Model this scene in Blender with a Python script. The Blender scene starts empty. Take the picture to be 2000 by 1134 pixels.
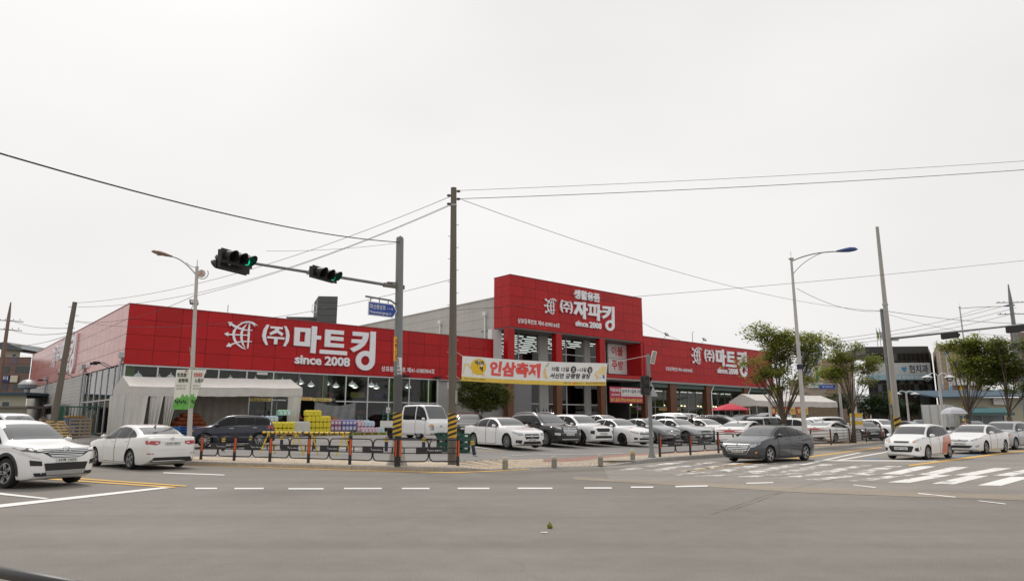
import bpy, bmesh, math, random
from mathutils import Vector, Matrix, geometry
from mathutils.bvhtree import BVHTree
random.seed(7)
S = bpy.context.scene
COL = S.collection
PI = math.pi
R = math.radians

# ------------------------------------------------------------------ camera, world, sun, exposure
EYE = 1.6
cam_d = bpy.data.cameras.new('camera'); cam = bpy.data.objects.new('camera', cam_d); COL.objects.link(cam)
cam_d.sensor_width = 36; cam_d.lens = 24.0; cam_d.clip_end = 3000; cam_d.clip_start = 0.05
cam.location = (0, 0, EYE); cam.rotation_euler = (R(90 + 10.83), 0, 0)
S.camera = cam
SUN_EL, SUN_AZ = 52, -35          # sun behind thin cloud, ahead and to the left of the camera
W = bpy.data.worlds.new('World'); S.world = W; W.use_nodes = True
wn = W.node_tree.nodes; wl = W.node_tree.links
bg = wn['Background']
sky = wn.new('ShaderNodeTexSky'); sky.sky_type = 'NISHITA'; sky.sun_disc = False
sky.sun_elevation = R(SUN_EL); sky.sun_rotation = R(SUN_AZ); sky.air_density = 1.6; sky.dust_density = 5.0; sky.ozone_density = 1.0
hs = wn.new('ShaderNodeHueSaturation'); hs.inputs['Saturation'].default_value = 0.12
wl.new(sky.outputs[0], hs.inputs['Color'])
mx = wn.new('ShaderNodeMix'); mx.data_type = 'RGBA'; mx.inputs[0].default_value = 0.88
wl.new(hs.outputs[0], mx.inputs[6]); 
# the even cloud layer, faintly uneven
tc = wn.new('ShaderNodeTexCoord'); nz = wn.new('ShaderNodeTexNoise'); nz.inputs['Scale'].default_value = 1.3; nz.inputs['Detail'].default_value = 3; nz.inputs['Roughness'].default_value = .45
mp = wn.new('ShaderNodeMapping'); mp.inputs['Scale'].default_value = (1, 1, 2.2)
wl.new(tc.outputs['Generated'], mp.inputs[0]); wl.new(mp.outputs[0], nz.inputs['Vector'])
cr = wn.new('ShaderNodeValToRGB'); cr.color_ramp.elements[0].position = .3; cr.color_ramp.elements[1].position = .72
cr.color_ramp.elements[0].color = (7.15, 7.03, 6.9, 1); cr.color_ramp.elements[1].color = (8.6, 8.48, 8.4, 1)
wl.new(nz.outputs[0], cr.inputs[0]); wl.new(cr.outputs[0], mx.inputs[7])
wl.new(mx.outputs[2], bg.inputs['Color']); bg.inputs['Strength'].default_value = 0.105
sd = bpy.data.lights.new('sun', 'SUN'); sd.energy = 1.5; sd.angle = R(14); sd.color = (1, .96, .9)
sun = bpy.data.objects.new('sun', sd); COL.objects.link(sun)
_az = R(SUN_AZ); _el = R(SUN_EL)
sun.rotation_euler = Vector((-math.sin(_az) * math.cos(_el), -math.cos(_az) * math.cos(_el), -math.sin(_el))).to_track_quat('-Z', 'Y').to_euler()
S.view_settings.view_transform = 'Standard'; S.view_settings.look = 'None'; S.view_settings.exposure = 0.12; S.view_settings.gamma = 1
S.render.engine = 'CYCLES'
S.cycles.max_bounces = 6; S.cycles.transparent_max_bounces = 16; S.cycles.caustics_reflective = False; S.cycles.caustics_refractive = False
S.cycles.use_denoising = True

# ------------------------------------------------------------------ helpers
FPX = 1333.0; TH = R(10.83); _c, _s = math.cos(TH), math.sin(TH)
def ray(u, v):
    x = (u - 1000) / FPX; y = (567 - v) / FPX
    return Vector((x, _c - y * _s, _s + y * _c))
def G(u, v, z=0.0):                       # a spot of the photograph on level ground z
    r = ray(u, v); k = (z - EYE) / r.z
    return Vector((0, 0, EYE)) + k * r
def D(u, v, Y):                           # a spot of the photograph at a measured distance Y
    r = ray(u, v); k = Y / r.y
    return Vector((0, 0, EYE)) + k * r

MATS = {}
def mat(name, rgb, rough=.6, metal=0., var=.12, scale=4., bump=0., coat=0., spec=.5, emit=0., vscale=None, streak=0.):
    if name in MATS: return MATS[name]
    m = bpy.data.materials.new(name); m.use_nodes = True; MATS[name] = m
    n = m.node_tree.nodes; l = m.node_tree.links; b = n['Principled BSDF']
    b.inputs['Base Color'].default_value = (*rgb, 1); b.inputs['Roughness'].default_value = rough; b.inputs['Metallic'].default_value = metal
    b.inputs['Specular IOR Level'].default_value = spec; b.inputs['Coat Weight'].default_value = coat; b.inputs['Coat Roughness'].default_value = .04
    if emit:
        b.inputs['Emission Color'].default_value = (*rgb, 1); b.inputs['Emission Strength'].default_value = emit
    if var or bump or streak:
        t = n.new('ShaderNodeTexCoord'); a = n.new('ShaderNodeTexNoise'); a.inputs['Scale'].default_value = scale; a.inputs['Detail'].default_value = 6; a.inputs['Roughness'].default_value = .65
        if vscale or streak:
            p = n.new('ShaderNodeMapping'); p.inputs['Scale'].default_value = vscale or (1, 1, .12)
            l.new(t.outputs['Object'], p.inputs[0]); l.new(p.outputs[0], a.inputs['Vector'])
        else: l.new(t.outputs['Object'], a.inputs['Vector'])
        if var:
            mr = n.new('ShaderNodeMapRange'); mr.inputs[1].default_value = .25; mr.inputs[2].default_value = .75; mr.inputs[3].default_value = 1 - var; mr.inputs[4].default_value = 1 + var
            l.new(a.outputs[0], mr.inputs[0])
            mm = n.new('ShaderNodeVectorMath'); mm.operation = 'SCALE'; mm.inputs[0].default_value = rgb
            l.new(mr.outputs[0], mm.inputs['Scale']); l.new(mm.outputs[0], b.inputs['Base Color'])
        if bump:
            bp = n.new('ShaderNodeBump'); bp.inputs['Strength'].default_value = bump; bp.inputs['Distance'].default_value = .02
            l.new(a.outputs[0], bp.inputs['Height']); l.new(bp.outputs[0], b.inputs['Normal'])
    return m
def glass(name, tint=(.8, .88, .86), refl=1.0, ior=1.5):
    if name in MATS: return MATS[name]
    m = bpy.data.materials.new(name); m.use_nodes = True; MATS[name] = m
    n = m.node_tree.nodes; l = m.node_tree.links; n.remove(n['Principled BSDF'])
    tr = n.new('ShaderNodeBsdfTransparent'); tr.inputs[0].default_value = (*tint, 1)
    gl = n.new('ShaderNodeBsdfGlossy'); gl.inputs['Roughness'].default_value = .03; gl.inputs[0].default_value = (refl, refl, refl, 1)
    fr = n.new('ShaderNodeFresnel'); fr.inputs[0].default_value = ior
    mm = n.new('ShaderNodeMixShader'); l.new(fr.outputs[0], mm.inputs[0]); l.new(tr.outputs[0], mm.inputs[1]); l.new(gl.outputs[0], mm.inputs[2])
    l.new(mm.outputs[0], n['Material Output'].inputs[0])
    return m

def obj(name, me, parent=None, loc=None, rot=None):
    o = bpy.data.objects.new(name, me); COL.objects.link(o)
    if parent: o.parent = parent
    if loc is not None: o.location = loc
    if rot is not None: o.rotation_euler = rot
    return o
def tag(o, label, cat, group=None):
    o['label'] = label; o['category'] = cat
    if group: o['group'] = group
    return o
def thing(name, label, cat, loc=(0, 0, 0), rz=0., group=None):
    o = bpy.data.objects.new(name, None); COL.objects.link(o); o.location = loc; o.rotation_euler = (0, 0, rz); o.empty_display_size = .2
    return tag(o, label, cat, group)
def copytree(o, parent=None):
    c = o.copy(); COL.objects.link(c)
    if parent: c.parent = parent
    for ch in o.children: copytree(ch, c)
    return c

class MB:
    def __init__(s): s.v = []; s.f = []; s.mi = []; s.mats = []
    def _m(s, m):
        if m not in s.mats: s.mats.append(m)
        return s.mats.index(m)
    def add(s, vs, fs, m=None):
        k = len(s.v); s.v += [tuple(p) for p in vs]; s.f += [tuple(i + k for i in f) for f in fs]
        s.mi += [s._m(m) if m else 0] * len(fs); return s
    def box(s, x0, x1, y0, y1, z0, z1, m=None, M=None):
        vs = [Vector(p) for p in ((x0, y0, z0), (x1, y0, z0), (x1, y1, z0), (x0, y1, z0), (x0, y0, z1), (x1, y0, z1), (x1, y1, z1), (x0, y1, z1))]
        if M: vs = [M @ p for p in vs]
        return s.add(vs, [(0, 3, 2, 1), (4, 5, 6, 7), (0, 1, 5, 4), (1, 2, 6, 5), (2, 3, 7, 6), (3, 0, 4, 7)], m)
    def bar(s, a, b, w, h=None, m=None, up=(0, 0, 1)):
        a = Vector(a); b = Vector(b); d = b - a; L = d.length; d /= L; h = h or w
        x = d.cross(Vector(up))
        if x.length < 1e-4: x = d.cross(Vector((0, 1, 0)))
        x.normalize(); y = x.cross(d)
        M = Matrix((x, d, y)).transposed().to_4x4(); M.translation = a
        return s.box(-w / 2, w / 2, 0, L, -h / 2, h / 2, m, M)
    def tube(s, pts, r, n=8, m=None, closed=False, caps=True):
        pts = [Vector(p) for p in pts]; N = len(pts); rs = r if isinstance(r, (list, tuple)) else [r] * N
        rings = []; prev = None
        for i, p in enumerate(pts):
            if closed: d = pts[(i + 1) % N] - pts[i - 1]
            else: d = pts[min(i + 1, N - 1)] - pts[max(i - 1, 0)]
            d.normalize()
            if prev is None:
                x = d.cross(Vector((0, 0, 1)))
                if x.length < 1e-3: x = d.cross(Vector((0, 1, 0)))
            else: x = prev - d * prev.dot(d)
            x.normalize(); prev = x; y = d.cross(x)
            rings.append([p + (x * math.cos(2 * PI * k / n) + y * math.sin(2 * PI * k / n)) * rs[i] for k in range(n)])
        vs = [q for g in rings for q in g]; fs = []
        for i in range(N if closed else N - 1):
            j = (i + 1) % N
            for k in range(n): fs.append((i * n + k, i * n + (k + 1) % n, j * n + (k + 1) % n, j * n + k))
        if caps and not closed: fs.append(tuple(range(n))[::-1]); fs.append(tuple((N - 1) * n + k for k in range(n)))
        return s.add(vs, fs, m)
    def lathe(s, prof, n=16, m=None, M=None, cap=True):     # prof: (r, z)
        vs = []; fs = []
        for r_, z in prof:
            for k in range(n): vs.append(Vector((r_ * math.cos(2 * PI * k / n), r_ * math.sin(2 * PI * k / n), z)))
        for i in range(len(prof) - 1):
            for k in range(n): fs.append((i * n + k, i * n + (k + 1) % n, (i + 1) * n + (k + 1) % n, (i + 1) * n + k))
        if cap:
            fs.append(tuple(range(n))[::-1]); fs.append(tuple((len(prof) - 1) * n + k for k in range(n)))
        if M: vs = [M @ p for p in vs]
        return s.add(vs, fs, m)
    def prism(s, loops, d0, d1, fr, m=None):                 # loops of 2D points (outer, holes...); fr(a, b, d) -> 3D
        if not isinstance(loops[0][0], (tuple, list)): loops = [loops]
        flat = [p for L in loops for p in L]
        tri = geometry.tessellate_polygon([[Vector((p[0], p[1], 0)) for p in L] for L in loops])
        n = len(flat); vs = [fr(p[0], p[1], d0) for p in flat] + [fr(p[0], p[1], d1) for p in flat]; fs = []
        for t in tri:
            fs.append(tuple(t)); fs.append(tuple(i + n for i in reversed(t)))
        k = 0
        for L in loops:
            for i in range(len(L)):
                a, b = k + i, k + (i + 1) % len(L); fs.append((a, b, b + n, a + n))
            k += len(L)
        return s.add(vs, fs, m)
    def mesh(s, name, smooth=False, fix=True, angle=None):
        me = bpy.data.meshes.new(name); me.from_pydata([tuple(p) for p in s.v], [], s.f)
        for m in s.mats: me.materials.append(m)
        if len(s.mats) > 1: me.polygons.foreach_set('material_index', s.mi)
        if fix:
            bm = bmesh.new(); bm.from_mesh(me); bmesh.ops.recalc_face_normals(bm, faces=bm.faces); bm.to_mesh(me); bm.free()
        if smooth:
            me.polygons.foreach_set('use_smooth', [True] * len(me.polygons))
            if angle: me.set_sharp_from_angle(angle=R(angle))
        me.update(); return me
    def build(s, name, m=None, parent=None, loc=None, rot=None, smooth=False, fix=True, angle=None):
        if m and not s.mats: s.mats = [m]
        return obj(name, s.mesh(name, smooth, fix, angle), parent, loc, rot)
def boxpart(name, x0, x1, y0, y1, z0, z1, m, parent): return MB().box(x0, x1, y0, y1, z0, z1).build(name, m, parent)
def struct(o): o['kind'] = 'structure'; return o
XY = lambda a, b, d: (a, b, d)
XZ = lambda a, b, d: (a, d, b)             # outline drawn on a front wall, depth along y

TMP = bpy.data.scenes.new('workbench')        # a side scene where shapes are evaluated, removed at the end
def evaluated(o, extra=()):
    for x in (o, *extra): TMP.collection.objects.link(x)
    vl = TMP.view_layers[0]; vl.update(); dg = vl.depsgraph
    me = bpy.data.meshes.new_from_object(o.evaluated_get(dg), depsgraph=dg)
    for x in (o, *extra): bpy.data.objects.remove(x)
    return me
def text_mesh(body, w=None, h=None, ext=0., bold=0., mname='letters', shear=0., sp=1.0):
    c = bpy.data.curves.new(mname, 'FONT'); c.body = body; c.size = 1; c.extrude = 0.5 if ext else 0; c.offset = bold; c.resolution_u = 2; c.fill_mode = 'BOTH'; c.shear = shear; c.space_character = sp
    o = bpy.data.objects.new(mname, c); me = evaluated(o); bpy.data.curves.remove(c)
    xs = [v.co.x for v in me.vertices]; ys = [v.co.y for v in me.vertices]
    x0, x1, y0, y1 = min(xs), max(xs), min(ys), max(ys)
    sx = w / (x1 - x0) if w else None; sy = h / (y1 - y0) if h else sx
    if sx is None: sx = sy
    for v in me.vertices: v.co = ((v.co.x - x0) * sx, (v.co.y - y0) * sy, v.co.z * 2 * ext if ext else 0)
    me.materials.clear(); return me
def text(name, body, m, parent, loc, rot, w=None, h=None, ext=0., bold=0., shear=0., sp=1.0):
    me = text_mesh(body, w, h, ext, bold, name, shear, sp); me.materials.append(m)
    return obj(name, me, parent, loc, rot)
FRONT = (PI / 2, 0, 0)                     # text on a wall that faces local -y

def grid_cut(bm, axis, lo, hi, step):
    n = Vector((1, 0, 0)) if axis == 0 else Vector((0, 1, 0))
    k = math.ceil(lo / step + 1e-6)
    while k * step < hi:
        bmesh.ops.bisect_plane(bm, geom=bm.verts[:] + bm.edges[:] + bm.faces[:], plane_co=n * (k * step), plane_no=n, dist=1e-6); k += 1
def sheet(poly, step, zf, name, m, parent=None):     # a ground sheet cut into cells that follow zf(x, y)
    bm = bmesh.new(); vs = [bm.verts.new((p[0], p[1], 0)) for p in poly]
    for t in geometry.tessellate_polygon([[Vector((p[0], p[1], 0)) for p in poly]]):
        try: bm.faces.new([vs[i] for i in t])
        except ValueError: pass
    xs = [p[0] for p in poly]; ys = [p[1] for p in poly]
    if step: grid_cut(bm, 0, min(xs), max(xs), step); grid_cut(bm, 1, min(ys), max(ys), step)
    for v in bm.verts: v.co.z = zf(v.co.x, v.co.y)
    bmesh.ops.recalc_face_normals(bm, faces=bm.faces)
    me = bpy.data.meshes.new(name); bm.to_mesh(me); bm.free()
    if me.polygons and me.polygons[0].normal.z < 0: me.flip_normals()
    me.materials.append(m); return obj(name, me, parent)

# ------------------------------------------------------------------ ground, roads, markings
def asphalt(name, rgb, patch=.15, fine=.60, crack=0.):
    m = bpy.data.materials.new(name); m.use_nodes = True; n = m.node_tree.nodes; l = m.node_tree.links; b = n['Principled BSDF']
    b.inputs['Roughness'].default_value = .88; b.inputs['Specular IOR Level'].default_value = .35
    t = n.new('ShaderNodeTexCoord')
    def noise(sc, det, rough=.6, vec=None):
        a = n.new('ShaderNodeTexNoise'); a.inputs['Scale'].default_value = sc; a.inputs['Detail'].default_value = det; a.inputs['Roughness'].default_value = rough
        l.new(vec or t.outputs['Object'], a.inputs['Vector']); return a
    def rng(src, lo, hi, a=.25, c=.75):
        r_ = n.new('ShaderNodeMapRange'); r_.inputs[1].default_value = a; r_.inputs[2].default_value = c; r_.inputs[3].default_value = lo; r_.inputs[4].default_value = hi
        l.new(src, r_.inputs[0]); return r_.outputs[0]
    def mul(a, c):
        q = n.new('ShaderNodeMath'); q.operation = 'MULTIPLY'; l.new(a, q.inputs[0]); l.new(c, q.inputs[1]); return q.outputs[0]
    big = noise(.22, 4); med = noise(2.5, 5); fi = noise(55, 4, .9)
    rot = n.new('ShaderNodeMapping'); rot.inputs['Rotation'].default_value = (0, 0, R(25)); rot.inputs['Scale'].default_value = (.03, .9, 1)
    l.new(t.outputs['Object'], rot.inputs[0]); st = noise(1.0, 4, .6, rot.outputs[0])          # worn wheel tracks along the lanes
    f = mul(mul(rng(big.outputs[0], 1 - patch, 1 + patch), rng(med.outputs[0], 1 - patch * .5, 1 + patch * .5)), mul(rng(fi.outputs[0], 1 - fine, 1 + fine), rng(st.outputs[0], .86, 1.10)))
    # dark hairline seams
    wv = n.new('ShaderNodeTexVoronoi'); wv.feature = 'DISTANCE_TO_EDGE'; wv.inputs['Scale'].default_value = .085
    ds = n.new('ShaderNodeVectorMath'); ds.operation = 'ADD'; nn = noise(.5, 4); sc = n.new('ShaderNodeVectorMath'); sc.operation = 'SCALE'; sc.inputs['Scale'].default_value = 2.2
    l.new(nn.outputs['Color'], sc.inputs[0]); l.new(t.outputs['Object'], ds.inputs[0]); l.new(sc.outputs[0], ds.inputs[1]); l.new(ds.outputs[0], wv.inputs['Vector'])
    f = mul(f, rng(wv.outputs['Distance'], .80 if crack else .9, 1, .0, .0025))
    v = n.new('ShaderNodeVectorMath'); v.operation = 'SCALE'; v.inputs[0].default_value = rgb; l.new(f, v.inputs['Scale']); l.new(v.outputs[0], b.inputs['Base Color'])
    bp = n.new('ShaderNodeBump'); bp.inputs['Strength'].default_value = .35; bp.inputs['Distance'].default_value = .01; l.new(fi.outputs[0], bp.inputs['Height']); l.new(bp.outputs[0], b.inputs['Normal'])
    return m
M_ASPH = asphalt('asphalt', (.218, .199, .177))
M_ASPH2 = asphalt('asphalt_side', (.268, .244, .218), crack=1)
M_LOT = asphalt('asphalt_lot', (.225, .212, .200))
M_DUST = asphalt('dusty_strip', (.30, .255, .205))
def paint(name, rgb, wear):
    m = bpy.data.materials.new(name); m.use_nodes = True; n = m.node_tree.nodes; l = m.node_tree.links; b = n['Principled BSDF']
    b.inputs['Base Color'].default_value = (*rgb, 1); b.inputs['Roughness'].default_value = .75
    t = n.new('ShaderNodeTexCoord'); a = n.new('ShaderNodeTexNoise'); a.inputs['Scale'].default_value = 1.6; a.inputs['Detail'].default_value = 9; a.inputs['Roughness'].default_value = .72
    l.new(t.outputs['Object'], a.inputs['Vector'])
    r_ = n.new('ShaderNodeMapRange'); r_.inputs[1].default_value = wear - .05; r_.inputs[2].default_value = wear + .06; l.new(a.outputs[0], r_.inputs[0])
    tr = n.new('ShaderNodeBsdfTransparent'); mm = n.new('ShaderNodeMixShader'); l.new(r_.outputs[0], mm.inputs[0]); l.new(tr.outputs[0], mm.inputs[1]); l.new(b.outputs[0], mm.inputs[2])
    l.new(mm.outputs[0], n['Material Output'].inputs[0]); return m
P_WHITE = paint('road_paint_white', (.78, .77, .74), .30); P_WORN = paint('road_paint_worn', (.72, .70, .66), .495); P_MID = paint('road_paint_scuffed', (.76, .74, .71), .405)
P_YEL = paint('road_paint_yellow', (.72, .42, .08), .36); P_BLUE = paint('road_paint_blue', (.15, .28, .42), .42)

g = MB(); N = 48
vs = [(0, 60, 0)] + [(0 + 1500 * math.cos(2 * PI * k / N), 60 + 1500 * math.sin(2 * PI * k / N), 0) for k in range(N)]
g.add(vs, [(0, 1 + k, 1 + (k + 1) % N) for k in range(N)])
struct(g.build('ground', M_ASPH))
flat = lambda z: (lambda x, y: z)
def gp(L): return [tuple(G(u, v)[:2]) for u, v in L]
# side street surface (paler, older asphalt) and the dusty strip along its mouth
b_edge = gp([(1190, 935), (1280, 938), (1400, 943), (1560, 951), (1720, 956), (1860, 962), (2060, 968)])
side = b_edge + [(60, 34), (140, 120), (100, 150), (18, 43)] + gp([(1413, 888), (1262, 900), (1176, 909)])
struct(sheet(side, 0, flat(.004), 'side_street', M_ASPH2))
dn = gp([(1120, 936), (1280, 945), (1400, 951), (1560, 961), (1720, 967), (1860, 972), (2060, 979)])
struct(sheet(dn + b_edge[::-1] + gp([(1120, 930)]), 0, flat(.005), 'dust_strip', M_DUST))

def mark(name, pts, m, z=.009):
    me = bpy.data.meshes.new(name); me.from_pydata([(p[0], p[1], z) for p in pts], [], [tuple(range(len(pts)))]); me.materials.append(m)
    if me.polygons[0].normal.z < 0: me.flip_normals()
    o = obj(name, me); o['kind'] = 'structure'; return o
def pmark(name, px, m, z=.009): return mark(name, gp(px), m, z)
def stripe(name, a, b, w, m, z=.009):
    a = Vector(G(*a)[:2]); b = Vector(G(*b)[:2]); d = (b - a).normalized(); n_ = Vector((-d.y, d.x)) * w / 2
    return mark(name, [a - n_, b - n_, b + n_, a + n_], m, z)
pmark('stop_line', [(-120, 1006), (0, 991), (340, 951.6), (316, 951), (0, 985), (-120, 999)], P_WHITE)
pmark('lane_line', [(-40, 958), (0, 962), (96, 973), (88, 974.5), (0, 966), (-40, 962)], P_WHITE, .010)
pmark('centre_line', [(-60, 918), (366, 948.4), (362, 950), (-60, 920.6)], P_YEL, .012)
pmark('centre_line', [(-60, 923), (346, 951), (338, 952.6), (-60, 925.8)], P_YEL, .012)
pmark('lane_line', [(320, 922), (440, 926.6), (436, 928), (318, 923.6)], P_WHITE)
for a, b, y in ((381, 424, 953.4), (458, 515, 953.6), (563, 632, 954), (672, 746, 953.6), (785, 839, 953.6), (894, 956, 953.4), (1011, 1079, 953.2), (1141, 1195, 952.6), (1232, 1276, 951)):
    pmark('guide_dash', [(a, y - 1.2), (b, y - 1.2), (b, y + 1.4), (a, y + 1.4)], P_WHITE)
pmark('guide_dash', [(1319, 948.6), (1383, 947.4), (1381, 950), (1319, 951.2)], P_WHITE)
pmark('guide_dash', [(1908, 976.8), (1962, 983), (1966, 985), (1914, 978.6)], P_WHITE)
pmark('guide_dash', [(1666, 946), (1712, 951), (1708, 952.4), (1668, 947.4)], P_MID)
pmark('guide_dash', [(1792, 962), (1866, 970), (1866, 971.4), (1794, 964)], P_MID)
pmark('guide_dash', [(1457, 942.4), (1510, 941), (1510, 943), (1458, 944.4)], P_MID)
pmark('kerb_line', [(250, 902), (370, 907.2), (700, 917.6), (880, 921.6), (960, 919.2), (1036, 915.2), (1034, 916.2), (950, 921), (880, 923.4), (700, 918.9), (370, 908.3), (250, 903)], P_YEL)
pmark('kerb_line', [(1335, 920), (1413, 909.4), (1592, 889), (1722, 872), (1722, 873.6), (1592, 891), (1413, 911), (1338, 921.4)], P_YEL)
pmark('stop_line', [(1590, 898.2), (1834, 898.6), (1828, 900.4), (1590, 899.8)], P_WHITE)
pmark('lane_line', [(1560, 907), (1676, 883.2), (1684, 883.2), (1572, 908)], P_MID, .010)
pmark('lane_line', [(1628, 899), (1740, 880), (1748, 880.4), (1640, 899)], P_WHITE, .010)
pmark('parking_line', [(1690, 894.4), (1722, 895), (1722, 896.6), (1690, 896)], P_BLUE, .013); pmark('parking_line', [(1842, 892.6), (1925, 884.6), (1925, 886.4), (1842, 894.8)], P_BLUE, .013)
pmark('centre_line', [(1774, 908), (1880, 893.6), (2010, 877.4), (2010, 879), (1884, 896), (1776, 910)], P_YEL, .012)
P_TAR = paint('tar_seam', (.165, .152, .138), .47); P_TYRE = paint('tyre_mark', (.172, .158, .143), .50); P_PATCH = paint('patch_repair', (.15, .14, .128), .33)
for L_, w_, m_ in (([(1390, 1004), (1480, 972), (1560, 950), (1680, 926)], .018, P_TAR), ([(1430, 996), (1530, 960), (1620, 938), (1700, 926)], .018, P_TAR)):
    P_ = [Vector(q_) for q_ in gp(L_)]; n8 = []
    for i in range(len(P_) - 1): n8 += [P_[i] * (1 - k / 5) + P_[i + 1] * (k / 5) for k in range(5)]
    n8.append(P_[-1]); vs = []; fs = []
    for i, p in enumerate(n8):
        d = (n8[min(i + 1, len(n8) - 1)] - n8[max(i - 1, 0)]).normalized(); nn = Vector((-d.y, d.x)) * w_ * (.8 + .4 * random.random()) / 2; j = Vector((random.uniform(-.02, .02), random.uniform(-.02, .02))); vs += [(*(p - nn + j), .0062), (*(p + nn + j), .0062)]
        if i: fs.append((2 * i - 2, 2 * i, 2 * i + 1, 2 * i - 1))
    me = bpy.data.meshes.new('road_seam'); me.from_pydata(vs, [], fs); me.materials.append(m_); me.update()
    if me.polygons[0].normal.z < 0: me.flip_normals()
    o = obj('road_seam', me); o['kind'] = 'structure'
random.seed(3)
for i in range(-9, 5):            # crossing: far row and near row of slanted bars
    a0 = Vector((12.6 + i, 21.4 - .2 * i)); a1 = Vector((15.95 + .98 * i, 24.9 - .4 * i))
    b0 = Vector((11.15 + .92 * i, 18.3 - .42 * i)); b1 = Vector((13.95 + 1.0 * i, 20.93 - .25 * i))
    for k, (p, q) in enumerate(((a0, a1), (b0, b1))):
        if k and (i > 3 or i < -7): continue
        w = Vector((.27, -.05)); m = P_MID if i > -2 else P_WORN
        if i >= 1 and k: m = P_WHITE
        j = Vector((random.uniform(-.1, .1), random.uniform(-.15, .15)))
        mark('crossing_bar', [p - w, p + w, q + w + j, q - w + j], m)
# gutter grate and manhole
# block outline: outer kerb line at road level
KL = [G(u, v) for u, v in ((370, 908), (540, 912.6), (700, 917.6), (800, 919.8), (880, 921), (930, 919.6), (988, 915.5), (1080, 913), (1176, 910.5), (1224, 907.5), (1262, 903), (1310, 899), (1413, 892), (1590, 880.4), (1720, 866.5))]
d0 = (KL[0] - KL[2]).normalized(); d1 = (KL[-1] - KL[-3]).normalized()
KL = [KL[0] + d0 * t for t in (60, 25, 10, 4)] + KL + [KL[-1] + d1 * t for t in (6, 20, 80)]
KL = [Vector((p.x, p.y)) for p in KL]
def smooth(L, it=2):
    for _ in range(it):
        o = [L[0]]
        for a, b in zip(L, L[1:]): o += [a * .75 + b * .25, a * .25 + b * .75]
        L = o + [L[-1]]
    return L
KL = smooth(KL)
def resample(L, step):
    out = [L[0]]; acc = 0
    for a, b in zip(L, L[1:]):
        d = (b - a).length; t = step - acc
        while t <= d: out.append(a + (b - a) * (t / d)); t += step
        acc = d - (t - step)
    return out
KS = resample(KL, 1.0)
def offs(L, w):
    o = []
    for i, p in enumerate(L):
        d = (L[min(i + 1, len(L) - 1)] - L[max(i - 1, 0)]).normalized(); o.append(p + Vector((-d.y, d.x)) * w)
    return o
def ktop(p):                              # kerb height: dropped to the road along the lot entrance
    u = 1000 + FPX * p.x / (p.y * _c - EYE * _s)
    if p.y > 32 or p.y < 15: return .15
    def ss(a, b, t): t = max(0, min(1, (t - a) / (b - a))); return t * t * (3 - 2 * t)
    return .15 - .125 * ss(885, 965, u) * (1 - ss(1180, 1275, u))
def dist_kl(x, y):
    p = Vector((x, y)); best = 1e9; bk = .15
    for a, b in zip(KL, KL[1:]):
        d = b - a; t = max(0, min(1, (p - a).dot(d) / d.length_squared)); q = a + d * t; r_ = (p - q).length
        if r_ < best: best = r_; bk = q
    return best, bk
def zlot(x, y):                           # the lot climbs gently from the pavement to the shop front
    d, q = dist_kl(x, y); k = ktop(q)
    a = max(0, min(1, (d - .2) / 2.4)); base = k * (1 - a) + .15 * a
    t = max(0, min(1, (d - 2.4) / 17)); return base + .50 * t * t * (3 - 2 * t)
M_KERB = mat('kerb_granite', (.36, .34, .315), .8, var=.22, scale=6, bump=.3)
inner = offs(KL, .18)
lot_poly = [tuple(p) for p in offs(KL, 2.75)] + [(110, 175), (-110, 160)]
# keep the grid fine only near the camera
lot = sheet([p for p in lot_poly], 4.0, lambda x, y: zlot(x, y) if y < 75 else .65, 'parking_lot', M_LOT); struct(lot)
# pavement bed (joint mortar) under the pavers
def strip_mesh(A, B, zf, name, m):
    vs = []; fs = []
    for i, (p, q) in enumerate(zip(A, B)):
        vs += [(p.x, p.y, zf(p, 0)), (q.x, q.y, zf(q, 1))]
        if i: fs.append((2 * i - 2, 2 * i, 2 * i + 1, 2 * i - 1))
    me = bpy.data.meshes.new(name); me.from_pydata(vs, [], fs); me.materials.append(m); me.update()
    if me.polygons[0].normal.z < 0: me.flip_normals()
    return obj(name, me)
M_BED = mat('paver_joint', (.17, .15, .12), .95, var=.2, scale=8)
bedA = resample(offs(KL, .16), .5); 
walk = MB()
rowsA = [offs(KL, w) for w in (.16, .9, 1.8, 2.78)]
for j in range(3):
    A, B = rowsA[j], rowsA[j + 1]; k0 = len(walk.v)
    vs = []; fs = []
    for i in range(len(A)):
        vs += [(A[i].x, A[i].y, zlot(A[i].x, A[i].y) - .012), (B[i].x, B[i].y, zlot(B[i].x, B[i].y) - (.012 if j < 2 else .03))]
        if i: fs.append((2 * i - 2, 2 * i, 2 * i + 1, 2 * i - 1))
    walk.add(vs, fs)
pav = struct(walk.build('pavement', M_BED))
# kerb stones, one by one
kst = thing('kerb', 'grey granite kerb running round the corner of the block', 'kerb')
for i in range(len(KS) - 1):
    a, b = KS[i], KS[i + 1]
    if not (-24 < a.x < 45) or a.y > 62: continue
    d = (b - a).normalized(); n_ = Vector((-d.y, d.x)); a2 = a + d * .006; b2 = b - d * .006; za, zb = ktop(a) + .004, ktop(b) + .004
    q = MB(); w = .17; bev = .02
    def ring(p, z): return [(p.x, p.y, -.1), (p.x, p.y, z - bev), (*(p + n_ * bev), z), (*(p + n_ * w), z), (*(p + n_ * w), -.1)]
    q.add(ring(a2, za) + ring(b2, zb), [(j, j + 1, j + 6, j + 5) for j in range(4)] + [(0, 4, 3, 2, 1), (5, 6, 7, 8, 9)])
    q.build('kerb_stone', M_KERB, kst)
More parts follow.
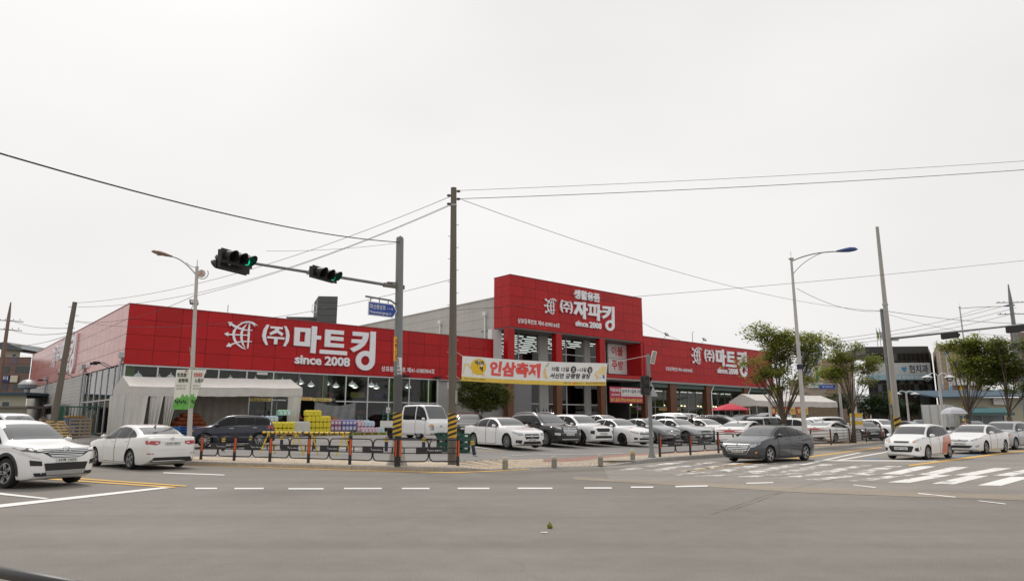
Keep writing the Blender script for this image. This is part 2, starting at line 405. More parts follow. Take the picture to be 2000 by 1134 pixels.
# pavers: near 280 are single pieces, the rest one mass
PAVM = [mat('paver_buff', (.56, .46, .345), .85, var=.2, scale=9), mat('paver_grey', (.46, .40, .325), .85, var=.2, scale=9), mat('paver_tan', (.60, .475, .35), .85, var=.2, scale=9), mat('paver_red', (.38, .22, .18), .85, var=.2, scale=9)]
KP = resample(offs(KL, .2), .105)
near = []; mass = MB()
random.seed(11)
for i in range(len(KP) - 1):
    p = KP[i]
    if not (-16.5 < p.x < 26) or p.y > 50: continue
    d = (KP[i + 1] - p).normalized(); n_ = Vector((-d.y, d.x))
    for r_ in range(12):
        off = (.105 if i % 2 else 0); c0 = p + n_ * (r_ * .21 + off); cc = c0 + n_ * .1
        if r_ * .21 + off > 2.5: continue
        u = 1000 + FPX * cc.x / (cc.y * _c - EYE * _s)
        ci = random.choice((0, 0, 1, 2)) if not (u > 1060 and r_ > 6) else 3
        if 1060 < u < 1330 and r_ <= 6: ci = random.choice((1, 0, 1))
        near.append((cc.length, cc, d, ci))
def paver_vs(cc, d, z):
    n_ = Vector((-d.y, d.x)); out = []
    for s_, zz in ((1, -.03), (1, 0.0), (.93, .006)):
        for a, b in ((-1, -1), (1, -1), (1, 1), (-1, 1)):
            q = cc + d * (a * .0485 * (s_ if s_ < 1 else 1)) + n_ * (b * .101 * (s_ if s_ < 1 else 1)); out.append((q.x, q.y, z + zz))
    return out
PF = [(0, 1, 5, 4), (1, 2, 6, 5), (2, 3, 7, 6), (3, 0, 4, 7), (4, 5, 9, 8), (5, 6, 10, 9), (6, 7, 11, 10), (7, 4, 8, 11), (8, 9, 10, 11)]
near.sort(key=lambda t: t[0])
pm = {}
for k, (L_, cc, d, ci) in enumerate(near):
    z = zlot(cc.x, cc.y) - .006 + random.uniform(-.003, .003)
    if k < 270:
        if ci not in pm:
            q = MB(); q.add(paver_vs(Vector((0, 0)), Vector((1, 0)), 0), PF); pm[ci] = q.mesh('paver'); pm[ci].materials.append(PAVM[ci])
        obj('paver', pm[ci], pav, (cc.x, cc.y, z), (0, 0, math.atan2(d.y, d.x)))
    else: mass.add(paver_vs(cc, d, z), PF, PAVM[ci])
o = mass.build('pavers', None, pav, fix=False); o['kind'] = 'stuff'
# stay markings in the lot
def lot_line(a, b, w, m=P_MID):
    a = Vector(a); b = Vector(b); d = (b - a).normalized(); n_ = Vector((-d.y, d.x)) * w / 2; k = 8; vs = []; fs = []
    for i in range(k + 1):
        p = a + (b - a) * i / k
        for s_ in (-1, 1): q = p + n_ * s_; vs.append((q.x, q.y, zlot(q.x, q.y) + .02))
        if i: fs.append((2 * i - 2, 2 * i, 2 * i + 1, 2 * i - 1))
    me = bpy.data.meshes.new('bay_line'); me.from_pydata(vs, [], fs); me.materials.append(m); me.update()
    if me.polygons[0].normal.z < 0: me.flip_normals()
    o = obj('bay_line', me); o['kind'] = 'structure'

# ------------------------------------------------------------------ supermarket building (local x along the front, y to the back)
C0 = Vector((-25.54, 45.0, 0)); BR = R(41.0)
GZ = .68                                        # floor level of the shop
bld = thing('supermarket_building', 'long low supermarket clad in red panels with a taller entrance block', 'building', C0, BR)
M_RED = mat('red_panel', (.445, .010, .013), .34, var=.10, scale=.7, spec=.25)
M_RED2 = mat('red_panel_sky_sheen', (.58, .175, .15), .20, var=.10, scale=.5, spec=.9)  # side wall panels: bright sky reflection painted into the paler base colour
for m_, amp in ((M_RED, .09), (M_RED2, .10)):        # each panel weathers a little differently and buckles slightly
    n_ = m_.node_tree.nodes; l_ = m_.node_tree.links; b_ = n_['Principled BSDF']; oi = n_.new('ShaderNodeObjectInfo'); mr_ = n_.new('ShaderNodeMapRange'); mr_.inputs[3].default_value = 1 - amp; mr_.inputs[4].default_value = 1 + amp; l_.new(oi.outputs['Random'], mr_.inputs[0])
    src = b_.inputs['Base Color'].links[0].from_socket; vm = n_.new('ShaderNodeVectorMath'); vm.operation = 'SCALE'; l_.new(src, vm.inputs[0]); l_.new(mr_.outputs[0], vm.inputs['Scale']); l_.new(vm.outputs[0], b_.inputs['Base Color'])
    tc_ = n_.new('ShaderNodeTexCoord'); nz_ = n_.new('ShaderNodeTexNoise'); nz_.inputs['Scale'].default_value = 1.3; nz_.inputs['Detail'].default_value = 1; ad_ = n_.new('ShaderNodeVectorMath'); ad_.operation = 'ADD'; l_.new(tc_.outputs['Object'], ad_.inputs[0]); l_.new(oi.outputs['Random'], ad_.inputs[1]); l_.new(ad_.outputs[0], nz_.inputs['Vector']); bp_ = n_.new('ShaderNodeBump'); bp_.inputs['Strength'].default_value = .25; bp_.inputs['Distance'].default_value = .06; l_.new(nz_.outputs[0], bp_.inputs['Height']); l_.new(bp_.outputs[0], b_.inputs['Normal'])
M_DARK = mat('joint_dark', (.03, .028, .028), .8, var=0)
M_GREYW = mat('grey_wall', (.44, .43, .41), .7, var=.08, scale=1.5, streak=1)
M_SID = mat('siding_grey', (.50, .49, .46), .55, var=.10, scale=1.2, streak=1)
M_MULL = mat('mullion_white', (.60, .61, .62), .4, var=.05)
M_FRAME = mat('frame_brown', (.17, .145, .12), .5, var=.1)
M_GREEN = mat('green_column', (.22, .36, .06), .6, var=.08)
M_WHITE = mat('white_paint', (.74, .74, .73), .5, var=.05)
M_LET = mat('letter_white', (.88, .88, .92), .35, var=.03)
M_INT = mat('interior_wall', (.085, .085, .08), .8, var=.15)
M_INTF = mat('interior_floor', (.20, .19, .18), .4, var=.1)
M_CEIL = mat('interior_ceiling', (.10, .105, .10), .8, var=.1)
M_GL = glass('shop_glass', (.55, .61, .59))
M_GLD = glass('shop_glass_dark', (.42, .46, .45))
M_LAMP = mat('lamp_lit', (1, .95, .82), var=0, emit=3.0)
M_TUBE = mat('tube_lit', (1, .98, .94), var=0, emit=1.5)
M_STEEL = mat('galvanised', (.42, .43, .43), .45, metal=.5, var=.15)
M_WOODC = mat('brown_column', (.14, .055, .025), .55, var=.2, scale=3)
M_TEAL = mat('soffit_teal', (.10, .15, .135), .6, var=.08)
def bp(name, x0, x1, y0, y1, z0, z1, m, par=None):
    if name == 'pane':                          # a single sheet of glass facing outwards
        q = MB()
        if abs(y1 - y0) < .03: q.add([(x0, y0, z0), (x1, y0, z0), (x1, y0, z1), (x0, y0, z1)], [(0, 1, 2, 3)])
        else: q.add([(x0, y1, z0), (x0, y0, z0), (x0, y0, z1), (x0, y1, z1)], [(0, 1, 2, 3)])
        return q.build('pane', m, par or bld, fix=False)
    return boxpart(name, x0, x1, y0, y1, z0, z1, m, par or bld)
_pm = {}
def panels(par, n, rows, x0, z0, w, h, fr, m, key, last=None, skip=None):
    for i in range(n):
        ww = w if (last is None or i < n - 1) else last
        k = (key, round(ww, 3))
        if k not in _pm:
            q = MB(); q.box(.012, ww - .012, -.03, 0, .012, h - .012); _pm[k] = q.mesh('panel'); _pm[k].materials.append(m)
        for j in range(rows):
            if skip and skip(i, j): continue
            loc, rz = fr(x0 + i * w, z0 + j * h); o = obj('panel', _pm[k], par, loc, (0, 0, rz))
# left wing
WL = 31.45
fas = bp('fascia', .02, WL, .01, .4, 5.3, 9.28, M_DARK)
panels(fas, 19, 4, 0, 5.3, 1.68, 1.0, lambda x, z: ((x, .005, z), 0), M_RED, 'f', last=WL - 18 * 1.68)
fas2 = bp('fascia', .01, .4, .42, 48, 5.3, 9.28, M_DARK)
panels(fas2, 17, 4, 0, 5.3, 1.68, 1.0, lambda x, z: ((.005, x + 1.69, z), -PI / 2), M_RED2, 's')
q = MB()
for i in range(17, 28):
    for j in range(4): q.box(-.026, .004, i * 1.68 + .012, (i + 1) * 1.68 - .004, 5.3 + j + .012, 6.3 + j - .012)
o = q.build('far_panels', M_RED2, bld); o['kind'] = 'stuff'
bp('roof', .05, 31.4, .42, 48, 9.0, 9.15, M_GREYW)
bp('coping', -.04, WL, -.06, .2, 9.30, 9.36, mat('coping', (.33, .06, .06), .5))
bp('coping', -.05, .2, .2, 48, 9.302, 9.362, MATS['coping'])
# front glazing, mullions each 2 m
bp('sill', 0.1, 25.1, .05, .3, GZ - .3, GZ + .08, M_GREYW)
zt = 3.12
for i in range(13):
    x = .06 + 2.0 * i
    brown = 11 <= x <= 15.5
    bp('mullion', x, x + (.09 if not brown else .11), .02, .16, GZ + .08, 5.28, M_FRAME if brown else M_MULL)
bp('mullion', 25.0, 25.16, .02, .2, GZ, 5.28, M_MULL)
bp('transom', .15, 11.2, .035, .15, zt, zt + .09, M_MULL); bp('transom', 15.27, 25.0, .035, .15, zt, zt + .09, M_MULL); bp('transom', 11.2, 15.2, .03, .17, 3.2, 3.36, M_FRAME)
bp('head_rail', 0.05, 25.1, .0, .2, 5.2, 5.295, M_MULL)
for i in range(13):
    x = .1 + 2.0 * i; x1 = min(x + 2.0, 25.05)
    if x1 - x < .3: continue
    bp('pane', x, x1, .09, .10, zt + .05, 5.24, M_GL)
    if not 10.5 < x < 13.5: bp('pane', x, x1, .092, .102, GZ + .08, zt + .04, M_GLD)
# brace rods behind the glass, green columns, interior
q = MB()
for x in (11.4, 13.2, 15.3): q.bar((x - .1, .35, 5.1), (x + 1.7, .35, 3.3), .05)
q.bar((13.1, .36, 5.1), (14.9, .38, 3.3), .05); q.build('brace', M_FRAME, bld)
for x in (.25, 10.1, 14.2, 20.4, 24.2): bp('column', x, x + .55, .5, .95, GZ, 5.28, M_GREEN)
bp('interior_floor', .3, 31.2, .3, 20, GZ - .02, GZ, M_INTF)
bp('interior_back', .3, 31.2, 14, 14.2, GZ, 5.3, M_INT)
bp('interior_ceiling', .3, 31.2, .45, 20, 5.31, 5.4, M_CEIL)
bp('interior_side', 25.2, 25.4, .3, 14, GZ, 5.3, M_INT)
random.seed(5)
for i in range(12):
    x = 1.2 + i * 2.0 + random.uniform(-.3, .3)
    for y in (1.6, 4.5):
        o = MB().lathe([(.02, .45), (.03, .30), (.13, .26), (.30, .06), (.33, 0)], 12).build('pendant_lamp', mat('lamp_shade', (.75, .78, .80), .35, var=.1, emit=.45), bld, (x, y, 4.55), smooth=True)
        MB().lathe([(.05, -.08), (.20, -.03), (.25, .02), (.05, .06)], 10).build('bulb', M_LAMP, o, (0, 0, .0))
for i, (x, w, m) in enumerate(((3, 1.6, 0), (6.2, 1.4, 1), (9, 1.5, 3), (16.5, 1.6, 0), (19.3, 1.4, 2), (22.3, 1.5, 1))): bp('aisle_sign', x, x + w, 5.2 + (i % 2), 5.25 + (i % 2), 3.7, 4.15, mat('aisle_%d' % m, ((.45, .06, .06), (.06, .12, .38), (.48, .40, .08), (.10, .30, .10))[m], .6, var=.1))
for y in (3.2, 6.4, 9.6): bp('roof_beam', .4, 25, y, y + .12, 4.95, 5.25, M_FRAME)
# shelves and goods inside so the hall is not empty
SH = [mat('goods_%d' % i, c, .6, var=.25, scale=7) for i, c in enumerate(((.45, .08, .08), (.10, .16, .34), (.45, .36, .12), (.16, .28, .14), (.42, .40, .38), (.30, .12, .30)))]
for i in range(11):
    x = 1.0 + i * 2.1
    if 10.8 < x < 14.5: continue
    s_ = bp('shelf', x, x + 1.7, 2.4, 2.9, GZ, GZ + 1.9, M_INT)
    for z in (.15, .6, 1.05, 1.5):
        xx = x + .03
        while xx < x + 1.5:
            w = random.uniform(.15, .4); bp('goods', xx, xx + w - .02, 2.25, 2.42, GZ + z, GZ + z + random.uniform(.2, .38), random.choice(SH), s_); xx += w
bp('white_notice', 8.85, 9.65, .06, .075, 5.0, 5.18, M_WHITE); bp('poster', 19.9, 20.3, .06, .075, 2.3, 2.75, M_WHITE)
# entrance: open doorway, yellow strip signs, plastic sheet curtain
MSY = mat('strip_sign_yellow', (.72, .56, .18), .6); MSR = mat('print_red', (.55, .04, .05), .6, var=0); MBK = mat('print_black', (.02, .02, .022), .6, var=0)
sg = bp('strip_sign', 11.3, 13.3, -.02, .01, 3.18, 3.42, MSY); text('lettering', '신선한 과일 야채 정육', MSR, sg, (11.45, -.024, 3.22), FRONT, w=1.6, h=.15, bold=.01)
sg = bp('strip_sign', 13.35, 14.9, -.02, .01, 3.14, 3.38, MSY); text('lettering', '연중무휴 24시', MBK, sg, (13.5, -.024, 3.18), FRONT, w=1.2, h=.14, bold=.01)
sg = bp('strip_sign', 8.3, 10.0, -.02, .01, 3.05, 3.27, MSY); text('lettering', '마트킹 할인마트', MBK, sg, (8.5, -.024, 3.09), FRONT, w=1.3, h=.13, bold=.01)
# grey cladding of the side wall, piece by piece
sd_ = bp('side_wall', .1, .35, 13.2, 48, -.1, 5.3, M_DARK)
for k in range(19): MB().box(0, .1, 13.25, 48, 5.28 - (k + 1) * .28 + .012, 5.28 - k * .28).build('siding_board', M_SID, sd_, (.0 + .003 * (k % 2), 0, 0))
for i in range(7):
    y = .45 + i * 2.1; bp('mullion', .0, .12, y - .05, y + .05, GZ, 5.28, M_MULL)
    if i < 6: bp('pane', .05, .06, y + .05, y + 2.05, 3.1, 5.26, M_GL); bp('pane', .052, .062, y + .05, y + 2.05, GZ, 3.02, M_GLD)
bp('transom', .01, .11, .5, 13.1, 3.02, 3.1, M_MULL)
for y in (.25, 13.2, 33):
    q = MB(); q.tube([(-.16, y, 0), (-.16, y, 5.0), (-.16, y, 5.4), (-.02, y, 5.75)], .08, 8); q.box(-.3, .03, y - .25, y + .25, 5.72, 6.05); q.build('downpipe', M_STEEL, bld, smooth=True, angle=40)
for y in (3.2, 4.2, 18, 30, 38):
    q = MB(); q.tube([(0, y, 5.25), (-.6, y, 5.55), (-.9, y, 5.5)], .025, 6); q.box(-1.2, -.8, y - .15, y + .15, 5.45, 5.6); q.build('flood_lamp', M_DARK, bld)
# plain wall with window between wing and entrance
bp('wall', 25.2, 34, .25, .5, -.1, 5.28, M_GREYW); bp('soffit', 25.2, 31.4, .0, .5, 5.2, 5.296, M_GREYW)
# flood lamps above the fascia
def flood(x, y, z, face=-1):
    q = MB(); q.tube([(x, y, z), (x, y - .35, z + .3)], .02, 6); M_ = Matrix.Translation((x, y - .45, z + .42)) @ Matrix.Rotation(R(-35), 4, 'X')
    q.box(-.28, .28, -.06, .06, -.2, .2, None, M_); o = q.build('flood_lamp', mat('lamp_body', (.10, .09, .085), .5), bld)
    MB().box(-.24, .24, -.075, -.061, -.16, .16, None, M_).build('lamp_glass', mat('lamp_lens', (.50, .47, .43), .2), o)
for x in (3.85, 26.3, 56.2, 64.0): flood(x, -.1 if x < 50 else -1.7, 9.36 if x < 50 else 11.25)
for x in (21.3, 24.6): 
    q = MB(); q.box(x, x + .5, -.5, -.1, 5.35, 5.5); q.build('flood_lamp', M_DARK, bld)
q = MB(); q.tube([(6.7, 1, 9.1), (6.7, 1, 10.1)], .03, 6); q.build('vent_pipe', M_STEEL, bld)
# entrance block
TX0, TX1, TY, TZ0, TZ1 = 32.2, 52.45, -1.6, 10.5, 15.6
tw = bp('entrance_block', TX0 + .03, TX1 - .03, TY + .03, .85, TZ0 + .02, TZ1 - .03, M_DARK)
panels(tw, 12, 5, TX0, TZ0, 1.6875, 1.02, lambda x, z: ((x, TY + .005 + .025, z), 0), M_RED, 't')
panels(tw, 2, 5, 0, TZ0, 1.22, 1.02, lambda x, z: ((TX0 + .03, TY + x + 1.225, z), -PI / 2), M_RED, 'ts')
bp('coping', TX0 - .03, TX1 + .03, TY - .05, .9, TZ1, TZ1 + .05, MATS['coping'])
bp('end_wall', TX1 - .02, TX1 + .01, TY + .03, .85, TZ0, TZ1, M_RED)
hall = bp('hall_wall', TX0 + .2, TX0 + .35, .86, 34, 8.8, 13.6, M_DARK)
for k in range(5): MB().box(TX0 + .10, TX0 + .2, .9, 34, 8.9 + k * .94, 8.9 + (k + 1) * .94 - .02).build('wall_sheet', mat('hall_sheet', (.47, .455, .42), .6, var=.1, scale=.8, streak=1), hall)
bp('hall_coping', TX0 + .02, TX0 + .5, .87, 34, 13.6, 13.72, M_GREYW)
bp("hall_roof", TX0 + .5, 52.3, 1, 34, 13.0, 13.2, M_GREYW)
for y in (2.2, 10): 
    q = MB(); q.tube([(TX0 - .05, y, 9.0), (TX0 - .05, y, 12.0)], .08, 8); q.box(TX0 - .2, TX0 + .1, y - .2, y + .2, 12, 12.35); q.build('downpipe', M_WHITE, bld)
bp('soffit', TX0 + .1, TX1 - .1, TY + .1, 3.0, TZ0 - .12, TZ0 + .019, mat('soffit_grey', (.22, .22, .21), .7))
# entrance columns: red boxes above, brown wood below
for x in (31.95, 38.4, 45.0):
    bp('column', x, x + .85, TY + .02, TY + .65, 5.9, TZ0 - .121, M_RED); bp('column_foot', x + .05, x + .8, TY + .06, TY + .6, 0.2, 5.9, M_WOODC)
gy = 1.0
bp('wall_post', 31.5, 32.75, .3, .9, .2, TZ0 - .12, M_WHITE)
bp('wall_post', 38.35, 39.6, gy - .15, gy + .3, .2, TZ0 - .12, M_GREYW); bp('wall_post', 45.2, 46.1, gy - .15, gy + .3, .2, TZ0 - .12, M_GREYW)
for a, b in ((32.75, 38.35), (39.6, 45.2), (46.1, 48.75)):
    n = 2 if b - a > 4 else 1
    for i in range(n + 1): x = a + (b - a) * i / n; bp('mullion', x - .05, x + .05, gy - .06, gy + .06, .5, TZ0 - .12, M_MULL)
    for z in (3.3, 6.4, 8.6): bp('transom', a, b, gy - .05, gy + .05, z, z + .1, M_MULL)
    for i in range(n):
        x0_ = a + (b - a) * i / n; x1_ = a + (b - a) * (i + 1) / n
        for z0_, z1_ in ((.5, 3.3), (3.4, 6.4), (6.5, 8.6), (8.7, TZ0 - .14)): bp('pane', x0_ + .05, x1_ - .05, gy - .01, gy + .005, z0_, z1_, M_GL)
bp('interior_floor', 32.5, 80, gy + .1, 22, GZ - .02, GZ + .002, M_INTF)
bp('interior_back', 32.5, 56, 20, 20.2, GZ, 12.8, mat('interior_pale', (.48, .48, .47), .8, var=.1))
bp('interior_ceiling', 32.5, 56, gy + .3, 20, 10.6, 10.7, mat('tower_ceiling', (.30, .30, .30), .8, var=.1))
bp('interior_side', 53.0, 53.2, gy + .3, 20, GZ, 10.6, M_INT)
for iy in range(12):
    for ix in range(7):
        x = 33.2 + ix * 2.35 + (iy % 2) * .6; y = 2.2 + iy * 1.45
        bp('tube_light', x, x + 1.8, y, y + .10, 10.28, 10.34, M_TUBE)
bp('floor_slab', 32.5, 53, gy + .25, 20, 6.2, 6.4, M_INT)
random.seed(9)
for i in range(14):
    x = 33 + i * 1.15; s_ = bp('rack', x, x + .9, 2.2, 2.6, 6.4, 7.7, mat('rack_brown', (.20, .16, .13), .7))
    for k in range(4): bp('goods', x + .03 + k * .21, x + .22 + k * .21, 2.05, 2.2, 6.5 + .3 * (k % 2), 7.3 + .2 * random.random(), random.choice(SH), s_)
# sign boards in the entrance and red return wall
wb = bp('sign_board', 48.8, 52.0, .55, .75, 6.9, 10.3, M_WHITE)
text('lettering', '이불', MSR, wb, (49.35, .545, 8.95), FRONT, w=2.0, h=1.1, bold=.03); text('lettering', '주방', MSR, wb, (49.35, .545, 7.35), FRONT, w=2.0, h=1.15, bold=.03)
bp('board_rail', 48.8, 52.0, .53, .76, 8.62, 8.7, M_GREYW)
bp('return_wall', 52.02, 52.42, TY + .04, .8, 6.2, TZ0 - .01, M_RED); bp('lintel', 46.0, 52.0, TY + .04, -.6, 6.22, 6.6, M_RED)
bp('lintel_soffit', 46.0, 52.0, TY + .1, .7, 6.05, 6.215, M_GREYW)
# shutter beside the entrance, blue-white ladders on show
sh = bp('roller_shutter', 33.0, 36.0, -.45, -.3, .3, 6.0, M_DARK)
for k in range(28): MB().box(33.02, 35.98, -.5, -.45, .35 + k * .2, .35 + k * .2 + .185).build('shutter_slat', mat('shutter_grey', (.20, .20, .205), .5, var=.06), sh)
bp('shutter_lintel', 32.8, 52, -.55, .9, 6.0, 6.2, M_GREYW)
# right wing: red box on brown columns over a recessed glass front
RX1 = 81.4; RZ0, RZ1 = 6.2, 11.2
rw = bp('right_fascia', 52.48, RX1 - .03, TY + .03, 1.2, RZ0 + .02, RZ1 - .03, M_DARK)
panels(rw, 17, 5, 52.47, RZ0, 1.70, 1.0, lambda x, z: ((x, TY + .03, z), 0), M_RED, 'r')
bp('coping', 52.45, RX1 + .03, TY - .05, .2, RZ1, RZ1 + .05, MATS['coping'])
bp('end_wall', RX1, RX1 + .02, TY + .03, 30, .2, RZ1, M_GREYW)
bp('roof', 52.5, RX1, 1.2, 30, 10.9, 11.0, M_GREYW)
bp('gutter', 52.4, RX1, TY + .02, -1.2, 5.98, RZ0 + .015, mat('gutter_grey', (.30, .31, .30), .5)); bp('soffit', 52.4, RX1, -1.2, 2.0, 5.5, 6.17, M_TEAL)
for x in (52.6, 57.4, 64.9, 73.8, 80.4): bp('column', x, x + 1.25, TY + .15, TY + .75, .2, 5.98, M_WOODC)
for i, x in enumerate((65.6, 74.4)):
    q = MB(); q.tube([(x + .9, TY + .1, 5.95), (x + .2, TY + .05, 5.2), (x + .2, TY + .02, .4)], .07, 8); q.build('downpipe', M_WHITE, bld, smooth=True, angle=50)
ry = 1.6
for i in range(17):
    x = 53.2 + i * 1.72; bp('mullion', x - .04, x + .04, ry - .05, ry + .05, GZ, 5.5, M_MULL if i % 4 else M_GREYW)
    if i < 16: bp('pane', x + .04, x + 1.68, ry - .005, ry + .005, 3.35, 5.48, M_GL); bp('pane', x + .04, x + 1.68, ry - .004, ry + .006, GZ, 3.25, M_GLD)
bp('transom', 53.2, 80.8, ry - .045, ry + .045, 3.25, 3.35, M_GREYW)
bp('interior_back', 53.3, 80.8, 9, 9.2, GZ, 5.5, mat('interior_lime', (.34, .38, .16), .7, var=.15, scale=1.0)); bp('interior_ceiling', 53.3, 80.8, ry + .1, 9, 5.5, 5.6, M_WHITE)
M_WARM = mat('lamp_warm', (1, .78, .42), var=0, emit=4.0)
for i in range(14):
    MB().lathe([(.05, .12), (.14, 0), (.12, -.03)], 10).build('warm_lamp', M_WARM, bld, (54.4 + i * 1.85, 2.8 + (i % 2) * .8, 3.55))
for i in range(8): bp('tube_light', 54.5 + i * 3.2, 57.0 + i * 3.2, 4.0, 4.15, 5.4, 5.44, M_TUBE)
for i in range(10):
    x = 54 + i * 2.6; s_ = bp('shelf', x, x + 2.0, 4.2, 4.7, GZ, GZ + 1.8, M_INT)
    for k in range(7): bp('goods', x + .05 + k * .27, x + .28 + k * .27, 4.05, 4.2, GZ + .9, GZ + 1.25 + .3 * random.random(), random.choice(SH), s_)
ys = bp('strip_sign', 59.0, 63.2, ry - .1, ry - .07, 2.9, 3.2, MSY); text('lettering', '무료배달 5만원 이상', MSR, ys, (59.3, ry - .105, 2.96), FRONT, w=3.5, h=.18, bold=.01)
ys = bp('strip_sign', 54.6, 57.8, ry - .1, ry - .07, 2.9, 3.2, mat('strip_pink', (.42, .10, .24), .6)); text('lettering', '정육코너 오픈', M_WHITE, ys, (54.9, ry - .105, 2.96), FRONT, w=2.5, h=.18, bold=.01)

# ------------------------------------------------------------------ store signs: raised letters
SGX, SGY = 11.05, 7.0
def t3(L): return [(500 + x / 7.0857, 600 + y / 7.0857) for x, y in L]
def t2(L): return [(240 + x / 7.0857, 580 + y / 7.0857) for x, y in L]
def t5(L): return [(950 + x / 6.25, 520 + y / 6.25) for x, y in L]
_e1 = Vector((math.cos(BR), math.sin(BR), 0)); _e2 = Vector((-math.sin(BR), math.cos(BR), 0))
def wall_pt(u, v, q=0):                        # measured outline -> metres on the front wall
    r_ = ray(u, v); o_ = Vector((0, 0, EYE)); k = ((C0 + _e2 * q) - o_).dot(_e2) / r_.dot(_e2); p = o_ + r_ * k
    return ((p - C0).dot(_e1), p.z)
arc = lambda cx, cy, rx, ry_, a0, a1, n: [(cx + rx * math.cos(R(a0 + (a1 - a0) * i / n)), cy + ry_ * math.sin(R(a0 + (a1 - a0) * i / n))) for i in range(n + 1)]
KING1 = [(1330, 335), (1550, 353), (1546, 405), (1528, 465), (1492, 525), (1430, 577), (1337, 620), (1290, 572), (1372, 535), (1420, 498), (1310, 490), (1313, 440), (1455, 447), (1470, 403), (1326, 392)]
KING2 = [(1575, 335), (1648, 340), (1634, 737)] + arc(1501, 737, 132, 136, 6, 296, 22) + [(1563, 600)]
KING2H = arc(1501, 737, 60, 66, 0, 345, 16)
JU1 = [(190, 262), (360, 275), (360, 305), (305, 302), (305, 320), (368, 365), (347, 398), (285, 352), (190, 385), (175, 355), (250, 315), (255, 296), (190, 292)]
JU2 = [(147, 400), (383, 418), (382, 447), (288, 440), (283, 513), (238, 510), (243, 436), (145, 428)]
PAR1 = [(140, 240), (175, 242), (142, 320), (126, 395), (135, 460), (156, 523), (125, 520), (90, 460), (78, 390), (95, 310)]
PAR2 = [(380, 258), (412, 266), (442, 325), (455, 395), (442, 470), (400, 540), (365, 537), (395, 475), (408, 400), (400, 325)]
GLOBE = [[(1865, 400), (1800, 348), (1720, 332), (1640, 350), (1570, 400), (1520, 460), (1503, 520), (1525, 600), (1570, 660), (1640, 710), (1705, 728), (1650, 695), (1590, 645), (1555, 590), (1537, 520), (1555, 460), (1600, 400), (1660, 365), (1720, 354), (1780, 368), (1825, 415), (1812, 380)],
         [(1720, 362), (1650, 420), (1620, 490), (1617, 560), (1635, 640), (1690, 718), (1668, 660), (1650, 580), (1650, 500), (1675, 430)],
         [(1738, 370), (1752, 372), (1748, 540), (1728, 710), (1712, 708), (1718, 600), (1722, 450)]]
ARROW = [[(1784, 455), (1784, 466), (1680, 464), (1600, 448), (1520, 412), (1496, 390), (1472, 403), (1445, 343), (1507, 347), (1503, 366), (1560, 398), (1640, 432), (1700, 450)],
         [(1392, 508), (1452, 482), (1448, 508), (1745, 522), (1745, 537), (1448, 528), (1448, 545)],
         [(1775, 610), (1775, 622), (1640, 622), (1560, 640), (1490, 668), (1485, 690), (1420, 685), (1460, 630), (1475, 652), (1560, 620), (1650, 606)]]
def W3(L): return [wall_pt(*p) for p in t3(L)]
def W2(L): return [wall_pt(*p) for p in t2(L)]
LET = [('letter', [W3([(525, 277), (748, 292), (735, 545), (513, 527)]), W3([(600, 338), (590, 473), (665, 480), (675, 343)])]),
       ('letter', [W3([(765, 262), (838, 268), (829, 390), (892, 397), (888, 447), (826, 446), (812, 637), (742, 630)])]),
       ('letter', [W3([(950, 307), (1207, 327), (1203, 382), (1022, 368), (1020, 400), (1200, 415), (1197, 468), (1016, 455), (1014, 493), (1207, 508), (1203, 560), (937, 545)])]),
       ('letter', [W3([(873, 585), (1250, 610), (1246, 665), (868, 638)])]), ('letter', [W3(KING1)]), ('letter', [W3(KING2), W3(KING2H)]),
       ('letter', [W3(JU1)]), ('letter', [W3(JU2)]), ('letter', [W3(PAR1)]), ('letter', [W3(PAR2)])]
LGLOBE = [W2(L) for L in GLOBE]; LARROW = [W2(L) for L in ARROW]
M_LETS = mat('letter_side', (.42, .42, .45), .5, var=.03)
_sig = {}
def sign_meshes():
    out = []
    for i, (nm, loops) in enumerate(LET):
        q = MB(); q.prism([[(x - SGX, z - SGY) for x, z in L] for L in loops], 0, -.14, XZ); me = q.mesh('letter'); me.materials.append(M_LET); out.append(('letter', me))
    q = MB()
    for k, L in enumerate(LGLOBE): q.prism([(x - SGX, z - SGY) for x, z in L], 0, -.10 - .004 * k, XZ)
    me = q.mesh('globe'); me.materials.append(M_LET); out.append(('globe_emblem', me))
    for k, L in enumerate(LARROW):
        q = MB(); q.prism([(x - SGX, z - SGY) for x, z in L], -.02, -.125 - .004 * k, XZ); me = q.mesh('arrow'); me.materials.append(M_LET); out.append(('arrow', me))
    me = text_mesh('since 2008', 4.65, .74, .08, .028, 'since', sp=.97); me.materials.append(M_LET); out.append(('since', me))
    me = text_mesh('상표등록번호 제41-0385904호', 5.4, .45, .01, .012, 'note'); me.materials.append(M_LET); out.append(('note', me))
    return out
SIGM = sign_meshes()
s0 = wall_pt(*t3([(525, 762)])[0]); n0 = wall_pt(744, 730)
def place_sign(label, x, y, z, rz=0, sc=1.0, notex=None):
    t = thing('store_sign', label, 'sign', C0 + _e1 * x + _e2 * y + Vector((0, 0, z)), BR + rz, 'raised white shop signs')
    for nm, me in SIGM:
        if nm == 'since': o = obj('lettering', me, t, ((s0[0] - SGX) * sc, -.07 * sc, (s0[1] - SGY - .1) * sc), FRONT)
        elif nm == 'note': o = obj('lettering', me, t, (notex if notex else (n0[0] - SGX), -.02, -1.28), FRONT); 
        else: o = obj(nm, me, t)
        if nm != 'note': o.scale = (sc, sc, sc)
    return t
place_sign('large white raised store lettering with globe on the near wing front', SGX, -.035, SGY)
place_sign('white raised store lettering seen edge-on along the pale pink side wall', -.035, 31.0 - 5, SGY, -PI / 2, 1.05, 9.5)
place_sign('white raised store lettering with globe on the far wing beside the trees', 66.6, TY - .035, 8.75, 0, 1.04, -10.2)
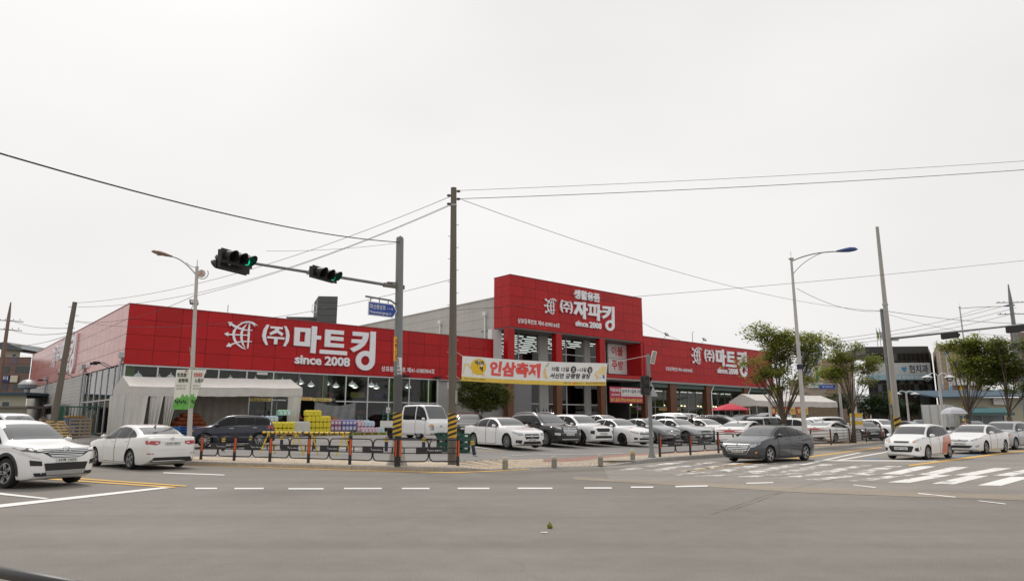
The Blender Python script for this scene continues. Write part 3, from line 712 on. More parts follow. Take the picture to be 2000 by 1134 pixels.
# entrance block sign
def W5(L): return [wall_pt(u, v, TY) for u, v in t5(L)]
et = thing('store_sign', 'white raised store lettering with globe high on the entrance block', 'sign', C0 + _e1 * 42 + _e2 * (TY - .035) + Vector((0, 0, 13)), BR, 'raised white shop signs')
EL = [[[(1060, 432), (1165, 443), (1163, 474), (1135, 472), (1138, 500), (1170, 570), (1148, 603), (1112, 535), (1083, 592), (1052, 575), (1092, 500), (1096, 468), (1060, 463)]],
      [[(1168, 437), (1200, 441), (1200, 508), (1224, 512), (1224, 545), (1200, 543), (1202, 648), (1168, 640)]],
      [[(1230, 458), (1335, 468), (1335, 498), (1322, 497), (1322, 577), (1340, 579), (1340, 610), (1232, 596), (1232, 566), (1248, 568), (1248, 490), (1230, 487)], [(1270, 492), (1270, 570), (1298, 574), (1298, 495)]],
      [[(1340, 462), (1370, 466), (1370, 535), (1392, 539), (1392, 570), (1370, 568), (1372, 670), (1340, 663)]],
      [[(1408, 485), (1510, 495), (1508, 540), (1490, 590), (1455, 620), (1415, 642), (1398, 612), (1440, 590), (1462, 570), (1402, 563), (1404, 535), (1472, 542), (1476, 523), (1406, 516)]],
      [[(1520, 492), (1548, 496), (1552, 720)] + arc(1497, 722, 56, 66, 0, 290, 18) + [(1518, 655)], arc(1496, 722, 26, 34, 0, 345, 14)]]
for loops in EL:
    MB().prism([[(x - 42, z - 13) for x, z in W5(L)] for L in loops], 0, -.14, XZ).build('letter', M_LET, et)
def sub(me, scale, loc):
    o = obj('letter', me, et, loc); o.scale = (scale,) * 3; return o
g5 = wall_pt(*t5([(775, 475)])[0], TY); sc5 = .80
for nm, me in SIGM:
    if nm in ('globe_emblem', 'arrow'): o = obj(nm, me, et, (g5[0] - 42 + 3.6 * sc5, 0, g5[1] - 13 - .95 * sc5)); o.scale = (sc5, .999, sc5)
ju = [SIGM[i][1] for i in (6, 7, 8, 9)]; gj = wall_pt(*t5([(958, 495)])[0], TY)
for me in ju: o = obj('letter', me, et, (gj[0] - 42 + 1.13 * .86, 0, gj[1] - 13 - .97 * .86)); o.scale = (.86, 1, .86)
a5 = wall_pt(*t5([(1058, 392)])[0], TY); text('lettering', '생활용품', M_LET, et, (a5[0] - 42, -.08, a5[1] - 13), FRONT, w=4.0, h=.98, ext=.09, bold=.035)
a5 = wall_pt(*t5([(1077, 728)])[0], TY); text('lettering', 'since 2008', M_LET, et, (a5[0] - 42, -.08, a5[1] - 13), FRONT, w=4.0, h=.66, ext=.09, bold=.028, sp=.97)
a5 = wall_pt(*t5([(377, 690)])[0], TY); text('lettering', '상표등록번호 제41-0390164호', M_LET, et, (a5[0] - 42, -.02, a5[1] - 13 + .0), FRONT, w=5.75, h=.5, ext=.01, bold=.014)

# ------------------------------------------------------------------ vehicles
def pchip(pts):
    xs = [p[0] for p in pts]; ys = [p[1] for p in pts]; n = len(xs)
    h = [xs[i + 1] - xs[i] for i in range(n - 1)]; d = [(ys[i + 1] - ys[i]) / h[i] for i in range(n - 1)]
    m = [d[0]] + [0 if d[i - 1] * d[i] <= 0 else 3 * (h[i - 1] + h[i]) / ((2 * h[i] + h[i - 1]) / d[i - 1] + (h[i] + 2 * h[i - 1]) / d[i]) for i in range(1, n - 1)] + [d[-1]]
    def f(x):
        if x <= xs[0]: return ys[0]
        if x >= xs[-1]: return ys[-1]
        i = 0
        while x > xs[i + 1]: i += 1
        t = (x - xs[i]) / h[i]; a = ys[i]; b = ys[i + 1]
        return a * (1 + 2 * t) * (1 - t) ** 2 + h[i] * m[i] * t * (1 - t) ** 2 + b * t * t * (3 - 2 * t) + h[i] * m[i + 1] * t * t * (t - 1)
    return f
def paintm(name, rgb, metal=0., rough=.35): return mat('paint_' + name, rgb, rough, metal, var=.02, scale=1.5, coat=.8, spec=.45)
PW = paintm('white', (.83, .83, .83)); PW2 = paintm('pearl', (.79, .785, .76)); PSIL = paintm('silver', (.46, .47, .48), .6); PGR = paintm('grey', (.042, .045, .055), .3); PBK = paintm('black', (.012, .012, .014)); PNV = paintm('navy', (.008, .012, .032), .2)
PLB = paintm('pale_blue', (.62, .68, .68)); POR = paintm('orange', (.55, .10, .03)); PDB = paintm('dark_brown', (.03, .024, .024), .2); PSG = paintm('silver_grey', (.22, .23, .24), .6)
M_TINT = mat('car_glass', (.008, .009, .010), .05, var=0, spec=.28)
M_WSH = mat('windscreen_glass', (.030, .034, .037), .05, var=0, spec=.9, coat=.9)
M_RUB = mat('tyre_rubber', (.016, .016, .016), .85, var=.1); M_PLAS = mat('black_plastic', (.018, .018, .019), .55, var=.05); M_CHR = mat('chrome', (.75, .75, .76), .12, metal=1., var=0)
M_RIM = mat('alloy_rim', (.42, .42, .43), .3, metal=.75, var=.03); M_RIMD = mat('dark_rim', (.08, .08, .085), .35, metal=.6, var=.03)
M_HL = mat('headlight_glass', (.40, .42, .44), .12, var=.6, scale=14, coat=1.0, metal=.2); M_TL = mat('tail_light', (.42, .012, .018), .15, var=.1, coat=1.); M_TLW = mat('reverse_light', (.7, .66, .64), .2, var=.05, coat=1.)
M_AMB = mat('indicator_amber', (.75, .28, .03), .25, var=0, coat=1.); M_PLATE = mat('number_plate', (.66, .67, .64), .5, var=.04); M_PTXT = mat('plate_print', (.03, .035, .04), .5, var=0)
PROF = {
 'sedan': [(0, .36), (.004, .44), (.015, .50), (.04, .545), (.09, .59), (.18, .645), (.25, .685), (.285, .705), (.31, .735), (.36, .84), (.42, .935), (.47, .98), (.54, 1.), (.62, .99), (.70, .945), (.78, .85), (.835, .765), (.86, .745), (.92, .735), (.965, .725), (.982, .69), (.994, .55), (1., .46)],
 'coupe': [(0, .34), (.004, .42), (.015, .48), (.04, .535), (.09, .585), (.17, .64), (.23, .68), (.26, .70), (.29, .74), (.34, .84), (.40, .93), (.45, .978), (.52, 1.), (.60, .99), (.70, .94), (.80, .86), (.875, .785), (.91, .76), (.95, .745), (.978, .71), (.993, .55), (1., .46)],
 'suv': [(0, .38), (.004, .48), (.015, .535), (.04, .575), (.09, .605), (.17, .64), (.225, .665), (.25, .68), (.28, .725), (.33, .82), (.385, .91), (.44, .97), (.52, .997), (.62, 1.), (.75, .985), (.86, .955), (.905, .925), (.93, .86), (.96, .72), (.978, .64), (.992, .54), (1., .42)],
 'hatch': [(0, .34), (.006, .43), (.02, .49), (.05, .54), (.10, .585), (.17, .635), (.215, .67), (.24, .69), (.28, .77), (.34, .88), (.40, .95), (.48, .99), (.58, 1.), (.72, .985), (.84, .955), (.895, .925), (.925, .85), (.955, .70), (.975, .62), (.992, .50), (1., .40)],
 'van': [(0, .36), (.005, .46), (.015, .51), (.04, .54), (.09, .57), (.14, .60), (.17, .625), (.20, .68), (.25, .79), (.31, .90), (.37, .965), (.45, .995), (.60, 1.), (.80, .99), (.92, .965), (.955, .93), (.972, .80), (.985, .65), (.995, .52), (1., .40)],
 'box': [(0, .36), (.006, .45), (.02, .50), (.05, .53), (.10, .565), (.14, .60), (.17, .65), (.22, .80), (.27, .92), (.33, .975), (.42, 1.), (.60, 1.), (.82, .995), (.93, .98), (.965, .94), (.975, .80), (.985, .62), (.995, .50), (1., .38)],
 'cab': [(0, .30), (.006, .42), (.02, .47), (.045, .50), (.075, .535), (.10, .60), (.16, .74), (.22, .88), (.27, .955), (.33, .985), (.42, 1.), (.60, 1.), (.85, .995), (.94, .98), (.97, .94), (.985, .6), (1., .2)],
}
BELT = {'sedan': [(0, .60), (.3, .655), (.6, .68), (1, .715)], 'coupe': [(0, .60), (.3, .655), (.6, .69), (1, .73)], 'suv': [(0, .56), (.3, .625), (.7, .65), (1, .68)], 'hatch': [(0, .56), (.25, .61), (.6, .64), (.9, .69), (1, .69)], 'van': [(0, .54), (.3, .585), (1, .60)], 'box': [(0, .52), (.3, .58), (1, .58)], 'cab': [(0, .46), (.1, .53), (.5, .55), (1, .55)]}
SYM = lambda L: L + [(-y, z) for y, z in reversed(L)]
class Model:
    def __init__(s, kind, L, W, H, rw, fa, ra, bpill=.53, cpill=.70, clr=.16, clad=False, rim=None, roofw=.70, dlo_end=None, front='plain', rear='sedan', chrome=False, rails=False, roof_black=False):
        s.k, s.L, s.W, s.H, s.rw, s.fa, s.ra, s.front, s.rear = kind, L, W, H, rw, fa, ra, front, rear
        s.parts = []; top = pchip(PROF[kind]); belt = pchip(BELT[kind])
        s.top = lambda t: top(t) * H
        hw = pchip([(0, .66), (.008, .75), (.03, .87), (.07, .94), (.14, .985), (.3, 1), (.7, 1), (.85, .985), (.94, .94), (.98, .87), (1, .76)] if kind != 'cab' else [(0, .80), (.01, .88), (.04, .95), (.1, 1), (.9, 1), (1, .97)])
        bot = pchip([(0, clr + .10), (.02, clr + .05), (.08, clr), (.9, clr), (.96, clr + .05), (1, clr + .14)])
        X = lambda t: L / 2 - t * L; s.X = X
        ts = [0, .004, .01, .02, .035, .055, .08, .11, .145, .18, .21, .235, .26, .285, .31, .335, .36, .385, .41, .44, .47, .51, .55, .59, .63, .67, .70, .73, .76, .79, .82, .845, .87, .89, .91, .93, .945, .96, .972, .982, .991, .996, 1.]
        bm_ = belt(.5) * H; rings = []
        for t in ts:
            zt = s.top(t); zb = bot(t); w = hw(t) * W / 2; zs = min(belt(t) * H, zt - .02 * H); cab_ = max(0, min(1, (zt - zs - .03) / (H - bm_ - .03)))
            wt = w * (.82 * (1 - cab_) + roofw * cab_); e = .035 + .02 * cab_; hgt = zs - zb
            pts = [(0, zb), (.80 * w, zb), (.93 * w, zb + .025), (.972 * w, zb + .10 * hgt + .02), (.995 * w, zb + .38 * hgt), (1.0 * w, zb + .62 * hgt), (.988 * w, zb + .86 * hgt), (.955 * w, zs)]
            ax, az, bx, bz = .945 * w, zs + .012, wt, max(zt - e, zs + .014)
            for f in (.0, .25, .5, .75, 1.): pts.append((ax + (bx - ax) * f + .035 * cab_ * math.sin(PI * f), az + (bz - az) * f))
            pts += [(wt * .93, zt - (zt - bz) * .42), (wt * .78, zt - (zt - bz) * .16), (wt * .45, zt - .004), (0, zt)]
            rings.append([(X(t), y, z) for y, z in pts] + [(X(t), -y, z) for y, z in pts[-2:0:-1]])
        n = len(rings[0]); vs = [p for r_ in rings for p in r_]; fs = []
        for i in range(len(ts) - 1):
            for k in range(n): fs.append((i * n + k, i * n + (k + 1) % n, (i + 1) * n + (k + 1) % n, (i + 1) * n + k))
        fs.append(tuple(range(n))[::-1]); fs.append(tuple((len(ts) - 1) * n + k for k in range(n)))
        q = MB(); q.add(vs, fs); me = q.mesh('body'); me.materials.append(PW); me.materials.append(M_PLAS)
        s.bvh = BVHTree.FromPolygons([v.co[:] for v in me.vertices], [p.vertices[:] for p in me.polygons])
        o = bpy.data.objects.new('tmp', me); cut = MB(); ra_ = rw + .055
        for ax in ((X(fa), X(ra)) if kind != 'cab' else (X(fa),)):
            for sy in (-1, 1):
                M_ = Matrix.Translation((ax, sy * (W / 2 - .12), rw)) @ Matrix.Rotation(PI / 2, 4, 'X'); cut.lathe([(ra_, -.17), (ra_, .17)] if sy else [], 28, None, M_)
        cm = cut.mesh('cut'); cm.materials.append(PW); cm.materials.append(M_PLAS); cm.polygons.foreach_set('material_index', [1] * len(cm.polygons)); co = bpy.data.objects.new('tmpc', cm)
        md = o.modifiers.new('b', 'BOOLEAN'); md.object = co; md.operation = 'DIFFERENCE'; md.solver = 'EXACT'; md.material_mode = 'INDEX'
        bme = evaluated(o, (co,))
        bme.polygons.foreach_set('use_smooth', [True] * len(bme.polygons)); bme.set_sharp_from_angle(angle=R(38)); s.body = bme
        # greenhouse
        a0, a1 = {'sedan': (.29, .84), 'coupe': (.265, .86), 'suv': (.255, .93), 'hatch': (.245, .92), 'van': (.19, .955), 'box': (.17, .955), 'cab': (.09, .95)}[kind]
        if dlo_end: a1 = dlo_end
        up = lambda t: s.top(t) - .062 * H - (.012 * H if kind in ('suv', 'van') else 0); lo = lambda t: belt(t) * H + .022
        tt = [a0 + (a1 - a0) * i / 60 for i in range(61)]; ok = [t for t in tt if up(t) > lo(t) + .012]
        t0, t1 = ok[0], ok[-1]
        def win(ta, tb):
            g = [ta + (tb - ta) * i / 10 for i in range(11)]
            return [(X(t), lo(t)) for t in g] + [(X(t), max(up(t), lo(t) + .01)) for t in reversed(g)]
        s.win_top = up; s.win_lo = lo
        cuts = [t0, bpill - .006, bpill + .006, cpill - .005, cpill + .005, t1]
        if kind == 'cab': cuts = cuts[:2] + [bpill + .03, t1 - .06]
        for sy in (1, -1):
            if chrome: s.patch('window_trim', [(x, z) for x, z in self_out(win(t0 - .008, t1 + .008), .012)], 'y', M_CHR, sy, .007); s.patch('pillar_trim', win(t0, t1), 'y', M_PLAS, sy, .009)
            for i in range(0, len(cuts), 2):
                if cuts[i + 1] - cuts[i] > .02: s.patch('side_window', win(cuts[i], cuts[i + 1]), 'y', M_TINT, sy, .012)
        # windscreen, rear window
        wb = {'sedan': (.305, .435), 'coupe': (.28, .42), 'suv': (.268, .40), 'hatch': (.25, .37), 'van': (.195, .32), 'box': (.175, .285), 'cab': (.095, .26)}[kind]
        def topwin(ta, tb, ka=.86, kb=.90):
            out = []
            for i in range(9):
                t = ta + (tb - ta) * i / 8; zt = s.top(t); w = hw(t) * W / 2; zs = min(belt(t) * H, zt - .02 * H); c_ = max(0, min(1, (zt - zs - .03) / (H - bm_ - .03))); wt = w * (.82 * (1 - c_) + roofw * c_)
                out.append((X(t), wt * (ka + (kb - ka) * i / 8)))
            return out + [(x, -y) for x, y in reversed(out)]
        s.patch('windscreen', topwin(*wb, .95, .93), 'z', M_WSH, 1, .007, step=.12)
        if kind in ('sedan', 'coupe'): s.patch('rear_window', topwin(.715 if kind == 'sedan' else .73, .825 if kind == 'sedan' else .865, .90, .84), 'z', M_WSH, 1, .007, step=.12)
        else:
            z0, z1 = (.66, .89) if kind != 'cab' else (.6, .88); k = roofw + .05
            s.patch('rear_window', SYM([(W / 2 * (k + .12), z0 * H), (W / 2 * (k - .04), z1 * H)]), 'b', M_TINT, 1, .008, step=.15)
        # doors
        zlo = clr + .10; dr = (ra - (rw + .09) / L) if kind != 'cab' else .90
        fd = [(X(t0 + .035), zlo), (X(bpill), zlo), (X(bpill), lo(bpill) - .02), (X(t0 + .03), lo(t0 + .03) - .02)]
        rdx = min(cpill + .05, t1 - .02)
        rd = [(X(bpill + .005), zlo), (X(dr), zlo), (X(dr + .012), rw + .14), (X(min(dr + .05, rdx)), rw * 2 + .12), (X(rdx), lo(rdx) - .02), (X(bpill + .005), lo(bpill) - .02)]
        s.doors = []
        for sy in (1, -1):
            for dp, hx in ((fd, bpill - .045), (rd, rdx - .045)):
                s.patch('seam', self_out(dp, -.011), 'y', M_PLAS, sy, .005, step=.12); pi = s.patch('door', self_out(dp, .008), 'y', None, sy, .008, step=.12)
                hz = lo(hx) - .11; hy = s.side(X(hx), hz, sy); q = MB(); q.box(-.10, .10, -.012, .022, -.014, .014) if sy > 0 else q.box(-.10, .10, -.022, .012, -.014, .014)
                me = q.mesh('handle'); me.materials.append(M_CHR if chrome else PW); s.parts.append(('handle', me, pi, (X(hx), hy, hz), (0, 0, 0), not chrome, None))
        # mirrors
        mt = t0 + .05
        for sy in (1, -1):
            hy = abs(s.side(X(mt), lo(mt) + .03, sy)); q = MB(); M_ = Matrix.Translation((0, sy * (.12), .04)) @ Matrix.Diagonal((.065, .115, .068, 1))
            q.lathe([(.05, -1), (.6, -.85), (.95, -.35), (1, .1), (.8, .7), (.05, 1)], 12, None, M_); me = q.mesh('mirror', True); me.materials.append(PW)
            s.parts.append(('mirror', me, None, (X(mt), sy * (hy + .01), lo(mt) + .02), (0, 0, 0), True, None))
        # wheels
        tm, rm = wheel_mesh(rw, rim or 'five')
        for ax in ((fa, ra) if kind != 'cab' else (fa,)):
            for sy in (1, -1):
                pi = len(s.parts); s.parts.append(('wheel', tm, None, (X(ax), sy * (W / 2 - .125), rw), (0, 0, 0 if sy > 0 else PI), False, None)); s.parts.append(('rim', rm, pi, (0, 0, 0), (0, 0, 0), False, None))
        # lower edge, arches
        if clad:
            for sy in (1, -1):
                for ax in (fa, ra):
                    out = arc(X(ax), rw, rw + .13, rw + .13, -8, 188, 20); inn = arc(X(ax), rw, rw + .055, rw + .055, 188, -8, 20); s.patch('arch_trim', out + inn, 'y', M_PLAS, sy, .01, step=.3)
                s.patch('sill_trim', [(X(fa) - rw - .1, clr + .02), (X(ra) + rw + .1, clr + .02), (X(ra) + rw + .1, clr + .16), (X(fa) - rw - .1, clr + .16)], 'y', M_PLAS, sy, .012, step=.4)
        if rails:
            for sy in (1, -1):
                q = MB(); q.tube([(X(t), sy * W / 2 * (roofw - .04), s.top(t) + .015 + (.03 if .46 < t < .84 else 0)) for t in (.43, .46, .55, .65, .75, .84, .87)], .018, 6); me = q.mesh('rail', True); me.materials.append(M_CHR); s.parts.append(('roof_rail', me, None, (0, 0, 0), (0, 0, 0), False, None))
        q = MB(); q.add([(0, .03, 0), (0, -.03, 0), (-.14, 0, 0), (-.12, 0, .07)], [(0, 1, 2), (0, 1, 3), (0, 2, 3), (1, 2, 3)]); me = q.mesh('fin'); me.materials.append(M_PLAS); tq = .70 if kind in ('sedan', 'coupe') else .85; s.parts.append(('antenna', me, None, (X(tq), 0, s.top(tq)), (0, 0, 0), False, None))
        s.face(); s.tail()
    def side(s, x, z, sy):
        h = s.bvh.ray_cast(Vector((x, 3 * sy, z)), Vector((0, -sy, 0))); return h[0].y if h[0] else sy * s.W / 2
    def patch(s, name, poly, axis, m, sy=1, off=.006, step=.1, parent=None, label=None):
        bm = bmesh.new(); vs = [bm.verts.new((p[0], p[1], 0)) for p in poly]
        for t in geometry.tessellate_polygon([[Vector((p[0], p[1], 0)) for p in poly]]):
            try: bm.faces.new([vs[i] for i in t])
            except ValueError: pass
        xs = [p[0] for p in poly]; ys = [p[1] for p in poly]; grid_cut(bm, 0, min(xs), max(xs), step); grid_cut(bm, 1, min(ys), max(ys), step)
        for v in bm.verts:
            a, b = v.co.x, v.co.y
            if axis == 'y': o_, d_ = Vector((a, 3 * sy, b)), Vector((0, -sy, 0))
            elif axis == 'f': o_, d_ = Vector((5, a, b)), Vector((-1, 0, 0))
            elif axis == 'b': o_, d_ = Vector((-5, a, b)), Vector((1, 0, 0))
            else: o_, d_ = Vector((a, b, 5)), Vector((0, 0, -1))
            h = s.bvh.ray_cast(o_, d_)
            if h[0] is None: h = s.bvh.find_nearest(o_ + d_ * (3 if axis == 'y' else 3))
            nn = h[1]; nn = nn if nn.dot(d_) < 0 else -nn; v.co = h[0] + nn * off
        bmesh.ops.recalc_face_normals(bm, faces=bm.faces); me = bpy.data.meshes.new(name); bm.to_mesh(me); bm.free()
        me.polygons.foreach_set('use_smooth', [True] * len(me.polygons)); me.materials.append(m or PW)
        s.parts.append((name, me, parent, (0, 0, 0), (0, 0, 0), m is None, label)); return len(s.parts) - 1
    def fp(s, name, L, m, off=.008, both=False, axis='f', parent=None):
        P = [(y * s.W / 2, z * s.H) for y, z in L]; r_ = None
        for sy in ((1, -1) if both else (1,)): r_ = s.patch(name, [(y * sy, z) for y, z in P], axis, m, 1, off, .08, parent)
        return r_
    def plate(s, z, rear=False, w=.52, hh=.11):
        zz = z * s.H; h = s.bvh.ray_cast(Vector((-5 if rear else 5, 0, zz)), Vector((1 if rear else -1, 0, 0))); x = h[0].x
        q = MB(); q.box(-.012, .018, -w / 2, w / 2, -hh / 2, hh / 2); me = q.mesh('plate'); me.materials.append(M_PLATE)
        s.parts.append(('number_plate', me, None, (x + (-.01 if rear else .01), 0, zz), (0, 0, PI if rear else 0), False, 'rear' if rear else 'front'))
    def emblem(s, z, rear=False, r_=.06, m=None):
        h = s.bvh.ray_cast(Vector((-5 if rear else 5, 0, z * s.H)), Vector((1 if rear else -1, 0, 0))); x = h[0].x
        q = MB(); q.tube([(0, r_ * 1.6 * math.cos(2 * PI * k / 16), r_ * math.sin(2 * PI * k / 16)) for k in range(16)], .011, 6, None, True); q.bar((0, -r_ * .9, -r_ * .2), (0, r_ * .9, r_ * .2), .02)
        me = q.mesh('emblem'); me.materials.append(m or M_CHR); s.parts.append(('emblem', me, None, (x + (-.02 if rear else .02), 0, z * s.H), (0, 0, 0), False, None))
    def face(s):
        f = s.front
        if f == 'hex':
            s.fp('grille_frame', SYM([(.48, .452), (.60, .39), (.44, .245), (.38, .235)]), M_CHR, .006); g_ = s.fp('grille', SYM([(.455, .442), (.56, .39), (.42, .255), (.36, .25)]), M_PLAS, .010)
            for z in (.42, .38, .34, .30): s.fp('grille_bar', SYM([(.52 - abs(z - .4) * .9, z + .012), (.52 - abs(z - .4) * .9, z - .008)]), M_CHR, .018, parent=g_)
            s.fp('headlight', [(.58, .45), (.62, .405), (.80, .43), (.90, .50), (.92, .54), (.78, .51)], M_HL, .012, True); s.fp('fog_light', [(.76, .28), (.86, .33), (.88, .26), (.80, .22)], M_PLAS, .008, True); s.fp('indicator', [(.79, .285), (.85, .32), (.86, .275), (.81, .25)], M_AMB, .012, True)
            s.fp('lower_grille', SYM([(.62, .185), (.52, .145)]), M_PLAS, .008); s.plate(.315); s.emblem(.45)
        elif f == 'wide':
            g_ = s.fp('grille', SYM([(.66, .565), (.64, .515), (.42, .445), (.36, .435)]), M_PLAS, .008)
            for z in (.545, .52, .495, .47, .45): s.fp('grille_bar', SYM([(.62 if z > .5 else .5 - (.5 - z) * 1.8, z + .005), (.62 if z > .5 else .5 - (.5 - z) * 1.8, z - .005)]), M_CHR, .016, parent=g_)
            s.fp('headlight', [(.55, .56), (.57, .515), (.74, .51), (.93, .535), (.955, .585), (.80, .575)], mat('headlight_dark', (.05, .052, .056), .1, var=.3, coat=1.), .012, True); s.fp('lamp_lens', [(.62, .555), (.63, .525), (.76, .527), (.76, .56)], M_TLW, .02, True)
            s.fp('daytime_light', [(.955, .585), (.985, .58), (.95, .50), (.86, .445), (.70, .425), (.70, .437), (.84, .46), (.92, .505)], M_TLW, .018, True)
            s.fp('lower_bumper', SYM([(.60, .36), (.54, .25)]), M_PLAS, .008); s.fp('lower_bumper', SYM([(.80, .225), (.76, .175)]), M_PLAS, .009)
            s.fp('skid_plate', SYM([(.56, .245), (.50, .185)]), mat('satin_silver', (.35, .35, .35), .4, metal=.6, var=0), .016); s.fp('fog_light', [(.66, .39), (.88, .41), (.86, .33), (.64, .325)], M_PLAS, .010, True)
            s.plate(.40); s.emblem(.545, r_=.075)
        elif f == 'merc':
            g_ = s.fp('grille', SYM([(.42, .46), (.47, .40), (.40, .30)]), M_PLAS, .008); s.fp('grille_bar', SYM([(.44, .41), (.44, .385)]), M_CHR, .018, parent=g_); s.fp('grille_bar', SYM([(.43, .355), (.42, .33)]), M_CHR, .018, parent=g_)
            s.fp('grille_frame', SYM([(.44, .475), (.44, .46)]), M_CHR, .014); s.fp('headlight', [(.54, .47), (.56, .40), (.80, .415), (.93, .49), (.94, .525), (.78, .51)], M_HL, .010, True)
            s.fp('lower_grille', SYM([(.50, .235), (.58, .155)]), M_PLAS, .008); s.fp('fog_light', [(.62, .27), (.88, .28), (.88, .19), (.66, .16)], M_PLAS, .008, True); s.plate(.27); s.emblem(.385, r_=.06)
        elif f == 'santa':
            g_ = s.fp('grille', SYM([(.46, .54), (.55, .47), (.42, .365)]), M_PLAS, .008)
            for z in (.515, .475, .435, .395): s.fp('grille_bar', SYM([(.50 - abs(z - .47) * .8, z + .01), (.50 - abs(z - .47) * .8, z - .008)]), M_CHR, .016, parent=g_)
            s.fp('headlight', [(.56, .545), (.60, .49), (.82, .51), (.94, .58), (.84, .59)], M_HL, .010, True); s.fp('fog_light', [(.66, .38), (.90, .40), (.90, .33), (.68, .315)], M_TLW, .008, True); s.fp('lower_grille', SYM([(.55, .29), (.60, .22)]), M_PLAS, .010); s.fp('skid_plate', SYM([(.60, .215), (.55, .18)]), M_RIM, .010); s.plate(.345); s.emblem(.505)
        elif f == 'tiger':
            s.fp('grille_frame', SYM([(.50, .545), (.55, .49), (.46, .415), (.3, .41)]), M_CHR, .006); s.fp('grille', SYM([(.47, .535), (.52, .49), (.44, .425), (.3, .42)]), M_PLAS, .010)
            s.fp('headlight', [(.60, .58), (.66, .54), (.86, .57), (.94, .63), (.86, .635)], M_HL, .010, True); s.fp('fog_light', [(.66, .46), (.86, .47), (.88, .37), (.70, .35)], M_PLAS, .008, True); s.fp('lower_grille', SYM([(.60, .30), (.66, .22)]), M_PLAS, .010); s.plate(.365)
        elif f == 'slot':
            s.fp('grille', SYM([(.36, .515), (.40, .50), (.36, .475), (.30, .465)]), M_PLAS, .008); s.fp('headlight', [(.52, .50), (.60, .46), (.80, .50), (.92, .58), (.90, .63), (.74, .60)], M_HL, .010, True); s.fp('indicator', [(.56, .50), (.62, .475), (.70, .50), (.66, .53)], M_AMB, .016, True)
            s.fp('lower_grille', SYM([(.56, .385), (.62, .36), (.50, .22), (.4, .215)]), M_PLAS, .008); s.fp('fog_light', [(.66, .32), (.90, .37), (.90, .29), (.80, .24), (.68, .25)], M_PLAS, .008, True); s.plate(.315)
        elif f == 'wing':
            s.fp('grille', SYM([(.40, .475), (.44, .455), (.30, .425)]), M_PLAS, .008); s.fp('grille_bar', SYM([(.40, .462), (.34, .445)]), M_CHR, .016); s.fp('headlight', [(.50, .455), (.60, .43), (.84, .48), (.94, .555), (.80, .535)], M_HL, .010, True)
            s.fp('lower_grille', SYM([(.58, .29), (.62, .27), (.45, .20)]), M_PLAS, .008); s.fp('fog_light', [(.72, .28), (.88, .32), (.88, .25), (.76, .23)], M_HL, .008, True); s.plate(.345); s.emblem(.455, r_=.05)
        elif f == 'cab':
            s.fp('headlight', [(.60, .37), (.60, .26), (.86, .25), (.93, .36), (.90, .41)], M_HL, .010, True); s.fp('indicator', [(.62, .41), (.62, .375), (.91, .37), (.91, .405), (.80, .43)], M_AMB, .012, True); s.fp('lower_bumper', SYM([(.62, .175), (.55, .125)]), M_PLAS, .008); s.fp('fog_light', [(.70, .175), (.82, .175), (.82, .135), (.70, .135)], M_HL, .012, True); s.emblem(.37, r_=.05); s.plate(.20)
        else:
            s.fp('grille', SYM([(.42, .475), (.46, .43), (.40, .385)]), M_PLAS, .008); s.fp('grille_bar', SYM([(.42, .44), (.42, .425)]), M_CHR, .016); s.fp('headlight', [(.52, .47), (.56, .415), (.80, .43), (.93, .50), (.90, .54), (.76, .525)], M_HL, .010, True); s.fp('indicator', [(.82, .49), (.84, .455), (.93, .505), (.90, .53)], M_AMB, .014, True)
            s.fp('lower_grille', SYM([(.54, .275), (.50, .20)]), M_PLAS, .008); s.fp('fog_light', [(.64, .28), (.84, .30), (.84, .22), (.68, .21)], M_PLAS, .008, True); s.plate(.31); s.emblem(.475, r_=.045)
    def tail(s):
        r_ = s.rear; A = dict(axis='b')
        if r_ == 'sedan':
            s.fp('tail_light', [(.44, .63), (.78, .64), (.90, .645), (.90, .57), (.60, .545), (.46, .575)], M_TL, .010, True, **A); s.fp('reverse_light', [(.50, .60), (.62, .605), (.62, .572), (.52, .585)], M_TLW, .016, True, **A)
            s.fp('boot_trim', SYM([(.44, .625), (.44, .612)]), M_CHR, .010, **A); s.fp('boot_lid', SYM([(.60, .535), (.56, .43)]), None, .004, **A)
            s.fp('rear_diffuser', SYM([(.66, .275), (.78, .18)]), M_PLAS, .010, **A); s.fp('reflector', [(.66, .36), (.86, .37), (.86, .35), (.66, .345)], M_TL, .010, True, **A); s.plate(.575, True); s.emblem(.685, True, .04)
        elif r_ == 'bar':
            s.fp('tail_light', SYM([(.95, .67), (.30, .64), (.30, .615), (.70, .60), (.95, .58)]), M_TL, .010, **A); s.fp('rear_diffuser', SYM([(.70, .27), (.80, .17)]), M_PLAS, .010, **A); s.plate(.545, True); s.emblem(.70, True, .04)
        else:
            s.fp('tail_light', [(.62, .645), (.93, .66), (.96, .55), (.80, .52), (.64, .56)], M_TL, .010, True, **A); s.fp('rear_diffuser', SYM([(.80, .27), (.85, .17)]), M_PLAS, .010, **A); s.plate(.47, True); s.emblem(.60, True, .04)
def self_out(poly, d):                       # grow an outline a little about its middle
    cx = sum(p[0] for p in poly) / len(poly); cy = sum(p[1] for p in poly) / len(poly); o_ = []
    for x, y in poly:
        v = Vector((x - cx, y - cy)); L = v.length or 1; o_.append((x - v.x / L * d if d > 0 and False else x + (-d if d < .01 and d > 0 else d if d > .01 else -d) * v.x / L, y + (-d if 0 < d < .01 else d if d > .01 else -d) * v.y / L))
    return o_
_wh = {}
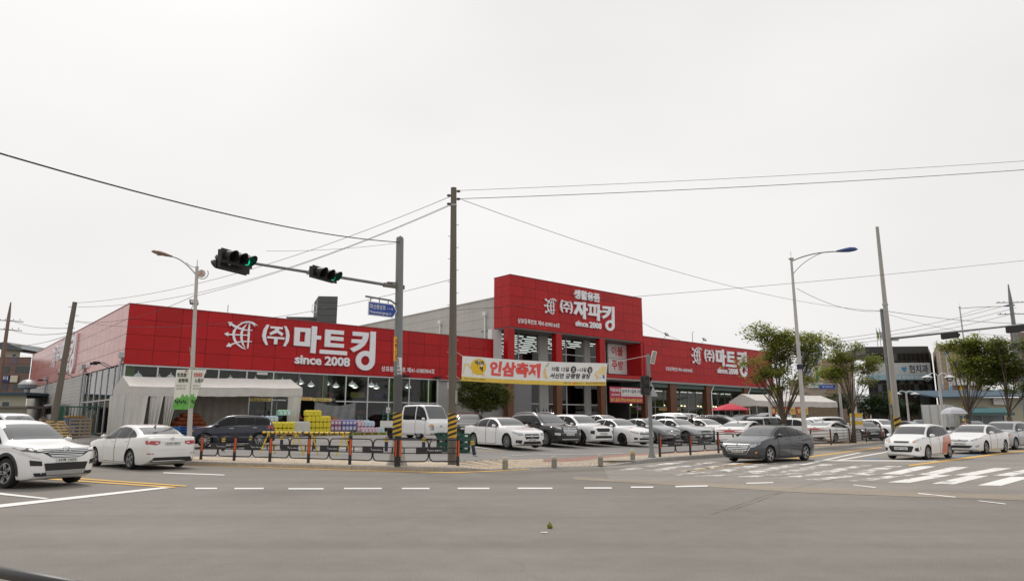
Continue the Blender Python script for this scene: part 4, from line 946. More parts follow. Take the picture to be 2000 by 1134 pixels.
def wheel_mesh(r_, style):
    k = (round(r_, 3), style)
    if k in _wh: return _wh[k]
    Mx = Matrix.Rotation(-PI / 2, 4, 'X'); rr = r_ * (.70 if style != 'steel' else .62)
    q = MB(); q.lathe([(rr * .98, -.09), (r_ * .90, -.105), (r_ * .985, -.085), (r_, -.05), (r_, .05), (r_ * .985, .085), (r_ * .90, .105), (rr, .10), (rr * .97, .08), (rr * .3, .0)], 28, None, Mx); tm = q.mesh('tyre', True, angle=50); tm.materials.append(M_RUB)
    q = MB(); mt = M_RIMD if style == 'dark' else M_RIM
    q.lathe([(rr * .99, .07), (rr * .99, .098), (rr * .91, .098), (rr * .88, .06)], 28, mt, Mx, cap=False); q.lathe([(rr * .2, .05), (rr * .2, .092), (rr * .05, .097)], 12, mt, Mx)
    ns = {'five': 5, 'ten': 10, 'multi': 14, 'dark': 5, 'steel': 7}[style]
    for i in range(ns):
        a = 2 * PI * i / ns; tw = {5: .17, 10: .085, 14: .055, 7: .2}[ns]
        for sp in ((-.10, .10) if ns == 5 else (0,)):
            aa = a + sp; w0, w1 = rr * tw * .7, rr * tw * (.55 if ns == 5 else 1)
            d = Vector((math.cos(aa), math.sin(aa))); n_ = Vector((-d.y, d.x)); P = [d * rr * .16 - n_ * w0 / 1, d * rr * .93 - n_ * w1, d * rr * .93 + n_ * w1, d * rr * .16 + n_ * w0]
            vs = [Mx @ Vector((p.x, p.y, .093)) for p in P] + [Mx @ Vector((p.x, p.y, .06)) for p in P]; q.add(vs, [(0, 1, 2, 3), (0, 4, 5, 1), (1, 5, 6, 2), (2, 6, 7, 3), (3, 7, 4, 0)], mt)
    rm = q.mesh('rim'); _wh[k] = (tm, rm); return _wh[k]
def instance(mod, name, label, cat, paint, loc, hd, group=None, plates=None, zt=None, recolor=None):
    t = thing(name, label, cat, loc, R(hd), group); objs = []
    b = obj('body', mod.body, t); b.material_slots[0].link = 'OBJECT'; b.material_slots[0].material = paint
    for nm, me, par, lo, ro, isp, lb in mod.parts:
        o = obj(nm, me, objs[par] if par is not None else t, lo, ro)
        if isp:
            o.material_slots[0].link = 'OBJECT'; o.material_slots[0].material = paint
            if recolor and recolor(nm, lo, me): o.material_slots[0].material = recolor(nm, lo, me)
        objs.append(o)
        if nm == 'number_plate' and plates:
            tx = text('lettering', plates, M_PTXT, o, (.0195, -.22, -.035), (PI / 2, 0, PI / 2), w=.44, h=.07, bold=.02)
    return t
def spot(u, Y, z=None):                      # ground spot at image column u, distance Y
    X = (u - 1000) / FPX * (Y * _c - (EYE - .3) * _s); 
    if z is None: z = zlot(X, Y) + .012
    return Vector((X, Y, z))
MOD = {}
MOD['suv_wide'] = Model('suv', 4.60, 1.82, 1.63, .355, .20, .782, .53, .735, .18, True, 'five', .70, front='wide', rear='suv', rails=False, chrome=True)
MOD['sedan_big'] = Model('sedan', 4.88, 1.85, 1.48, .325, .195, .775, .53, .70, .14, False, 'five', .68, front='plain', rear='sedan')
MOD['sedan_merc'] = Model('sedan', 4.92, 1.85, 1.47, .34, .17, .77, .53, .70, .13, False, 'multi', .68, front='merc', rear='sedan', chrome=False)
MOD['sedan_small'] = Model('sedan', 4.53, 1.775, 1.46, .315, .205, .79, .54, .71, .14, False, 'dark', .68, front='plain', rear='sedan')
MOD['coupe_hex'] = Model('coupe', 4.57, 1.80, 1.44, .32, .195, .785, .52, .70, .14, False, 'five', .67, front='hex', rear='sedan')
MOD['coupe_wing'] = Model('coupe', 4.53, 1.775, 1.435, .315, .195, .79, .52, .70, .14, False, 'five', .67, front='wing', rear='sedan')
MOD['coupe_bar'] = Model('coupe', 4.85, 1.86, 1.47, .33, .19, .77, .52, .70, .14, False, 'five', .67, front='wing', rear='bar')
MOD['suv_santa'] = Model('suv', 4.70, 1.88, 1.68, .36, .195, .77, .53, .735, .18, True, 'ten', .70, front='santa', rear='suv', chrome=True, rails=True)
MOD['suv_tiger'] = Model('suv', 4.48, 1.855, 1.64, .36, .20, .795, .53, .735, .17, True, 'dark', .70, front='tiger', rear='suv')
MOD['suv_small'] = Model('suv', 4.20, 1.80, 1.60, .34, .20, .82, .535, .75, .17, False, 'ten', .72, front='plain', rear='suv', chrome=True)
MOD['hatch'] = Model('hatch', 3.60, 1.60, 1.48, .295, .20, .86, .55, .77, .14, False, 'ten', .72, front='slot', rear='suv')
MOD['van'] = Model('van', 5.11, 1.98, 1.76, .345, .185, .785, .46, .72, .16, False, 'five', .78, front='santa', rear='suv', chrome=True)
MOD['box'] = Model('box', 3.6, 1.6, 1.70, .29, .16, .86, .48, .74, .15, False, 'ten', .82, front='slot', rear='suv')
MOD['cab'] = Model('cab', 2.75, 1.74, 1.95, .32, .36, .90, .46, .80, .22, False, 'steel', .80, front='cab', rear='none')
def car(mod, name, label, paint, p, hd, group, cat='car', plates=None, **k): return instance(MOD[mod], name, label, cat, paint, p, hd, group, plates, **k)
def by_wheel(mod, u, Y, hd, side=-1, z=None, front=True):   # place a vehicle by its near front (or rear) wheel
    m = MOD[mod]; p = spot(u, Y, z); h = Vector((math.cos(R(hd)), math.sin(R(hd)), 0)); l_ = Vector((-h.y, h.x, 0)); c = p - h * m.X(m.fa if front else m.ra) - l_ * side * (m.W / 2 - .05)
    c.z = zlot(c.x, c.y) + .012 if z is None else z
    return c
RD = 'vehicles on the road'; PK = 'vehicles parked in the supermarket lot'
car('suv_wide', 'sport_utility_car', 'white SUV with wide chrome grille at the stop line', PW, by_wheel('suv_wide', 10, 17.1, -24, -1, .012), -24, RD, plates='55좌 1059')
car('sedan_big', 'saloon_car', 'white saloon seen from behind with red tail lights, beside the white SUV', PW2, by_wheel('sedan_big', 254, 23.7, 142, 1, .012, False), 142, RD, plates='23두 9871')
car('coupe_hex', 'saloon_car', 'dark grey saloon with hexagonal chrome grille driving past the railing', PGR, by_wheel('coupe_hex', 1504, 27.3, -141, 1, .012), -141, RD, plates='39도 3336')
def orange_tail(nm, lo, me):
    return POR if nm == 'tail_door' else None
pc = car('hatch', 'hatchback_car', 'small white hatchback with orange rear end at the crossing', PW, by_wheel('hatch', 1812, 29.4, -141, 1, .012), -141, RD, plates='58부 7324')
car('coupe_wing', 'saloon_car', 'white saloon waiting behind the orange-tailed hatchback', PW, by_wheel('coupe_wing', 1926, 34.6, -142, 1, .012), -142, RD, plates='46더 9675')
car('suv_small', 'sport_utility_car', 'silver SUV last in the queue at the picture edge', PSIL, by_wheel('suv_small', 1984, 40.0, -143, 1, .012), -143, RD)
m = MOD['hatch']                              # the orange wrap over the rear quarter of the hatchback
for sy in (1, -1):
    k = m.patch('rear_wrap', [(m.X(.60), .22), (m.X(.765), .24), (m.X(.78), .55), (m.X(.83), .66), (m.X(.90), .66), (m.X(.955), .58), (m.X(.965), .95), (m.X(.93), 1.02), (m.X(.68), .92), (m.X(.63), .62)], 'y', POR, sy, .016, .06); o = obj('rear_wrap', m.parts[k][1], pc); m.parts.pop()
k = m.patch('rear_wrap', [(m.X(.76), m.W / 2 * .60), (m.X(.93), m.W / 2 * .60), (m.X(.93), -m.W / 2 * .60), (m.X(.76), -m.W / 2 * .60)], 'z', POR, 1, .016, .12); obj('rear_wrap', m.parts[k][1], pc); m.parts.pop()
# parked row facing the road
HR = -55
car('sedan_merc', 'saloon_car', 'white saloon with two-bar grille, first of the row facing the road', PW, by_wheel('sedan_merc', 990, 33.0, HR), HR, PK, plates='07더 1567')
car('suv_santa', 'sport_utility_car', 'black SUV with roof rails next to the first white saloon', PBK, by_wheel('suv_santa', 1066, 36.0, HR), HR, PK, plates='12가 3094')
car('suv_tiger', 'sport_utility_car', 'white SUV with black mesh grille next to the black SUV', PW, by_wheel('suv_tiger', 1134, 37.6, HR), HR, PK, plates='47누 6982')
car('sedan_small', 'saloon_car', 'white compact saloon with amber indicators behind the signal post', PW, by_wheel('sedan_small', 1216, 38.4, HR), HR, PK, plates='52머 1176')
car('coupe_hex', 'saloon_car', 'mid grey saloon parked behind the signal post', PSG, by_wheel('coupe_hex', 1275, 42.0, HR), HR, PK)
car('sedan_merc', 'saloon_car', 'silver saloon parked beside the mid grey saloon', PSIL, by_wheel('sedan_merc', 1341, 43.0, HR), HR, PK)
car('sedan_big', 'saloon_car', 'white saloon with the dark-clothed person at its bonnet', PW, by_wheel('sedan_big', 1394, 45.5, HR), HR, PK)
# cars seen from behind, nearer the road
car('coupe_bar', 'saloon_car', 'white saloon seen from behind with full-width red light bar', PW, by_wheel('coupe_bar', 1472, 37.2, 52, -1, None, False), 52, PK, plates='31버 2627')
car('coupe_bar', 'saloon_car', 'white saloon seen from behind beside the second street tree', PW2, by_wheel('coupe_bar', 1632, 46.5, 42, -1, None, False), 42, PK)
# back rows
car('suv_tiger', 'sport_utility_car', 'white SUV in the back row behind the mid grey saloon', PW, spot(1292, 50), 128, PK)
car('van', 'people_carrier', 'silver people carrier in the back row under the far wing', PSIL, spot(1335, 55), HR, PK)
car('suv_santa', 'sport_utility_car', 'dark grey SUV with chrome window line in the back row', PDB, spot(1412, 50), -38, PK)
hb = car('suv_santa', 'sport_utility_car', 'black SUV with its tailgate raised in the back row', PBK, spot(1452, 59), -150, PK)
car('box', 'mini_van', 'pale blue boxy mini van behind the white saloon with light bar', PLB, spot(1500, 50), 42, PK)
car('suv_tiger', 'sport_utility_car', 'white SUV parked behind the tall street lamp', PW, spot(1562, 53), -45, PK)
car('van', 'people_carrier', 'white people carrier in front of the far white marquee', PW, spot(1622, 64), 35, PK)
car('suv_small', 'sport_utility_car', 'white small SUV between the street lamp and the people carrier', PW, spot(1592, 60), -62, PK)
car('coupe_wing', 'saloon_car', 'black saloon facing out behind the second street tree', PBK, spot(1690, 56), -100, PK)
car('suv_tiger', 'sport_utility_car', 'white SUV parked left of the paired poles', PW, spot(1722, 62), -75, PK)
car('sedan_big', 'saloon_car', 'black saloon between the pole and the box truck', PBK, spot(1775, 62), -60, PK)
car('suv_small', 'sport_utility_car', 'dark navy SUV beside the white box truck', PNV, spot(1806, 66), -110, PK)
car('sedan_small', 'saloon_car', 'dark saloon half hidden behind the crossing guard', PSG, spot(1905, 66), -110, PK)
# near the shop front
car('suv_small', 'sport_utility_car', 'navy blue small SUV with black windows in front of the marquee', PNV, spot(451, 36.4), 203, PK)
car('coupe_wing', 'saloon_car', 'black saloon with chrome window line behind the concrete pole', PBK, spot(918, 46), -95, PK)
car('suv_small', 'sport_utility_car', 'dark red car behind the concrete pole', mat('paint_red', (.12, .01, .012), .3, coat=1., var=.02), spot(912, 55), -100, PK)
car('van', 'people_carrier', 'white people carrier mostly hidden behind the nearest SUV', PW, spot(8, 40, .3), -25, PK)
car('sedan_small', 'saloon_car', 'white saloon hidden behind the parked row', PW, spot(1180, 52), HR, PK)
# raised tailgate
q = MB(); q.add([(-2.05, .6, 1.55), (-2.05, -.6, 1.55), (-3.0, -.58, 1.82), (-3.0, .58, 1.82), (-2.05, .6, 1.63), (-2.05, -.6, 1.63), (-3.02, -.58, 1.90), (-3.02, .58, 1.90)], [(0, 1, 2, 3), (4, 5, 6, 7), (0, 1, 5, 4), (1, 2, 6, 5), (2, 3, 7, 6), (3, 0, 4, 7)]); q.build('tailgate', PBK, hb)
# double-cab pickup
HT = -44
tp = by_wheel('cab', 817, 39.5, HT); tr = car('cab', 'pickup_truck', 'white double-cab pickup truck parked between the two poles', PW, tp, HT, PK, 'truck')
q = MB(); q.box(-3.35, -1.40, -.80, .80, .62, .70); q.box(-3.35, -3.30, -.80, .80, .70, 1.02); q.box(-1.46, -1.40, -.8, .8, .7, 1.5); q.build('bed', PW2, tr)
for sy in (-1, 1): MB().box(-3.34, -1.41, sy * .80 - .025, sy * .80 + .025, .66, 1.03).build('bed_side', PW2, tr)
MB().box(-3.3, -1.3, -.35, .35, .42, .62).build('chassis', M_PLAS, tr)
for sy in (-1, 1): 
    w_ = obj('wheel', MOD['cab'].parts[[p[0] for p in MOD['cab'].parts].index('wheel')][1], tr, (-2.35, sy * .70, .32), (0, 0, 0 if sy > 0 else PI))
q = MB()
for x in (-3.2, -2.6, -2.0, -1.6): q.tube([(x, -.74, 1.0), (x, -.74, 1.62)], .02, 6)
for z in (1.2, 1.4, 1.62): q.tube([(-3.2, -.74, z), (-1.6, -.74, z)], .018, 6)
q.build('bed_rack', mat('green_steel', (.02, .12, .09), .5), tr)
# box truck
bt = thing('box_truck', 'white box truck with plain panel body behind the hatchback', 'truck', spot(1838, 64), R(50), PK)
PBX = mat('box_panel', (.62, .63, .61), .5, var=.06, streak=1)
MB().box(-2.2, 2.0, -.95, .95, .95, 2.9).build('cargo_box', PBX, bt); q = MB()
for x in (-2.22, 2.0): 
    for y in (-.96, .94): q.box(x, x + .06, y - .02, y + .06, .9, 2.95)
for y in (-.32, .32): q.box(-2.25, -2.2, y - .015, y + .015, .95, 2.9)
q.build('corner_post', M_STEEL, bt); MB().box(-2.2, 3.6, -.4, .4, .55, .95).build('chassis', M_PLAS, bt)
MB().box(2.15, 3.6, -.85, .85, .6, 2.1).build('cab', PW, bt); MB().box(3.3, 3.615, -.8, .8, 1.35, 2.0).build('windscreen', M_WSH, bt)
for x in (-1.3, 2.9):
    for sy in (-1, 1): obj('wheel', wheel_mesh(.38, 'steel')[0], bt, (x, sy * .8, .38), (0, 0, 0 if sy > 0 else PI))

# ------------------------------------------------------------------ street furniture
M_BLK = mat('rail_black', (.02, .02, .021), .45, var=.08); M_ORG = mat('reflector_orange', (.72, .10, .02), .4, var=.1); M_YEL = mat('safety_yellow', (.66, .40, .03), .55, var=.18, scale=9); M_YEL2 = mat('bright_yellow', (.75, .50, .03), .5, var=.06)
M_CONC = mat('concrete_pole', (.155, .135, .108), .85, var=.18, scale=5, bump=.2, streak=1); M_CONC2 = mat('concrete_pale', (.40, .385, .355), .85, var=.18, scale=4, bump=.2, streak=1); M_PGREY = mat('pole_grey', (.20, .215, .215), .5, metal=.2, var=.18, scale=4, streak=1)
M_LPOST = mat('lamp_post_paint', (.48, .46, .44), .45, var=.12, streak=1); M_SIGB = mat('signal_black', (.012, .012, .013), .5, var=.05); M_NAVY = mat('bollard_navy', (.012, .018, .05), .55, var=.1); M_STONE = mat('bollard_stone', (.26, .24, .20), .85, var=.25, scale=14, bump=.3); M_CREAM = mat('bollard_cream', (.55, .52, .45), .7, var=.12)
def gz(p): return zlot(p.x, p.y)
RAIL = 'black pedestrian railing along the pavement'
plate_txt = text_mesh('꿈꾸는 행복도시', .42, .035, 0, .02, 'logo'); plate_txt.materials.append(M_LET)
def post_mesh():
    q = MB(); q.box(-.045, .045, -.03, .03, 0, .94); q.box(-.052, .052, -.037, .037, .94, .975); return q.mesh('post')
PM = post_mesh(); PM.materials.append(M_BLK)
SM = MB().box(-.02, .02, -.006, .006, .32, .84).mesh('strip'); SM.materials.append(M_ORG)
def rail(a, b, label, ends=(True, True), yellow=False):
    a = Vector(a); b = Vector(b); d = b - a; L = d.length; rz = math.atan2(d.y, d.x)
    t = thing('railing', label, 'railing', a, rz, RAIL); zb = (b.z - a.z)
    for k, x in ((0, 0), (1, L)):
        if ends[k]:
            p = obj('post', PM, t, (x, 0, zb * k)); o = obj('reflector', SM, p, (.05 if k == 0 else -.05, -.02, 0), (0, 0, PI / 2)); 
            o2 = obj('reflector', SM, p, (.02, -.036, 0)); 
    if yellow:
        q = MB()
        for z in (.88, .70, .52, .34, .16): q.bar((0, 0, z), (L, 0, z + zb), .03, .035)
        q.build('bar', M_BLK, t); return t
    h = L / 2 - .06
    def loop(x0, x1, s_):
        r_ = .16; pts = [(x0, 0, .86)]; cx = x1 - s_ * r_
        pts += [(cx + s_ * r_ * math.sin(R(a_)), 0, .86 - r_ + r_ * math.cos(R(a_))) for a_ in (0, 22, 45, 68, 90)]
        pts += [(cx + s_ * r_ * math.cos(R(a_)), 0, .16 + r_ - r_ * math.sin(R(a_))) for a_ in (0, 22, 45, 68, 90)]; pts.append((x0, 0, .16)); return pts
    for x0, x1, s_ in ((.04, .04 + h, 1), (L - .04, L - .04 - h, -1)):
        MB().tube([(x, 0, z + zb * x / L) for x, y, z in loop(x0, x1, s_)], .022, 8).build('loop', M_BLK, t, smooth=True)
    q = MB(); 
    for z in (.60, .42): q.bar((.04, 0, z), (L - .04, 0, z + zb), .03, .03)
    for x in (.16, L - .16): q.bar((x, 0, .42 + zb * x / L), (x, 0, .60 + zb * x / L), .03, .03)
    q.build('mid_bar', M_BLK, t)
    pl = MB().box(L * .28, L * .72, -.022, .022, .40, .625).build('name_plate', M_BLK, t, (0, 0, zb * .5))
    obj('lettering', plate_txt, pl, (L * .5, -.026, .49), FRONT); MB().prism([(L * .5 - .12, .46), (L * .5 - .02, .52), (L * .5 - .06, .575), (L * .5 - .04, .51)], -.027, -.024, XZ).build('emblem', M_LET, pl)
    return t
def rp(u, v): p = G(u, v, .15); return Vector((p.x, p.y, gz(p)))
L1 = [rp(*p) for p in ((392.3, 896.6), (457, 898.8), (526.8, 901), (602, 903.4), (683, 906.3), (773, 910))]
names = ['railing panel at the far left end of the kerbside row', 'railing panel second from the street lamp end', 'railing panel in front of the navy SUV tail', 'railing panel in front of the yellow canisters', 'railing panel next to the striped signal pole']
for i in range(5): rail(L1[i], L1[i + 1], names[i], (True, i == 4))
rail(rp(779, 910.4), rp(894, 908), 'railing panel between the signal pole and the concrete pole', (True, True))
L2 = [rp(*p) for p in ((1289, 891.6), (1348.6, 888), (1403.5, 884.2), (1462, 880.2))]
for i, n in enumerate(('railing panel just right of the signal post', 'railing panel in front of the silver saloon', 'railing panel behind the dark grey saloon')): rail(L2[i], L2[i + 1], n, (True, i == 2))
L3 = [rp(*p) for p in ((1585, 872), (1623.5, 868.6), (1660, 865.2), (1692.5, 863), (1723, 860.5))]
for i, n in enumerate(('barred railing panel at the tall street lamp', 'barred railing panel left of the second street tree', 'barred railing panel right of the second street tree', 'barred railing panel behind the hatchback')): rail(L3[i], L3[i + 1], n, (True, i == 3), True)
# short stone bollards
q = MB().lathe([(.095, 0), (.095, .26), (.085, .265), (.085, .29)], 16); bm1 = q.mesh('stone', True, angle=40); bm1.materials.append(M_STONE)
q = MB().lathe([(.088, .29), (.092, .30), (.092, .385), (.08, .40)], 16); bm2 = q.mesh('cap', True, angle=40); bm2.materials.append(M_CREAM)
for (u, v), n in zip(((986.6, 913.4), (1082.4, 910.4), (1173, 907), (1236, 901)), ('short stone bollard with cream top nearest the concrete pole', 'short stone bollard second from the concrete pole', 'short stone bollard at the red paving edge', 'short stone bollard with a yellow band beside the drain grate')):
    p = G(u, v, .06); t = thing('bollard', n, 'bollard', (p.x, p.y, gz(p) - .004), 0, 'short stone bollards at the lot entrance'); obj('shaft', bm1, t); obj('cap', bm2, t)
    if u > 1200: MB().lathe([(.094, .245), (.097, .25), (.097, .285), (.094, .29)], 16).build('band', M_YEL, t)
# navy bollards with yellow bands
bs = MB().lathe([(.075, .04), (.075, .62), (.06, .67), (.02, .69)], 14).mesh('shaft', True, angle=40); bs.materials.append(M_NAVY)
bb = MB().lathe([(.078, 0), (.078, .06)], 14).mesh('band', True, angle=40); bb.materials.append(M_YEL2)
bf = MB().lathe([(.11, 0), (.11, .03), (.08, .05)], 14).mesh('foot', True, angle=40); bf.materials.append(M_CONC2)
for i, (u, v, ti, n) in enumerate(((435, 883, 0, 'in front of the navy SUV front wheel'), (488, 881, 0, 'in front of the navy SUV rear door'), (549, 881, 0, 'behind the barricade left end'), (613, 882, 0, 'in front of the yellow canister stack'), (681, 884, 0, 'at the right end of the barricades'), (754, 886, 0, 'just left of the signal pole foot'), (827, 887, 0, 'in front of the white pickup wheel'), (927, 891, -10, 'leaning to one side by the concrete pole'))):
    p = G(u, v, .17); t = thing('bollard', 'navy bollard with two yellow bands ' + n, 'bollard', (p.x, p.y, gz(p)), 0, 'navy bollards along the lot edge'); t.rotation_euler = (0, R(ti), 0)
    obj('shaft', bs, t); obj('band', bb, t, (0, 0, .47)); obj('band', bb, t, (0, 0, .57)); obj('foot', bf, t)
# barricades
def barricade(a, b, label):
    a = Vector(a); b = Vector(b); d = b - a; L = d.length; t = thing('barricade', label, 'barricade', a, math.atan2(d.y, d.x), 'yellow and black barricades')
    n = 9
    for i in range(n): MB().tube([(L * i / n, 0, .92), (L * (i + (.72)) / n, 0, .92)], .045, 8).build('stripe', M_YEL2, t); MB().tube([(L * (i + .72) / n, 0, .92), (L * (i + 1) / n, 0, .92)], .0445, 8).build('stripe', M_BLK, t)
    for x in (.35, L - .35):
        for s_ in (-1, 1): MB().bar((x, 0, .9), (x + .14 * s_, .32 * s_, 0), .045).build('leg', M_YEL2, t)
        MB().bar((x, -.19, .36), (x, .19, .36), .04).build('brace', M_YEL2, t)
    MB().bar((.35, .2, .36), (L - .35, .2, .36), .035).build('rail', M_YEL2, t)
def lp(u, v, z=.2): p = G(u, v, z); return Vector((p.x, p.y, gz(p)))
barricade(lp(511, 884), lp(590, 886), 'striped trestle barricade nearer the navy SUV'); barricade(lp(594, 886), lp(684, 888), 'striped trestle barricade in front of the canister stacks')
# traffic signal mast with arm
def tape(t, z0, z1, r_, n=5, lean=0):              # yellow tape with slanted black bands round a pole
    MB().lathe([(r_, z0), (r_, z1)], 20).build('tape', M_YEL, t, smooth=True, angle=30)
    q = MB(); dz = (z1 - z0) / n
    for k in range(n):
        vs = []; m_ = 20
        for j in range(m_ + 1):
            a = 2 * PI * j / m_; zz = z0 + k * dz + dz * ((j / m_) * 2 % 1.0) * .9
            vs += [((r_ + .004) * math.cos(a), (r_ + .004) * math.sin(a), max(z0, min(z1, zz))), ((r_ + .004) * math.cos(a), (r_ + .004) * math.sin(a), max(z0, min(z1, zz + dz * .5)))]
        q.add(vs, [(2 * j, 2 * j + 2, 2 * j + 3, 2 * j + 1) for j in range(m_) if abs(vs[2 * j + 2][2] - vs[2 * j][2]) < dz * .5])
    q.build('black_band', mat('tape_black', (.03, .03, .03), .7, var=.1), t)
mp_ = G(775, 907, .15); ms = thing('signal_mast', 'grey traffic signal mast with a long arm and striped foot', 'traffic light', (mp_.x, mp_.y, gz(mp_)), 0); ms.rotation_euler = (0, R(-1.0), 0)
MZ = D(778, 460, mp_.y).z - .15; Az = D(768, 560, mp_.y).z - .15
MB().lathe([(.15, .0), (.148, MZ * .35), (.135, MZ - .12), (.11, MZ - .06), (.02, MZ)], 8).build('mast', M_PGREY, ms)
MB().lathe([(.36, 0), (.33, .10), (.30, .11), (.24, .5), (.165, .78)], 8).build('base', M_CONC2, ms)
tape(ms, .95, 1.75, .158)
MB().lathe([(.157, 1.76), (.155, 3.0)], 12).build('sleeve', mat('sleeve_grey', (.11, .11, .11), .8), ms)
def strip(par, r_, z0, z1, a0, a1, m, nm):
    vs = []
    for j in range(7):
        a = R(a0 + (a1 - a0) * j / 6); vs += [(r_ * math.cos(a), r_ * math.sin(a), z0), (r_ * math.cos(a), r_ * math.sin(a), z1)]
    q = MB(); q.add(vs, [(2 * j, 2 * j + 2, 2 * j + 3, 2 * j + 1) for j in range(6)]); return q.build(nm, m, par)
s1 = strip(ms, .162, 3.5, 4.35, 200, 262, M_YEL2, 'notice'); text('lettering', '보\n행\n신\n호', MSR, s1, (-.10, -.166, 3.55), FRONT, w=.11, h=.74, bold=.02)
s2 = strip(ms, .162, 3.05, 3.62, 268, 330, M_WHITE, 'notice'); text('lettering', '임\n대\n010\n4434', MBK, s2, (.0, -.17, 3.08), FRONT, w=.12, h=.5, bold=.02)
ad = Vector((-.735, -.678, 0)); ang = math.atan2(ad.y, ad.x)
# arm
a0 = Vector((0, 0, Az)); AL = 6.4
MB().tube([a0 + ad * .1, a0 + ad * AL + Vector((0, 0, .12))], [.055, .04], 10).build('arm', M_PGREY, ms, smooth=True, angle=50)
q = MB(); q.bar(a0 - ad * .2, a0 + ad * .65, .10, .14); q.bar(a0 + Vector((0, 0, .14)) - ad * .1, a0 + ad * .5 + Vector((0, 0, .1)), .05); q.build('arm_clamp', mat('rusty_clamp', (.14, .12, .10), .7, var=.3), ms)
M_GRN = mat('signal_green', (.0, .62, .36), .3, var=0, emit=.75); M_LENS = mat('signal_lens_off', (.035, .03, .028), .3, var=.2)
def signal_head(par, c, rz, lit, nm='signal_head', n=3):
    e = bpy.data.objects.new(nm, None); 
    q = MB(); q.box(-.62, .62, -.02, .14, -.19, .19, M_SIGB); q.box(-.65, .65, -.05, -.02, -.215, .215, M_SIGB)
    h = q.build(nm, None, par, c, (0, 0, rz)); h.scale = (.93,) * 3
    for k in range(n):
        x = (-.4 + .4 * k)
        lens = MB().lathe([(.145, 0), (.12, .02), (.02, .03)], 18, None, Matrix.Rotation(PI / 2, 4, 'X')).build('lens', M_GRN if k == lit else M_LENS, h, (x, -.055, 0))
        pts = []; vs = []; fs = []; m_ = 18
        for j in range(m_ + 1):
            a = R(-50 + 280 * j / m_); ln = .14 + .24 * (.5 + .5 * math.sin(a))
            vs += [(.165 * math.cos(a), -.05, .165 * math.sin(a)), (.165 * math.cos(a), -.05 - ln, .165 * math.sin(a) - .03), (.155 * math.cos(a), -.05 - ln, .155 * math.sin(a) - .03), (.155 * math.cos(a), -.05, .155 * math.sin(a))]
        for j in range(m_): fs += [(4 * j, 4 * j + 4, 4 * j + 5, 4 * j + 1), (4 * j + 1, 4 * j + 5, 4 * j + 6, 4 * j + 2), (4 * j + 2, 4 * j + 6, 4 * j + 7, 4 * j + 3)]
        MB().add(vs, fs).build('hood', M_SIGB, h, (x, 0, 0), smooth=True, angle=50)
    return h
rzf = ang + PI                                # row of lenses along the arm, facing the camera side
nrm = Vector((math.sin(rzf), -math.cos(rzf), 0))
signal_head(ms, a0 + ad * 3.0 + nrm * .17 + Vector((0, 0, .02)), rzf + .42, 2)
signal_head(ms, a0 + ad * 5.85 + nrm * .17 + Vector((0, 0, .12)), rzf + .42, 2)
signal_head(ms, a0 + ad * 5.8 - nrm * .24 + Vector((0, 0, .0)), rzf + PI + .42, 0)
q = MB(); q.bar(a0 + ad * 3.5, a0 + ad * 3.5 + nrm * .2 + Vector((0, 0, .1)), .06); q.bar(a0 + ad * 6.0, a0 + ad * 6.0 + nrm * .3 + Vector((0, 0, .25)), .07, .2); q.build('bracket', M_STEEL, ms)
# street name sign
sz = D(722, 603, mp_.y - .7).z - .15; 
q = MB(); q.tube([(0, 0, sz + .20), tuple(Vector((0, 0, sz + .38)) + ad * .35), tuple(Vector((0, 0, sz + .42)) + ad * 1.35)], .035, 8)
for k in (.45, .8, 1.15): q.bar(tuple(Vector((0, 0, sz + .40)) + ad * k), tuple(Vector((0, 0, sz + .24)) + ad * k), .03)
q.build('sign_bracket', M_PGREY, ms, smooth=True, angle=40)
ss = thing('street_sign', 'blue arrow-shaped street name sign hanging from the signal mast', 'sign', Vector((mp_.x, mp_.y, gz(mp_) + sz)) + ad * .78, rzf)
out = [(-.56, -.24), (.42, -.24), (.60, 0), (.42, .24), (-.56, .24)]; inn = [(-.53, -.21), (.405, -.21), (.56, 0), (.405, .21), (-.53, .21)]
MB().prism(out, .0, .02, XZ).build('edge', M_WHITE, ss); pl = MB().prism(inn, -.004, .001, XZ).build('plate', mat('sign_blue', (.01, .06, .36), .35, var=.04), ss)
text('lettering', '화산중앙로', M_WHITE, pl, (-.50, -.008, -.01), FRONT, w=.62, h=.17, bold=.014); text('lettering', 'Hwasanjungang-ro', M_WHITE, pl, (-.50, -.008, -.185), FRONT, w=.86, h=.125, bold=.012); text('lettering', '1→79', M_WHITE, pl, (.20, -.008, .02), FRONT, w=.22, h=.07, bold=.01)
# concrete utility pole
up_ = G(883, 906.5, .15); ut = thing('utility_pole', 'weathered brown concrete utility pole holding the festival banner', 'pole', (up_.x, up_.y, gz(up_)), 0); ut.rotation_euler = (0, R(-.6), 0)
UZ = D(887, 367, up_.y).z - .15
MB().lathe([(.155, 0), (.15, .8), (.105, UZ), (.02, UZ + .01)], 16).build('shaft', M_CONC, ut, smooth=True, angle=40); tape(ut, .9, 1.72, .157)
q = MB()
for k in range(14): s_ = 1 if k % 2 else -1; z = 3.0 + k * .42; q.bar((s_ * .1, 0, z), (s_ * .2, -.02, z), .018)
q.build('step_bolt', M_STEEL, ut)
ins = MB().lathe([(.02, 0), (.06, .02), (.03, .05), (.065, .07), (.03, .10), (.05, .12), (.01, .14)], 10).mesh('insulator', True); ins.materials.append(mat('insulator_dark', (.03, .035, .03), .4))
for z, a in ((UZ - .12, 10), (UZ - .30, -170), (UZ - .42, 10), (UZ - .62, -170)):
    obj('insulator', ins, ut, (.11 * math.cos(R(a)), .11 * math.sin(R(a)), z), (0, R(90), R(a)))
